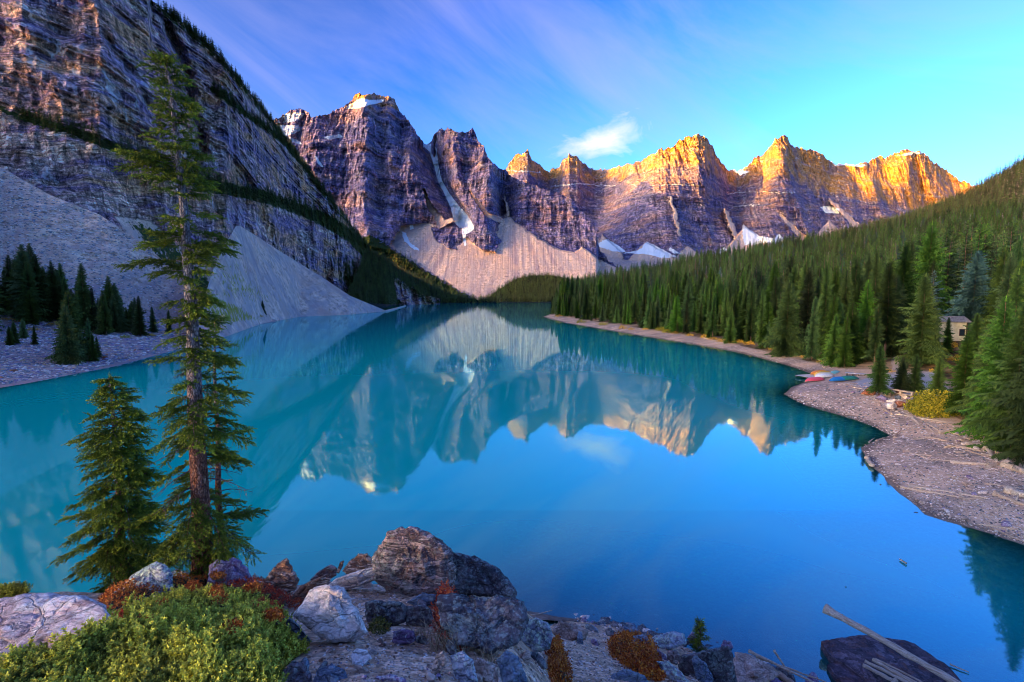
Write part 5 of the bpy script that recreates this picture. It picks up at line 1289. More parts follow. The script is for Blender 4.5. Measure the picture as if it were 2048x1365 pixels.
# stones strewn over the beach and at the waterline
def strew(n, poly, wr, kinds, label, group, fn=hit_r, sink=0.25, seed=1, name='stone', mesh=None):
    rs = np.random.RandomState(seed); k = 0; out_ = []
    xs = [p[0] for p in poly]; ys = [p[1] for p in poly]
    while k < n:
        px, py = rs.uniform(min(xs), max(xs), 400), rs.uniform(min(ys), max(ys), 400)
        m = sd_poly(px, py, poly) < 0
        px, py = px[m], py[m]
        Ps = fn(px, py)
        for P in Ps:
            if k >= n: break
            w = wr[0] + (wr[1] - wr[0]) * rs.rand() ** 2.2; s = w / FPX * P[1] * 0.5
            inst_rock(pick(*kinds), P + [0, 0, s * sink], s, label, group, name=name, cat='stone'); k += 1
    return
strew(34, [(1730, 900), (1790, 960), (1860, 1025), (1930, 1048), (2048, 1082), (2048, 1040), (1960, 1005), (1880, 980), (1820, 940), (1770, 905)], (5, 16), ('peb', 'plum', 'white', 'blue'), 'flat stone bedded in the beach along the near right waterline', 'stones along the near right waterline', seed=5)
strew(20, [(1575, 790), (1620, 770), (1740, 775), (1740, 800), (1800, 835), (1900, 850), (1840, 880), (1790, 868), (1700, 832), (1620, 810)], (4, 11), ('peb', 'plum', 'white', 'tan'), 'small stone on the beach between the canoes and the boulder heap', 'stones on the canoe beach', seed=6)
strew(20, [(1890, 940), (2048, 980), (2048, 1075), (1950, 1020)], (5, 22), ('peb', 'plum', 'tan', 'white'), 'stone lying among the driftwood on the near right beach', 'stones among the driftwood', seed=7)
strew(44, [(1058, 1228), (1100, 1236), (1180, 1250), (1280, 1268), (1350, 1280), (1340, 1262), (1240, 1250), (1150, 1236), (1080, 1222)], (7, 24), ('peb', 'plum', 'white', 'blue', 'peb'), 'shore stone in the strip where the rockpile meets the water', 'shore stones at the foot of the rockpile', fn=hit, seed=8)
strew(30, [(640, 1300), (760, 1290), (880, 1330), (890, 1364), (720, 1364), (640, 1330)], (7, 24), ('tan', 'white', 'peb', 'plum', 'brown'), 'loose stone on the gravel between the white boulder and the bottom edge', 'loose stones on the foreground gravel', fn=hit, seed=9)
strew(18, [(1110, 1290), (1220, 1285), (1300, 1330), (1200, 1364), (1080, 1364), (1090, 1310)], (5, 14), ('tan', 'white', 'peb'), 'small stone on the sandy hummock left of the orange bush', 'stones on the sandy hummock', fn=hit, seed=10)
strew(12, [(700, 1190), (820, 1195), (730, 1240), (720, 1200), (780, 1160), (700, 1188)], (4, 12), ('tan', 'white', 'peb'), 'small stone on the gravel between the white boulder and the biggest boulder', 'stones on the gravel saddle', fn=hit, seed=12)
strew(22, [(1300, 1310), (1500, 1310), (1640, 1364), (1300, 1364)], (7, 20), ('peb', 'plum', 'blue', 'tan'), 'stone wedged between the boulders by the crossed sticks', 'stones by the crossed sticks', fn=hit, seed=13)
def left_hit(px, py): return on_sheet(shL, px, py)
strew(46, [(0, 768), (150, 742), (330, 700), (440, 672), (520, 646), (520, 640), (330, 690), (150, 722), (0, 742)], (5, 15), ('peb', 'plum', 'red', 'tan', 'white'), 'pinkish rock in the band of stones along the left shore', 'rocks along the left shore', fn=left_hit, sink=0.3, seed=14)
strew(22, [(0, 600), (0, 480), (60, 440), (200, 470), (330, 560), (330, 640), (200, 640)], (4, 12), ('peb', 'white', 'tan', 'blue'), 'pale block lying on the near scree slope above the left grove', 'blocks on the near scree slope', fn=left_hit, sink=0.3, seed=15)
strew(10, [(0, 700), (0, 650), (130, 700), (320, 660), (320, 690), (130, 740)], (4, 10), ('peb', 'white', 'blue'), 'block on the stony bench between the grove and the left shore', 'blocks on the left bench', fn=left_hit, sink=0.3, seed=16)

def gravel(name, n, poly, wr, fn, mats, seed, label=None):
    """uncountable small stones as one body of ground cover"""
    rs = np.random.RandomState(seed)
    px = rs.uniform(min(p[0] for p in poly), max(p[0] for p in poly), n * 2); py = rs.uniform(min(p[1] for p in poly), max(p[1] for p in poly), n * 2)
    m = sd_poly(px, py, poly) < 0; px, py = px[m][:n], py[m][:n]
    P = fn(px, py)
    T = []
    for k in range(4):
        bm = bmesh.new(); bmesh.ops.create_icosphere(bm, subdivisions=1, radius=1)
        V = np.array([v.co[:] for v in bm.verts]) * [1, 0.8, 0.5]; V *= rs.uniform(0.65, 1.2, (len(V), 1)); F = np.array([[v.index for v in f.verts] for f in bm.faces]); bm.free()
        T.append((V, F))
    Vs, Fs, mi, o = [], [], [], 0
    for i, p in enumerate(P):
        V, F = T[i % 4]; s = rs.uniform(*wr) / FPX * p[1] * 0.5; a = rs.rand() * 6.28
        c, s_ = math.cos(a), math.sin(a)
        Vr = np.stack([V[:, 0] * c - V[:, 1] * s_, V[:, 0] * s_ + V[:, 1] * c, V[:, 2]], -1) * s + p
        Vs.append(Vr); Fs.append(F + o); o += len(V); mi += [rs.randint(len(mats))] * len(F)
    me = mesh_np(name, np.concatenate(Vs), np.concatenate(Fs), False)
    for mt in mats: me.materials.append(mt)
    me.polygons.foreach_set('material_index', np.array(mi, np.int32))
    link(name, me, kind='stuff')
gravel('foreground_gravel', 6500, [(560, 1180), (740, 1150), (880, 1190), (900, 1290), (1060, 1300), (1100, 1240), (1350, 1285), (1560, 1345), (1600, 1400), (500, 1400), (640, 1290)], (2.0, 9.0), hit, [M_TAN, M_WHITE, M_PEB, M_BROWN], 1)
gravel('sunken_stones', 1500, [(1045, 1222), (1150, 1240), (1350, 1285), (1560, 1345), (1640, 1372), (1720, 1360), (1640, 1290), (1560, 1240), (1400, 1190), (1200, 1160), (1060, 1170)], (8, 38), hit, [M_DARK, M_BLUE, M_DARK, M_WHITE], 11)
gravel('shore_gravel', 2600, [(1055, 1222), (1150, 1240), (1350, 1285), (1560, 1345), (1540, 1320), (1420, 1270), (1300, 1252), (1150, 1228), (1060, 1214)], (2.5, 8), hit, [M_PEB, M_PLUM, M_WHITE, M_BLUE], 2)
gravel('beach_gravel', 6500, [(1575, 790), (1612, 772), (1740, 765), (1900, 850), (2048, 920), (2048, 1088), (1935, 1052), (1850, 1028), (1735, 920), (1724, 893), (1783, 872), (1700, 834), (1610, 810)], (1.4, 6.5), hit_r, [M_PEB, M_TAN, M_WHITE, M_DARK], 3)
gravel('far_beach_gravel', 2600, [(1090, 632), (1200, 646), (1350, 665), (1480, 690), (1620, 728), (1620, 746), (1480, 705), (1350, 682), (1200, 657), (1130, 645)], (1.0, 3.0), hit_r, [M_PEB, M_TAN, M_WHITE], 4)
gravel('left_shore_rubble', 5200, [(-40, 776), (150, 747), (330, 704), (440, 675), (520, 648), (520, 638), (330, 655), (330, 640), (0, 650), (-40, 650)], (2.2, 9), left_hit, [M_PEB, M_PLUM, M_BLUE, M_WHITE], 5)
gravel('scree_rubble', 7000, [(-30, 320), (100, 392), (200, 432), (290, 492), (370, 562), (450, 616), (545, 640), (330, 650), (-30, 660)], (1.6, 6.5), left_hit, [M_PEB, M_WHITE, M_TAN, M_BLUE], 6)
# ================================================================== FOREGROUND SPRUCES, built bough by bough
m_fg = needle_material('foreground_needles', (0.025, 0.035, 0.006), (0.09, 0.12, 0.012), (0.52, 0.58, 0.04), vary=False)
m_fgtrunk, nt, out = new_mat('foreground_bark')
co = objco(nt)
v1 = node(nt, 'ShaderNodeTexVoronoi', {'Vector': mapping(nt, co, (1, 1, 0.35)), 'Scale': 26.0}, feature='DISTANCE_TO_EDGE').outputs[0]
b1 = noise_n(nt, mapping(nt, co, (1, 1, 0.4)), 14, 6, 0.75)
bc = ramp(nt, b1, [(0.34, (0.10, 0.035, 0.02)), (0.5, (0.28, 0.10, 0.06)), (0.66, (0.52, 0.30, 0.22))])
zc = node(nt, 'ShaderNodeSeparateXYZ', {0: co}).outputs[2]
bc = mixc(nt, maprange(nt, zc, 2.5, 5.5), bc, ramp(nt, b1, [(0.34, (0.13, 0.09, 0.10)), (0.5, (0.34, 0.27, 0.28)), (0.66, (0.58, 0.50, 0.50))]))
bc = mixc(nt, maprange(nt, v1, 0.0, 0.12, 0.75, 0.0), bc, (0.03, 0.015, 0.012))
principled(nt, out, bc, 0.92, math_(nt, 'ADD', math_(nt, 'MULTIPLY', maprange(nt, v1, 0, 0.2), 1.0), b1), 0.03, 1.0, spec=0.15)
m_dead, nt, out = new_mat('dead_twigs'); principled(nt, out, (0.10, 0.055, 0.06), 0.9)

def twig_template(seed, n=30, L=1.0):
    rs = np.random.RandomState(seed); V, A = [], []
    for i in range(n):
        t = (i + 0.5) / n
        p = np.array([t * L, 0, -0.12 * t * t])
        a = rs.uniform(0, 6.28); up = abs(math.sin(a)) * 0.8 + 0.1
        d = np.array([0.55 + 0.3 * rs.rand(), math.cos(a), up * (1 if rs.rand() < 0.75 else -1)]); d /= np.linalg.norm(d)
        ln = (0.20 + 0.14 * rs.rand()) * (1.1 - 0.5 * t)
        w = np.cross(d, rs.normal(size=3)); w /= np.linalg.norm(w); w *= 0.04
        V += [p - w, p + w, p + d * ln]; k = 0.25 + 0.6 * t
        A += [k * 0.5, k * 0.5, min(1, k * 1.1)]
    V = np.array(V); return V, np.arange(len(V)).reshape(-1, 3), np.array(A)
TW = [twig_template(i) for i in range(5)]
def build_scatter(items, tmpl):
    """items: (origin, x axis, z axis, length, tint) -> arrays"""
    Vs, Fs, As, o = [], [], [], 0
    for i, (p, dx, dz, ln, tint) in enumerate(items):
        V, F, A = tmpl[i % len(tmpl)]
        dx = dx / (np.linalg.norm(dx) + 1e-9); dy = np.cross(dz, dx); nn = np.linalg.norm(dy)
        dy = dy / nn if nn > 1e-6 else np.array([0, 1.0, 0]); dz2 = np.cross(dx, dy)
        Vs.append((V[:, :1] * dx + V[:, 1:2] * dy + V[:, 2:] * dz2) * ln + p); Fs.append(F + o); As.append(np.clip(A * tint, 0, 1)); o += len(V)
    return np.concatenate(Vs), np.concatenate(Fs), np.concatenate(As)
def big_spruce(label, path_px, Y, r0, ext, nb, seed, gaps=(), dead=(), rise=0.30, droop=0.62, depth_r=0.75, tw_len=0.22, zbase=None, dens=1.0):
    """path_px: trunk course in the photo; ext: rows of (row, reach left, reach right) in photo pixels"""
    rs = np.random.RandomState(seed)
    pth = np.array([unproj(a, b, Y + dyy) for a, b, dyy in path_px])
    base = pth[0].copy()
    rows = np.array([p[1] for p in path_px], float)
    root = link('spruce_tree', None, label=label, cat='tree', loc=Vector(base.tolist()))
    n = 26; tt = np.linspace(0, 1, n)
    rowi = rows[0] + (rows[-1] - rows[0]) * tt
    o = np.argsort(rows)
    tp = np.stack([np.interp(rowi, rows[o], pth[o, k]) for k in range(3)], -1)
    tp[:, 0] += 0.02 * np.sin(tt * 14) * (tt > 0.02)
    rad = r0 * (1 - tt) ** 0.85 + 0.012
    rad[0] *= 1.25; rad[1] *= 1.08
    V, F = tube(tp - base, rad, 12)
    link('trunk', mesh_np('trunk', V, F, True), m_fgtrunk, root)
    er = [e[0] for e in ext]
    twigs, woodV, woodF, wo = [], [], [], 0
    deadV, deadF, do = [], [], 0
    top, bot = rows[-1], ext[-1][0]
    for b in range(nb):
        f = (b + rs.rand()) / nb
        row = top + (bot - top) * f ** 1.15
        if any(g0 < row < g1 and rs.rand() < pr for g0, g1, pr in gaps): continue
        p0 = np.array([np.interp(row, rows[o], pth[o, k]) for k in range(3)])
        az = rs.uniform(0, 2 * math.pi)
        cx, sy_ = math.cos(az), math.sin(az)
        reach = np.interp(row, er, [e[1] if cx < 0 else e[2] for e in ext]) / FPX * Y
        L = reach * (0.55 + 0.5 * rs.rand()) * (0.35 + 0.65 * abs(cx) + (1 - abs(cx)) * (depth_r - 0.35))
        L = max(L, 0.10)
        is_dead = any(g0 < row < g1 and s * cx > 0.0 and rs.rand() < pr for g0, g1, s, pr in dead)
        d = np.array([cx, sy_, 0.0]); side = np.array([-sy_, cx, 0.0])
        ns = 7; pts = []
        r_up = rise * (0.3 + 1.0 * (1 - f)) * (0.6 + 0.8 * rs.rand())
        dr = droop * (0.6 + 0.8 * rs.rand()) * (0.4 + 0.8 * f)
        wob = rs.uniform(-0.12, 0.12)
        for s in range(ns + 1):
            t = s / ns
            pts.append(p0 + d * L * t + side * wob * L * math.sin(t * 3) + np.array([0, 0, L * (r_up * t - dr * t * t * 1.3 + 0.55 * dr * t ** 3)]))
        pts = np.array(pts)
        br = 0.006 + 0.010 * L
        Vb, Fb = tube(pts - base, [br * (1 - 0.85 * s / ns) for s in range(ns + 1)], 4)
        if is_dead:
            deadV.append(Vb); deadF.append(Fb + do); do += len(Vb)
            for q in range(int(9 * L + 4)):
                t = rs.uniform(0.25, 1); k = min(int(t * ns), ns - 1); pp = pts[k] + (pts[k + 1] - pts[k]) * (t * ns - k)
                dd = d * 0.5 + side * rs.choice([-1, 1]) * 0.6 + np.array([0, 0, rs.uniform(-0.9, 0.1)]); ll = L * 0.28 * rs.rand() + 0.06
                Vd, Fd = tube(np.array([pp, pp + dd * ll * 0.5 + [0, 0, -0.02], pp + dd * ll]) - base, [0.004, 0.003, 0.001], 3)
                deadV.append(Vd); deadF.append(Fd + do); do += len(Vd)
            if rs.rand() < 0.6: continue
        else:
            woodV.append(Vb); woodF.append(Fb + wo); wo += len(Vb)
        tint0 = rs.uniform(0.45, 1.15)
        step = 0.040 / dens
        m = int(L / step) + 3
        for q in range(m):
            t = 0.16 + 0.84 * (q + rs.rand()) / m
            k = min(int(t * ns), ns - 1); pp = pts[k] + (pts[k + 1] - pts[k]) * (t * ns - k)
            tang = pts[k + 1] - pts[k]; tang /= np.linalg.norm(tang)
            sl = L * 0.34 * (1 - 0.7 * t) + 0.06                       # side shoots form a flat, drooping fan
            sg = -1 if q % 2 else 1
            sd_ = tang * (0.65 + 0.3 * rs.rand()) + side * sg * (0.9 * rs.rand() + 0.25) + np.array([0, 0, rs.uniform(-0.45, 0.05)])
            sd_ /= np.linalg.norm(sd_)
            nt_ = max(1, int(sl / 0.085))
            for w_ in range(nt_):
                ppp = pp + sd_ * sl * w_ / nt_
                dd = sd_ + rs.normal(size=3) * 0.22 + np.array([0, 0, 0.12])
                twigs.append((ppp - base, dd, np.array([0, 0, 1.0]) + rs.normal(size=3) * 0.15, tw_len * rs.uniform(0.6, 1.15), tint0 * rs.uniform(0.5, 1.15) * (0.45 + 0.75 * t)))  # pale tips, with highlights and crown shade put into the tint
        twigs.append((pts[-1] - base, pts[-1] - pts[-2], np.array([0, 0, 1.0]), tw_len * 0.9, tint0 * 1.2))
    for q in range(14):                                                # the leader
        p = tp[-1] - base + np.array([rs.normal() * 0.02, rs.normal() * 0.02, -0.03 * q])
        twigs.append((p, np.array([rs.normal() * 0.6, rs.normal() * 0.6, 0.8]), np.array([1.0, 0, 0]), tw_len * 0.7, 1.0))
    V, F, A = build_scatter(twigs, TW)
    link('foliage', mesh_np('foliage', V, F, False, {'mask': np.stack([A, A, A, A], -1)}), m_fg, root)
    link('boughs', mesh_np('boughs', np.concatenate(woodV), np.concatenate(woodF), True), m_fgtrunk, root)
    if deadV: link('dead_boughs', mesh_np('dead_boughs', np.concatenate(deadV), np.concatenate(deadF), True), m_dead, root, kind='stuff')
    print(label[:20], 'twigs', len(twigs), 'tris', len(F))
    return root
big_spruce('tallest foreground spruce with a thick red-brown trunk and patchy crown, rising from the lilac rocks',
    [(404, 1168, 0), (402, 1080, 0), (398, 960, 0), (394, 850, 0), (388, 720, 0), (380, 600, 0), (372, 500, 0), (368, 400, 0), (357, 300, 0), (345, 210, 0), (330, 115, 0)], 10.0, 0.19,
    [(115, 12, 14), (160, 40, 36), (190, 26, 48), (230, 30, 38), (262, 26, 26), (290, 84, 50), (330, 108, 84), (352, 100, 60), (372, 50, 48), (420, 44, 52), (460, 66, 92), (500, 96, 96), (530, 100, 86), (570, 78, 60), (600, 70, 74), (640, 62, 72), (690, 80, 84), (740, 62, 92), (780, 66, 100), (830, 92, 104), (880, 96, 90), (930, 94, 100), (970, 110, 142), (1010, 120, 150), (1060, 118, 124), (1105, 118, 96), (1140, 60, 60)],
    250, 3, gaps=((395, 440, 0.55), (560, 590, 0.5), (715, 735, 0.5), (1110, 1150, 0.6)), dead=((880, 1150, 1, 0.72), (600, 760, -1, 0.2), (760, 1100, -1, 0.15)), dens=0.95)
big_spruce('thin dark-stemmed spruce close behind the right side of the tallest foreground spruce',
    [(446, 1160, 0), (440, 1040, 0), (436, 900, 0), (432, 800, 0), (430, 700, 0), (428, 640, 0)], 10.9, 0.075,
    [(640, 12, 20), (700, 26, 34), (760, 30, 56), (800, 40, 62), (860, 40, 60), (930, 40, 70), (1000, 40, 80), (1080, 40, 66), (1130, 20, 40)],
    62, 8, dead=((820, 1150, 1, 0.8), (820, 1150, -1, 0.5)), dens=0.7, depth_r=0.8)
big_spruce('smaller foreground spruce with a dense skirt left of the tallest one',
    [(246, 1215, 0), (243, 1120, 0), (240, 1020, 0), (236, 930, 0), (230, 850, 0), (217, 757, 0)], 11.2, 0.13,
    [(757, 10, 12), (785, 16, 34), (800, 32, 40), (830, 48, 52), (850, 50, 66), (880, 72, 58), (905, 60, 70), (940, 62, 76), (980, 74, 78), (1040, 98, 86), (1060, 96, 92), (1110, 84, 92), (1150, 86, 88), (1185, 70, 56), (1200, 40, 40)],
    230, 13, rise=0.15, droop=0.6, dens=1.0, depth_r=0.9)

# ================================================================== GROUND SHRUBS
def sprig_template(seed, n=16):
    rs = np.random.RandomState(seed); V, A = [], []
    for i in range(n):
        t = (i + 0.5) / n; a = rs.uniform(0, 6.28)
        p = np.array([t, 0, 0]); d = np.array([0.7, math.cos(a), math.sin(a)]); d /= np.linalg.norm(d)
        w = np.cross(d, rs.normal(size=3)); w /= np.linalg.norm(w); w *= 0.085
        V += [p - w, p + w, p + d * (0.30 * (1.15 - 0.6 * t))]; A += [0.3 * t, 0.3 * t, 0.4 + 0.6 * t]
    V = np.array(V); return V, np.arange(len(V)).reshape(-1, 3), np.array(A)
def leaf_template(seed, n=7):
    rs = np.random.RandomState(seed); V, A = [], []
    for i in range(n):
        t = (i + 0.8) / n; a = rs.uniform(0, 6.28)
        p = np.array([t * 0.9, 0, 0]); d = np.array([0.5, math.cos(a), math.sin(a)]); d /= np.linalg.norm(d)
        w = np.cross(d, rs.normal(size=3)); w /= np.linalg.norm(w); w *= 0.11; l = 0.36
        V += [p, p + d * l * 0.5 + w, p + d * l, p, p + d * l, p + d * l * 0.5 - w]; A += [rs.rand()] * 6
    V = np.array(V); return V, np.arange(len(V)).reshape(-1, 3), np.array(A)
SPR = [sprig_template(i) for i in range(5)]; LEAF = [leaf_template(i) for i in range(5)]
m_juniper = needle_material('juniper_needles', (0.03, 0.035, 0.01), (0.20, 0.21, 0.03), (1.0, 0.92, 0.10), vary=False)
def leaf_mat(name, a, b, c):
    m, nt, out = new_mat(name)
    A_ = sepc(nt, attr(nt, 'mask').outputs['Color']).outputs[0]
    n = noise_n(nt, objco(nt), 6, 3, 0.6)
    principled(nt, out, ramp(nt, math_(nt, 'ADD', math_(nt, 'MULTIPLY', A_, 0.6), math_(nt, 'MULTIPLY', n, 0.5)), [(0.2, a), (0.5, b), (0.85, c)]), 0.6, spec=0.2)
    return m
m_orange = leaf_mat('orange_leaves', (0.16, 0.03, 0.008), (0.60, 0.13, 0.015), (0.85, 0.33, 0.04))
m_red = leaf_mat('scarlet_leaves', (0.16, 0.012, 0.01), (0.60, 0.06, 0.02), (0.85, 0.20, 0.05))
m_yellow = leaf_mat('yellow_willow_leaves', (0.08, 0.09, 0.01), (0.30, 0.28, 0.02), (0.60, 0.46, 0.04))
m_gold = leaf_mat('golden_leaves', (0.30, 0.12, 0.01), (0.70, 0.36, 0.03), (0.90, 0.60, 0.08))
m_moss = leaf_mat('olive_leaves', (0.04, 0.04, 0.01), (0.14, 0.12, 0.02), (0.30, 0.22, 0.04))
m_straw = leaf_mat('dry_stems', (0.22, 0.14, 0.08), (0.42, 0.30, 0.17), (0.62, 0.48, 0.30))
m_under, nt, out = new_mat('shrub_inner_shade'); principled(nt, out, ramp(nt, noise_n(nt, objco(nt), 8, 5, 0.7), [(0.35, (0.015, 0.012, 0.006)), (0.6, (0.07, 0.05, 0.02))]), 0.95)

def mound(label, poly, fn, hmax, n, mat, tmpl, size, seed, cat='bush', name='shrub', edge=25.0, stem=True, group=None, topcol=None):
    """low spreading shrub: dark underlay coloured as foliage shade, sprays over all of it"""
    rs = np.random.RandomState(seed)
    xs = [p[0] for p in poly]; ys = [p[1] for p in poly]
    px, py = np.meshgrid(np.linspace(min(xs), max(xs), 60), np.linspace(max(ys), min(ys), 40))
    G = fn(px.ravel(), py.ravel()).reshape(px.shape + (3,))
    sd = sd_poly(px, py, poly); hf = hmax * sstep(0, 1, -sd / edge) ** 0.6
    G2 = G.copy(); G2[..., 2] += hf * (0.75 + 0.25 * fbm(G[..., 0] * 2.5, G[..., 1] * 2.5, seed, 3)) * 0.8 - 0.05
    cen = G.reshape(-1, 3).mean(0)
    root = link(name, None, label=label, cat=cat, group=group, loc=Vector(cen.tolist()))
    F = grid_faces(40, 60); keep = (sd < 0).ravel()[F].all(1)
    link('shade_underlay', mesh_np('shade_underlay', (G2 - cen).reshape(-1, 3), F[keep], True), m_under, root)  # underlay's dark colour stands for the shadows among the foliage
    qx = rs.uniform(min(xs), max(xs), n * 3); qy = rs.uniform(min(ys), max(ys), n * 3)
    s2 = sd_poly(qx, qy, poly); k = s2 < 2; qx, qy, s2 = qx[k][:n], qy[k][:n], s2[k][:n]
    P = fn(qx, qy); hh_ = hmax * sstep(0, 1, -s2 / edge) ** 0.6
    lump = fbm(P[:, 0] * 2.5, P[:, 1] * 2.5, seed, 3); lump2 = fbm(P[:, 0] * 6, P[:, 1] * 6, seed + 3, 2)
    P[:, 2] += hh_ * (0.75 + 0.6 * lump + 0.5 * lump2) * rs.uniform(0.65, 1.08, len(P))
    items = []
    for i in range(len(P)):
        d = np.array([0.5 * lump2[i] + rs.normal() * 0.6, -0.25 + rs.normal() * 0.6, 0.75 + 0.3 * rs.rand()])
        items.append((P[i] - cen, d, rs.normal(size=3), size * rs.uniform(0.6, 1.3), np.clip(0.80 + 1.5 * lump2[i] + 0.9 * lump[i] + 0.25 * rs.normal(), 0.15, 1.3)))  # highlights on the lumps and shade in the gaps put into the tint
    V, F, A = build_scatter(items, tmpl)
    link('foliage', mesh_np('foliage', V, F, False, {'mask': np.stack([A, A, A, A], -1)}), mat, root)
    return root
junip = [(-30, 1400), (-10, 1360), (60, 1330), (130, 1318), (200, 1268), (245, 1232), (300, 1205), (350, 1186), (420, 1180), (500, 1186), (545, 1205), (560, 1228), (590, 1262), (590, 1290), (608, 1300), (575, 1330), (560, 1345), (550, 1400)]
mound('spreading yellow-green juniper filling the lower left corner of the photo', junip, hit, 0.42, 12500, m_juniper, SPR, 0.12, 4, name='juniper_bush', edge=60)
def leafy(label, poly, fn, hmax, n, mat, size, seed, tmpl=LEAF, cat='bush', name='shrub', edge=20.0, group=None):
    return mound(label, poly, fn, hmax, n, mat, tmpl, size, seed, cat, name, edge, group=group)
leafy('scarlet creeping shrub along the upper left edge of the juniper, before the lichened boulders', [(215, 1232), (240, 1205), (300, 1175), (360, 1160), (430, 1158), (425, 1178), (350, 1198), (300, 1216), (240, 1248)], lambda a, b: hit(a, b) + [0, -0.15, 0.30], 0.24, 1400, m_orange, 0.075, 6)
leafy('red-orange shrub between the lilac rock and the white boulder, right of the juniper top', [(420, 1172), (470, 1166), (530, 1172), (560, 1196), (590, 1215), (560, 1235), (520, 1210), (440, 1194)], lambda a, b: hit(a, b) + [0, -0.1, 0.2], 0.20, 1000, m_red, 0.065, 7)
leafy('small orange-leaved sprig growing through the middle of the juniper', [(428, 1225), (445, 1212), (455, 1240), (462, 1262), (440, 1262), (425, 1245)], lambda a, b: hit(a, b) + [0, -0.05, 0.42], 0.1, 220, m_orange, 0.06, 8)
leafy('small red-orange sprig low in the left half of the juniper', [(238, 1278), (252, 1268), (268, 1276), (258, 1290), (242, 1288)], lambda a, b: hit(a, b) + [0, -0.05, 0.36], 0.08, 140, m_red, 0.055, 9)
leafy('patch of orange leaves at the right end of the juniper', [(508, 1250), (530, 1238), (556, 1250), (552, 1280), (520, 1288), (506, 1272)], lambda a, b: hit(a, b) + [0, -0.05, 0.34], 0.1, 300, m_red, 0.055, 10)
leafy('dark green and orange rounded bush on the sandy hummock beside the dark blue rock', [(1216, 1290), (1230, 1278), (1262, 1274), (1292, 1284), (1312, 1300), (1322, 1335), (1322, 1364), (1290, 1356), (1255, 1336), (1222, 1312)], hit, 0.65, 1500, m_orange, 0.16, 11, edge=22)
leafy('tangle of red and olive stems over the black lichened ledge', [(865, 1215), (880, 1192), (915, 1200), (925, 1230), (960, 1250), (965, 1290), (920, 1300), (885, 1296), (866, 1260)], hit, 0.42, 620, m_red, 0.09, 12)
leafy('olive leafy patch in the middle of the stem tangle on the ledge', [(905, 1235), (945, 1230), (968, 1250), (960, 1285), (925, 1290), (908, 1265)], lambda a, b: hit(a, b) + [0, -0.1, 0.15], 0.30, 420, m_moss, 0.09, 13)
leafy('fiery orange shrub creeping down beside the round grey-green boulder', [(1098, 1290), (1116, 1278), (1128, 1300), (1140, 1340), (1136, 1372), (1108, 1372), (1095, 1340)], hit, 0.30, 750, m_orange, 0.09, 14)
leafy('bright orange patch of leaves on top of the black lichened ledge', [(972, 1216), (985, 1208), (1006, 1216), (1010, 1228), (990, 1232), (975, 1226)], lambda a, b: unproj(a, b, 9.0), 0.05, 110, m_orange, 0.07, 15)
leafy('mustard-coloured cushion plant at the left foot of the black flat-topped block', [(740, 1262), (748, 1244), (768, 1240), (780, 1250), (776, 1264), (756, 1272)], hit, 0.16, 320, m_moss, 0.06, 16)
leafy('orange and plum sprigs at the foot of the brown spire', [(575, 1215), (600, 1196), (628, 1180), (625, 1200), (600, 1222)], hit, 0.14, 260, m_red, 0.06, 17)
leafy('green mat of spruce boughs at the left edge behind the huge white boulder', [(-50, 1212), (-20, 1188), (30, 1174), (62, 1178), (40, 1196), (-10, 1215)], lambda a, b: unproj(a, b, 8.2), 0.18, 700, m_juniper, 0.11, 18, tmpl=SPR)

for i, (px, py) in enumerate([(440, 1188), (395, 1215), (330, 1262), (478, 1330), (556, 1300), (300, 1320), (512, 1222), (180, 1290)]):
    leafy(['orange-red twig on the crest of the juniper under the big trunk', 'dark red twig left of the orange sprig in the juniper', 'small scarlet twig in the left middle of the juniper', 'orange twig low in the right half of the juniper', 'red twig at the right rim of the juniper by the slate-blue rock', 'rust twig low in the middle of the juniper', 'red twig high on the right shoulder of the juniper', 'red twig at the far left rim of the juniper'][i],
        [(px - 13, py), (px - 4, py - 9), (px + 10, py - 5), (px + 14, py + 5), (px, py + 9)], lambda a, b: hit(a, b) + [0, -0.05, 0.40], 0.09, 170, m_orange, 0.075, 50 + i)
# dry grass tufts (uncountable blades)
def grass(name, spots, n, L, mat, seed, fn=hit):
    rs = np.random.RandomState(seed); V, A = [], []
    for px, py, wpx, k in spots:
        P = fn(rs.normal(size=n) * wpx + px, rs.normal(size=n) * wpx * 0.35 + py)
        for p in P:
            d = np.array([rs.normal() * 0.45, rs.normal() * 0.4 - 0.1, 1.0]); d /= np.linalg.norm(d); l = L * k * rs.uniform(0.5, 1.2)
            w = np.array([0.004, 0.002, 0]); b = np.array([rs.normal(), rs.normal(), -0.6]) * 0.28 * l
            V += [p - w, p + w, p + d * l * 0.55, p + d * l * 0.55 - w * 0.7, p + d * l * 0.55 + w * 0.7, p + d * l + b]; A += [rs.rand()] * 6
    V = np.array(V); A = np.array(A)
    link(name, mesh_np(name, V, np.arange(len(V)).reshape(-1, 3), False, {'mask': np.stack([A, A, A, A], -1)}), mat, kind='stuff')
grass('dry_grass', [(892, 1290, 14, 1.3), (920, 1300, 18, 1.3), (950, 1295, 16, 1.1), (880, 1300, 12, 1.0), (905, 1240, 12, 1.4), (935, 1245, 12, 1.0), (835, 1268, 10, 0.5), (1058, 1232, 8, 0.8), (1120, 1345, 10, 1.2), (980, 1330, 14, 0.7), (850, 1278, 10, 0.5)], 46, 0.36, m_straw, 21)
# little fir by the water, red twigs
P = hit(1399, 1296)[0]
big_spruce('tiny bright green fir standing at the waterline between the boulders', [(1402, 1300, 0), (1400, 1270, 0), (1399, 1243, 0)], float(P[1]), 0.03, [(1243, 2, 2), (1258, 8, 9), (1270, 12, 12), (1280, 20, 18), (1290, 24, 26), (1298, 20, 24)], 70, 31, rise=0.5, droop=0.2, tw_len=0.16, dens=0.9, depth_r=1.0)

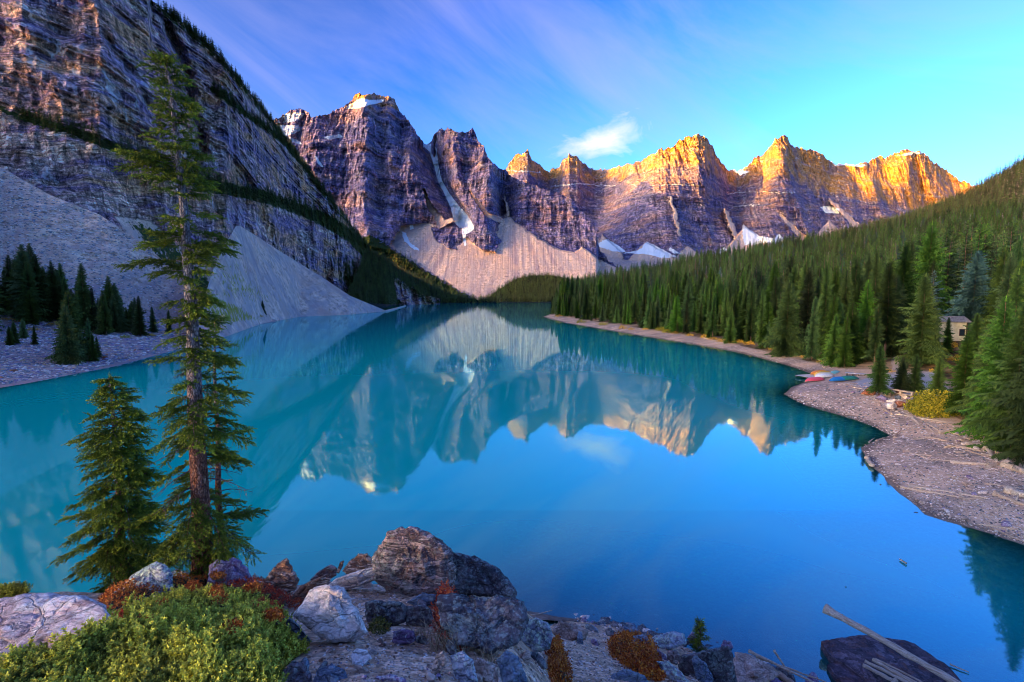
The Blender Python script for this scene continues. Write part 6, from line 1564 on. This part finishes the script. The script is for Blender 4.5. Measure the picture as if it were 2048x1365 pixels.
# ---------------------------------------------------------------- autumn bushes on the right
ab = [(1118, 634, 10, 'g'), (1162, 646, 12, 'y'), (1205, 651, 13, 'y'), (1245, 658, 12, 'g'), (1262, 660, 9, 'g'), (1322, 662, 14, 'y'), (1335, 666, 15, 'y'), (1350, 668, 9, 'g'), (1410, 676, 12, 'g'), (1426, 680, 12, 'g'), (1445, 684, 14, 'g'), (1462, 686, 15, 'g'), (1480, 686, 13, 'g'), (1500, 690, 13, 'g'), (1545, 700, 14, 'g'), (1556, 694, 14, 'g'),
      (1588, 706, 12, 'y'), (1608, 716, 10, 'g'), (1690, 730, 8, 'g'), (1640, 726, 9, 'y'), (1778, 744, 12, 'g'), (1866, 744, 10, 'g'), (1885, 704, 18, 'y'), (1900, 694, 18, 'g'), (1925, 716, 16, 'y'), (1920, 648, 18, 'y'), (1932, 642, 14, 'g'), (1905, 722, 14, 'g'), (1290, 660, 8, 'g'), (1380, 672, 9, 'g'), (1530, 696, 10, 'y'), (1875, 725, 12, 'g'), (1940, 735, 12, 'g')]
def bush_mesh(seed, n, mat):
    rs = np.random.RandomState(seed); items = []
    for i in range(n):
        d = rs.normal(size=3); d[2] = abs(d[2]) * 0.9 + 0.05; d /= np.linalg.norm(d); r = rs.uniform(0.55, 1.0) * (1 + 0.25 * math.sin(3 * math.atan2(d[1], d[0]) + seed))
        items.append((d * r * [0.9, 0.9, 0.75], d + rs.normal(size=3) * 0.5, rs.normal(size=3), 0.26, 1.0))
    V, F, A = build_scatter(items, LEAF)
    me = mesh_np('bush_mesh', V, F, False, {'mask': np.stack([A, A, A, A], -1)}); me.materials.append(mat); return me
BU = {'g': [bush_mesh(i, 190, m_gold) for i in range(2)], 'y': [bush_mesh(5 + i, 190, m_yellow) for i in range(2)]}
stems = mesh_np('stems_mesh', *tube([(0, 0, -0.1), (0.05, 0, 0.35), (0.02, 0.05, 0.8)], [0.05, 0.04, 0.01], 5)); stems.materials.append(m_dead)
for px, py, w, kd in ab:
    P = hit_r(px, py)[0]; s = w / FPX * P[1] * 0.75
    far_ = px < 1600
    lab = ('golden' if kd == 'g' else 'yellow-green') + (' bush at the forest edge above the narrow beach' if far_ else ' bush among the trees near the cabin and dock')
    root = link('autumn_bush', None, label=lab, cat='bush', group='autumn bushes along the forest edge', loc=Vector(P.tolist()))
    root.rotation_euler.z = random.uniform(0, 6); root.scale = (s * random.uniform(0.9, 1.3), s, s * random.uniform(0.7, 1.0))
    link('leaves', random.choice(BU[kd]), parent=root); link('stem', stems, parent=root)
Pw = hit_r(1868, 828)[0]
for px, py, kd in ((12, 640, 'g'), (34, 642, 'g'), (50, 640, 'y'), (80, 632, 'g'), (104, 650, 'g'), (66, 660, 'g'), (280, 668, 'y'), (300, 672, 'g'), (500, 628, 'g'), (515, 634, 'g'), (486, 622, 'y'), (250, 676, 'y')):
    P = on_sheet(shL, px, py); s = 13 / FPX * P[1] * 0.7
    root = link('autumn_bush', None, label='golden or orange bush among the stones of the left bank', cat='bush', group='autumn bushes on the left bank', loc=Vector(P.tolist()))
    root.scale = (s * 1.2, s, s * 0.7); link('leaves', random.choice(BU[kd]), parent=root); link('stem', stems, parent=root)
big_y = bush_mesh(40, 1500, m_yellow)
root = link('willow_bush', None, label='big yellow-green willow bush beside the boulder heap on the beach', cat='bush', loc=Vector(Pw.tolist())); root.scale = (2.9, 2.2, 2.9)
for v in big_y.vertices: pass
link('leaves', big_y, parent=root); link('stem', stems, parent=root)
# ================================================================== THINGS ON THE BEACH
m_wood, nt, out = new_mat('bleached_driftwood')
co = objco(nt)
rnd = node(nt, 'ShaderNodeObjectInfo').outputs['Random']
gr = noise_n(nt, mapping(nt, co, (0.6, 14, 14)), 3, 6, 0.7)
c = ramp(nt, gr, [(0.34, (0.20, 0.12, 0.08)), (0.48, (0.52, 0.38, 0.28)), (0.64, (0.78, 0.66, 0.56))])
c = mixc(nt, maprange(nt, rnd, 0, 1, 0.0, 0.45), c, (0.34, 0.20, 0.12))
principled(nt, out, c, 0.85, gr, 0.02, spec=0.15)
def logmesh(seed, bend=0.03, taper=0.5, knots=3, seg=9):
    rs = np.random.RandomState(seed); n = 14
    pts = [(t - 0.5, bend * math.sin(t * 3.1 + seed) + 0.008 * rs.normal(), 0.006 * rs.normal()) for t in np.linspace(0, 1, n)]
    rad = [(1 - taper * t) * (1 + 0.10 * rs.normal()) * 0.5 for t in np.linspace(0, 1, n)]
    return pts, rad
def driftwood(a, b, w, label, seed, z=None, group=None, fn=hit_r, stubs=0, za=None, zb=None, name='driftwood_log', taper=0.45, lift=0.0, rootend=False):
    """a log lying from photo point a to photo point b, w photo pixels thick"""
    A_ = fn(a[0], a[1])[0].copy(); B_ = fn(b[0], b[1])[0].copy()
    if za is not None:
        r, t = ratios(*a); y_ = -(H - za) / t; A_ = np.array([y_ * r, y_, za])
    if zb is not None:
        r, t = ratios(*b); y_ = -(H - zb) / t; B_ = np.array([y_ * r, y_, zb])
    rs = np.random.RandomState(seed)
    mid = (A_ + B_) / 2; L = np.linalg.norm(B_ - A_); R = w / FPX * mid[1] * 0.5
    n = 14; bend = rs.uniform(-0.02, 0.02)
    d = (B_ - A_) / L; side = np.cross(d, (0, 0, 1.0)); side /= np.linalg.norm(side)
    pts = [A_ + (B_ - A_) * t + side * L * bend * math.sin(t * 3.14) + side * R * 0.25 * rs.normal() + np.array([0, 0, R * 0.6 + lift]) - mid for t in np.linspace(0, 1, n)]
    rad = [R * (1 - taper * t) * (1 + 0.09 * rs.normal()) for t in np.linspace(0, 1, n)]
    rad[0] *= 1.15
    if rootend: rad[0] *= 1.7; rad[1] *= 1.25
    V, F = tube(pts, rad, 9)
    # object turned so that its own x axis runs along the log (keeps the grain lengthwise)
    yaw = math.atan2(d[1], d[0])
    c_, s_ = math.cos(-yaw), math.sin(-yaw)
    V2 = V.copy(); V2[:, 0] = V[:, 0] * c_ - V[:, 1] * s_; V2[:, 1] = V[:, 0] * s_ + V[:, 1] * c_
    root = link(name, mesh_np(name, V2, F, True), m_wood, label=label, cat='log', group=group, loc=Vector(mid.tolist())); root.rotation_euler.z = yaw
    for k in range(stubs):
        t = rs.uniform(0.15, 0.9); i = int(t * (n - 1)); p = V2[i * 9:(i + 1) * 9].mean(0)
        dd = np.array([0.4 * rs.normal(), rs.choice([-1, 1]) * 0.8, 0.7]); dd /= np.linalg.norm(dd); l = R * rs.uniform(2, 5)
        Vs, Fs = tube([p, p + dd * l * 0.6, p + dd * l], [R * 0.35, R * 0.22, R * 0.08], 5)
        link('branch_stub', mesh_np('branch_stub', Vs, Fs, True), m_wood, root)
    return root
logs = [((1768, 820), (1786, 831), 5, 'short pale plank-like log just below the biggest boulder of the heap', 0, {}),
        ((1790, 829), (1895, 846), 3, 'long thin pole running right from below the boulder heap towards the forest', 1, {}),
        ((1826, 838), (1838, 851), 6, 'short stubby bleached log below the yellow willow', 2, {}), ((1854, 847), (1880, 864), 4, 'bleached stick right of the stubby log, upper one of two alike', 3, {}), ((1852, 853), (1872, 868), 4, 'bleached stick right of the stubby log, lower one of two alike', 4, {}),
        ((1860, 843), (1908, 852), 3, 'thin brown pole lying under the willow towards the forest', 5, {}), ((1878, 868), (1935, 860), 6, 'thick pale log lying left of the riprap stones', 6, dict(stubs=1)),
        ((1788, 876), (1806, 858), 3, 'slanting stick beside the tip of the small inlet', 7, {}), ((1738, 886), (1750, 877), 3, 'little stick at the mouth of the small inlet, left one', 8, {}), ((1752, 883), (1768, 877), 4, 'little stick at the mouth of the small inlet, right one', 9, {}),
        ((1893, 891), (1936, 901), 4, 'pale log above the beach, upper one of the crossing pair left of the riprap', 10, {}), ((1890, 896), (1932, 893), 4, 'brown log crossing the pale log left of the riprap', 11, {}),
        ((1912, 893), (1962, 904), 5, 'pale pole ending under the thick bleached trunk', 12, {}), ((1900, 926), (1986, 931), 7, 'thick pale log lying level across the middle of the near right beach', 13, dict(stubs=2)),
        ((1932, 902), (1985, 918), 4, 'slender pole just above the level thick log', 14, {}), ((1970, 896), (1994, 926), 9, 'thick silvery trunk slanting down to the level log', 15, dict(stubs=1)), ((1975, 937), (2028, 920), 8, 'dark brown trunk meeting the silvery trunk', 16, dict(stubs=2)),
        ((2012, 935), (2062, 952), 15, 'fat grey weathered log cut by the right edge of the photo', 17, dict(rootend=True)), ((1990, 906), (2040, 920), 6, 'pale log between the riprap and the nearest big spruce', 18, {}),
        ((2000, 942), (2050, 972), 4, 'long thin stick leading to the right edge above the stump', 19, {}), ((1802, 976), (1930, 998), 6, 'long tan pole on the near right beach, upper one of the long pair', 20, {}), ((1818, 974), (1972, 998), 6, 'long brown pole lying across the long tan pole', 21, {}),
        ((1912, 988), (1992, 1034), 5, 'long pale pole slanting down past the stones towards the water', 22, {}), ((1938, 996), (1978, 1050), 4, 'thin pale stick slanting down below the long pale pole', 23, {}), ((1925, 1000), (1975, 997), 5, 'short log between the long poles and the root stump', 24, {}),
        ((1990, 991), (2062, 1018), 10, 'thick pale trunk with a dark root stump at its left end', 25, dict(rootend=True, stubs=2)), ((1960, 1050), (2040, 1062), 4, 'thin driftwood pole along the water edge at the right, upper one', 26, {}), ((1985, 1058), (2060, 1090), 4, 'thin driftwood pole along the water edge at the right, lower one', 27, {}),
        ((2015, 985), (2060, 1000), 16, 'broad grey slab of wood above the thick pale trunk', 28, {}), ((1920, 1008), (1960, 1004), 4, 'little log beside the flat stones of the near right beach', 29, {}),
        ((1610, 797), (1592, 806), 2, 'small stick on the tip of the canoe beach', 30, {}), ((1680, 796), (1702, 790), 2.5, 'curved thin stick in the middle of the canoe beach', 31, {}), ((1706, 776), (1730, 780), 3, 'pale stick between the canoes and the lone beach spruce', 32, {}), ((1693, 770), (1716, 767), 2, 'thin stick just right of the blue canoe', 33, {}),
        ((1638, 720), (1648, 737), 2.5, 'stick standing aslant on the beach corner above the canoe dock', 34, {}), ((1648, 737), (1666, 728), 2.5, 'stick forming an angle with the slanting one above the dock', 35, {}), ((1560, 703), (1600, 712), 2, 'thin pole lying along the beach at the cove corner', 36, {}),
        ((1405, 676), (1440, 684), 2, 'pale pole on the narrow beach above the middle of the forest reflection', 37, {}), ((1715, 923), (1737, 945), 0, None, 38, {})]
for a, b, w, lab, sd_, kw in logs:
    if lab is None: continue
    driftwood(a, b, w, lab, 100 + sd_, **kw)
driftwood((1733, 918), (1744, 934), 8, 'dark wet log end lying half in the water at the near right shore', 180, za=0.1, zb=0.1, taper=0.1)
rs9 = np.random.RandomState(77); k = 0
while k < 26:
    ax, ay = rs9.uniform(1740, 2045), rs9.uniform(845, 1050)
    if sd_poly(np.array([ax]), np.array([ay]), [(1790, 868), (1900, 856), (2048, 905), (2048, 1060), (1960, 1040), (1860, 1000), (1790, 940), (1760, 900)])[0] > 0: continue
    an = rs9.normal() * 0.5 + 0.3; ln = rs9.uniform(14, 46); w_ = rs9.uniform(2, 4.5)
    driftwood((ax, ay), (ax + ln * math.cos(an), ay + ln * math.sin(an) * 0.45), w_, ('thin ' if w_ < 3 else 'thick ') + ('short' if ln < 28 else 'long') + ' stick on the near right beach, ' + ('towards the inlet' if ax < 1850 else ('below the riprap' if ay < 960 else 'among the stones by the water')), 300 + k, group='sticks on the near right beach')
    k += 1
# poles in the foreground shallows
driftwood((1650, 1220), (1935, 1385), 13, 'long bleached pole reaching out over the water across the great dark slab', 201, za=1.25, zb=0.75, taper=-0.15, rootend=True)
for k, (a, b, w, lab) in enumerate([((1726, 1333), (1800, 1372), 8, 'pale pole on the great slab, lowest of the parallel bundle'), ((1730, 1324), (1840, 1380), 7, 'thin brown pole on the great slab, second from below in the bundle'), ((1745, 1322), (1850, 1384), 8, 'pinkish pole in the middle of the bundle on the great slab'), ((1755, 1326), (1870, 1388), 5, 'orange-brown split pole in the bundle on the great slab'), ((1750, 1319), (1880, 1385), 4, 'topmost thin splinter of the bundle on the great slab')]):
    driftwood(a, b, w, lab, 210 + k, za=0.65 + 0.03 * k, zb=0.6 + 0.03 * k, taper=0.1)
driftwood((1785, 1372), (1792, 1360), 10, 'short broken stub at the bottom edge below the pole bundle', 222, za=0.8, zb=0.9)
driftwood((1497, 1304), (1660, 1382), 7, 'pale driftwood stick running down right from the crossed sticks', 230, za=1.3, zb=0.7)
driftwood((1548, 1302), (1578, 1348), 5, 'short white stick standing across the others by the water', 231, za=1.6, zb=0.9)
driftwood((1512, 1316), (1668, 1372), 5, 'orange-brown stick, upper one of the crossed sticks', 232, za=1.0, zb=0.6)
driftwood((1535, 1340), (1600, 1380), 16, 'dark rotten log under the crossed sticks at the bottom edge', 233, za=0.8, zb=0.7)
driftwood((1500, 1316), (1560, 1350), 4, 'thin splinter left of the dark rotten log', 234, za=1.2, zb=0.9)
driftwood((1062, 1232), (1104, 1222), 3, 'thin white stick lying over the shore stones right of the big ledge', 235, za=0.4, zb=0.3)
driftwood((1800, 1120), (1812, 1128), 3, 'small dark tip of a sunken branch breaking the water at right', 236, za=0.05, zb=0.05, taper=-0.6)
driftwood((1900, 1330), (1938, 1346), 4, 'thin dark stick floating beside the right end of the great slab', 237, za=0.05, zb=0.03)
for i, (px, py, w) in enumerate([(1761, 970, 7), (1830, 1025, 10), (1692, 1174, 6)]):
    x_, y_ = W(px, py); s = w / FPX * y_ * 0.5
    inst_rock(pick('dark'), (x_, y_, -s * 0.1), s, ['small dark rock tip in the water, upper of two off the near right shore', 'small dark rock tip in the water, lower of two off the near right shore', 'tiny dark snag tip alone in the blue water below the right shore'][i], cat='stone', name='stone')

# ---------------------------------------------------------------- canoes on the dock and beach
def paint(name, col, rough=0.35):
    m, nt, out = new_mat(name)
    n = noise_n(nt, objco(nt), 3.0, 5, 0.6)
    c = mixc(nt, maprange(nt, n, 0.45, 0.7, 0.0, 0.35), col, tuple(x * 0.55 + 0.08 for x in col))
    principled(nt, out, c, rough, spec=0.4); return m
P_ = {'cream': paint('cream_hull', (0.80, 0.70, 0.50)), 'yellow': paint('yellow_hull', (0.85, 0.50, 0.05)), 'white': paint('white_hull', (0.80, 0.80, 0.82)), 'pink': paint('pink_hull', (0.75, 0.10, 0.16)), 'red': paint('red_hull', (0.70, 0.08, 0.04)),
      'blue': paint('blue_hull', (0.01, 0.16, 0.48)), 'green': paint('green_hull', (0.02, 0.22, 0.16)), 'aqua': paint('aqua_hull', (0.20, 0.55, 0.60)), 'orange': paint('orange_hull', (0.85, 0.28, 0.03)), 'gunwale': paint('gunwale_trim', (0.30, 0.24, 0.18), 0.6)}
def canoe(p, L, yaw, mat, label, upside=True, beam=1.15, hgt=0.60, roll=0.0):
    n, m = 27, 11; V = []
    for i in range(n):
        t = -1 + 2 * i / (n - 1)
        w = beam / 2 * (1 - abs(t) ** 2.4) ** 0.85 + 0.012
        h = hgt * (1 + 0.35 * abs(t) ** 4); keel = hgt * 0.95 * abs(t) ** 3.2; h = hgt * (1 + 0.12 * abs(t) ** 4)
        for j in range(m):
            a = math.pi * j / (m - 1)
            ca, sa = math.cos(a), math.sin(a)
            y = -w * np.sign(ca) * abs(ca) ** 0.75; z = h - (h - keel) * sa ** 0.7
            V.append((t * L / 2 * (1 + 0.02 * sa), y, z))
    V = np.array(V)
    if upside: V[:, 2] = hgt * 1.35 - V[:, 2]
    F = grid_faces(n, m)
    root = link('canoe', None, label=label, cat='canoe', group='canoes at the dock', loc=Vector([float(v) for v in p])); root.rotation_euler = (roll, 0, yaw)
    hull = link('hull', mesh_np('hull', V, F, True), mat, root)
    md = hull.modifiers.new('wall', 'SOLIDIFY'); md.thickness = 0.02
    for sg in (0, m - 1):
        pts = V[sg::m] if sg == 0 else V[m - 1::m]
        Vt, Ft = tube(pts, [0.025] * n, 5); link('gunwale', mesh_np('gunwale', Vt, Ft, True), P_['gunwale'], root)
    for t in (-0.45, 0.05, 0.5):
        i = int((t + 1) / 2 * (n - 1)); a, b = V[i * m], V[i * m + m - 1]
        Vt, Ft = tube([a, (a + b) / 2, b], [0.03, 0.03, 0.03], 4); link('thwart', mesh_np('thwart', Vt, Ft, True), P_['gunwale'], root)
    return root
def box(sx_, sy_, sz_, bev=0.0):
    bm = bmesh.new(); bmesh.ops.create_cube(bm, size=1)
    for v in bm.verts: v.co.x *= sx_; v.co.y *= sy_; v.co.z *= sz_
    if bev: bmesh.ops.bevel(bm, geom=bm.edges[:] , offset=bev, segments=1, affect='EDGES')
    me = bpy.data.meshes.new('board'); bm.to_mesh(me); bm.free(); return me
m_deck, nt, out = new_mat('grey_deck_boards')
n = noise_n(nt, mapping(nt, objco(nt), (1, 8, 8)), 2, 5, 0.7)
principled(nt, out, ramp(nt, n, [(0.35, (0.28, 0.27, 0.30)), (0.65, (0.58, 0.56, 0.60))]), 0.85)
m_dkwood, nt, out = new_mat('dark_timber'); principled(nt, out, ramp(nt, noise_n(nt, objco(nt), 5, 4, 0.7), [(0.35, (0.06, 0.045, 0.035)), (0.65, (0.20, 0.14, 0.10))]), 0.9)
# dock: a deck of planks on a frame, from (1615,757) to (1700,737) in the photo
D0 = np.array(water_pt(1612, 762)); D1 = np.array(water_pt(1680, 757))
dc = np.array([(D0[0] + D1[0]) / 2 + 0.2, D0[1] + 2.6]); dz = 0.45
yaw = math.atan2(D1[1] - D0[1], D1[0] - D0[0])
dock = link('dock', None, label='low grey plank dock at the cove corner carrying the upturned canoes', cat='dock', loc=(float(dc[0]), float(dc[1]), dz)); dock.rotation_euler.z = yaw
pl_me = box(0.27, 4.6, 0.05, 0.008); pl_me.materials.append(m_deck)
for k in range(24):
    b = link('plank', pl_me, parent=dock, loc=(-3.4 + k * 0.295, 0, 0)); b.rotation_euler.z = random.uniform(-0.006, 0.006)
fr = box(7.0, 0.16, 0.22); fr.materials.append(m_dkwood)
for yy_ in (-2.2, 0, 2.2): link('beam', fr, parent=dock, loc=(0, yy_, -0.145))
def dk(lx, ly, lz):
    c_, s_ = math.cos(yaw), math.sin(yaw)
    return (dc[0] + lx * c_ - ly * s_, dc[1] + lx * s_ + ly * c_, dz + lz)
canoe(dk(-0.1, -0.9, 0.04), 5.0, yaw + 0.03, P_['cream'], 'cream canoe upturned at the front of the dock, the broadest pale hull')
canoe(dk(0.9, 0.2, 0.04), 5.0, yaw + 0.10, P_['yellow'], 'golden yellow canoe upturned on the dock right behind the cream one')
canoe(dk(1.3, 1.2, 0.04), 4.9, yaw + 0.06, P_['orange'], 'orange canoe upturned on the dock, farthest back of the row')
canoe(dk(-1.6, -2.05, 0.04), 4.6, yaw - 0.02, P_['white'], 'white canoe lying along the front edge of the dock')
canoe(dk(5.0, 0.9, -0.2), 4.6, yaw + 0.3, P_['aqua'], 'pale aqua canoe upturned behind the right end of the dock')
def bp(px, py, up=0.0):
    P = hit_r(px, py)[0]; return (P[0], P[1], P[2] + up)
canoe(bp(1630, 763.5), 4.4, yaw - 0.03, P_['pink'], 'pink-red canoe upturned on the beach in front of the dock', beam=1.1)
canoe(bp(1681, 763.5), 4.7, yaw - 0.10, P_['blue'], 'deep blue canoe upturned on the beach right of the pink one', beam=1.2, hgt=0.62)
canoe(bp(1696, 761.5), 4.5, yaw - 0.12, P_['green'], 'dark green canoe mostly hidden behind the blue one')
# gangway beam to the right
A_ = np.array(bp(1690, 752)); B_ = np.array(bp(1745, 751)); mid = (A_ + B_) / 2
o = link('boardwalk', None, label='pale boardwalk beam running right from the dock to the beach spruce', cat='boardwalk', loc=Vector([mid[0], mid[1], mid[2] + 0.35])); o.rotation_euler.z = math.atan2(B_[1] - A_[1], B_[0] - A_[0])
Lb = float(np.linalg.norm(B_[:2] - A_[:2])); me = box(Lb, 1.1, 0.10, 0.01); me.materials.append(m_deck); link('deck', me, parent=o)
me = box(0.18, 1.0, 0.6); me.materials.append(m_dkwood)
for k in range(5): link('post', me, parent=o, loc=(-Lb / 2 + 0.3 + k * (Lb - 0.6) / 4, 0, -0.34))

# timber barrier with two bays behind the boulder heap
m_tim, nt, out = new_mat('tan_timber'); principled(nt, out, ramp(nt, noise_n(nt, mapping(nt, objco(nt), (1, 1, 5)), 3, 5, 0.7), [(0.35, (0.30, 0.20, 0.13)), (0.65, (0.60, 0.45, 0.33))]), 0.85)
A_ = np.array(bp(1779, 794)); B_ = np.array(bp(1824, 801)); mid = (A_ + B_) / 2; Lb = float(np.linalg.norm(B_[:2] - A_[:2]))
o = link('timber_barrier', None, label='low tan timber barrier with two open bays behind the boulder heap', cat='barrier', loc=Vector(mid.tolist())); o.rotation_euler.z = math.atan2(B_[1] - A_[1], B_[0] - A_[0])
me = box(0.22, 0.5, 1.0, 0.02); me.materials.append(m_tim)
for k in (-0.5, 0, 0.5): link('post', me, parent=o, loc=(k * Lb, 0, 0.5))
me = box(Lb + 0.3, 0.5, 0.16, 0.02); me.materials.append(m_tim); link('top_rail', me, parent=o, loc=(0, 0, 1.08))
me = box(Lb, 0.10, 0.42, 0.01); me.materials.append(m_dkwood); link('back_board', me, parent=o, loc=(0, 0.18, 0.35))
me = box(Lb, 0.10, 0.12, 0.01); me.materials.append(m_tim); link('middle_rail', me, parent=o, loc=(0, -0.05, 0.66))

# ---------------------------------------------------------------- cabins
m_cream, nt, out = new_mat('cream_boards'); principled(nt, out, ramp(nt, noise_n(nt, objco(nt), 1.2, 4, 0.6), [(0.35, (0.62, 0.50, 0.30)), (0.65, (0.82, 0.70, 0.46))]), 0.8)
m_roof, nt, out = new_mat('roof_shingles'); principled(nt, out, ramp(nt, noise_n(nt, objco(nt), 3, 4, 0.6), [(0.35, (0.16, 0.14, 0.13)), (0.65, (0.36, 0.32, 0.30))]), 0.85)
m_metal, nt, out = new_mat('pale_metal_roof'); principled(nt, out, ramp(nt, noise_n(nt, objco(nt), 1, 3, 0.6), [(0.4, (0.42, 0.45, 0.58)), (0.6, (0.60, 0.62, 0.74))]), 0.4, spec=0.5)
m_glass, nt, out = new_mat('dark_window_glass'); principled(nt, out, (0.02, 0.03, 0.04), 0.08, spec=0.6)
m_trim, nt, out = new_mat('brown_trim'); principled(nt, out, (0.16, 0.08, 0.05), 0.7)
m_stone2, nt, out = new_mat('grey_wall'); principled(nt, out, ramp(nt, noise_n(nt, objco(nt), 1, 4, 0.6), [(0.4, (0.24, 0.23, 0.25)), (0.6, (0.40, 0.38, 0.40))]), 0.85)
def cabin(name, p, w, d, h, yaw, wall, roofm, label, windows, roofh=1.3, over=0.5, boards=True, door=None):
    root = link(name, None, label=label, cat='cabin', loc=Vector([float(v) for v in p])); root.rotation_euler.z = yaw
    me = box(w, d, h + 1.2); me.materials.append(wall); link('wall', me, parent=root, loc=(0, 0, h / 2 - 0.6))
    V = [(-w / 2 - over, -d / 2 - over, h), (w / 2 + over, -d / 2 - over, h), (w / 2 + over, d / 2 + over, h), (-w / 2 - over, d / 2 + over, h), (-w / 2 - over, 0, h + roofh), (w / 2 + over, 0, h + roofh)]
    V += [(x, y, z + 0.16) for x, y, z in V]
    F = [(0, 4, 5, 1), (3, 2, 5, 4), (6, 7, 11, 10), (9, 10, 11, 8), (0, 1, 7, 6), (2, 3, 9, 8)]
    me = bpy.data.meshes.new('roof'); me.from_pydata(V, [], [f if len(f) == 4 else f for f in F] + [(0, 6, 10, 4), (3, 4, 10, 9), (1, 5, 11, 7), (2, 8, 11, 5)]); me.materials.append(roofm)
    rf = link('roof', me, parent=root)
    me = bpy.data.meshes.new('gable'); me.from_pydata([(-w / 2, -d / 2, h), (-w / 2, d / 2, h), (-w / 2, 0, h + roofh * 0.98), (w / 2, -d / 2, h), (w / 2, d / 2, h), (w / 2, 0, h + roofh * 0.98)], [], [(0, 2, 1), (3, 4, 5)]); me.materials.append(wall); link('gable', me, parent=root)
    if boards:
        bd = box(0.05, 0.03, h - 0.1); bd.materials.append(wall); k = -w / 2 + 0.4
        while k < w / 2: link('batten', bd, parent=root, loc=(k, -d / 2 - 0.017, h / 2)); k += 0.6
    cn_ = box(0.16, 0.16, h); cn_.materials.append(m_trim)
    for sx2 in (-1, 1): link('corner_post', cn_, parent=root, loc=(sx2 * w / 2, -d / 2, h / 2))
    for wx, wz, ww, wh in windows:
        f = box(ww + 0.2, 0.10, wh + 0.2); f.materials.append(m_trim); fo = link('window', f, parent=root, loc=(wx, -d / 2 - 0.04, wz))
        g = box(ww, 0.04, wh); g.materials.append(m_glass); link('pane', g, parent=fo, loc=(0, -0.05, 0))
    if door:
        f = box(1.0, 0.08, 2.0); f.materials.append(m_trim); link('door', f, parent=root, loc=(door, -d / 2 - 0.05, 1.0))
    return root
Pc = hit_r(1903, 682)[0]
wc = 58 / FPX * Pc[1]
cabin('cabin', Pc + [0, 2.2, -0.2], wc, 4.5, 46 / FPX * Pc[1] * 0.85, -0.35, m_cream, m_roof, 'cream-walled cabin half hidden by spruces above the pale boat ramp', [(wc * 0.38, 1.9, 0.7, 1.2)], roofh=1.0)
Pc = hit_r(1962, 628)[0]
cabin('cabin', Pc + [0, 3, 0], 34 / FPX * Pc[1], 5, 22 / FPX * Pc[1], 0.25, m_stone2, m_metal, 'small building with a pale blue-grey metal roof in the dark trees above the cream cabin', [(0, 1.8, 1.2, 1.0)], roofh=2.0, over=0.9, door=1.6)
Pc = hit_r(2034, 622)[0]
cabin('cabin', Pc + [0, 3, 0], 46 / FPX * Pc[1], 6, 24 / FPX * Pc[1], 0.1, m_stone2, m_metal, 'grey building glimpsed behind the sparse tall trunk near the right edge', [(-1.0, 1.8, 1.4, 1.0)], roofh=1.5, over=0.7)
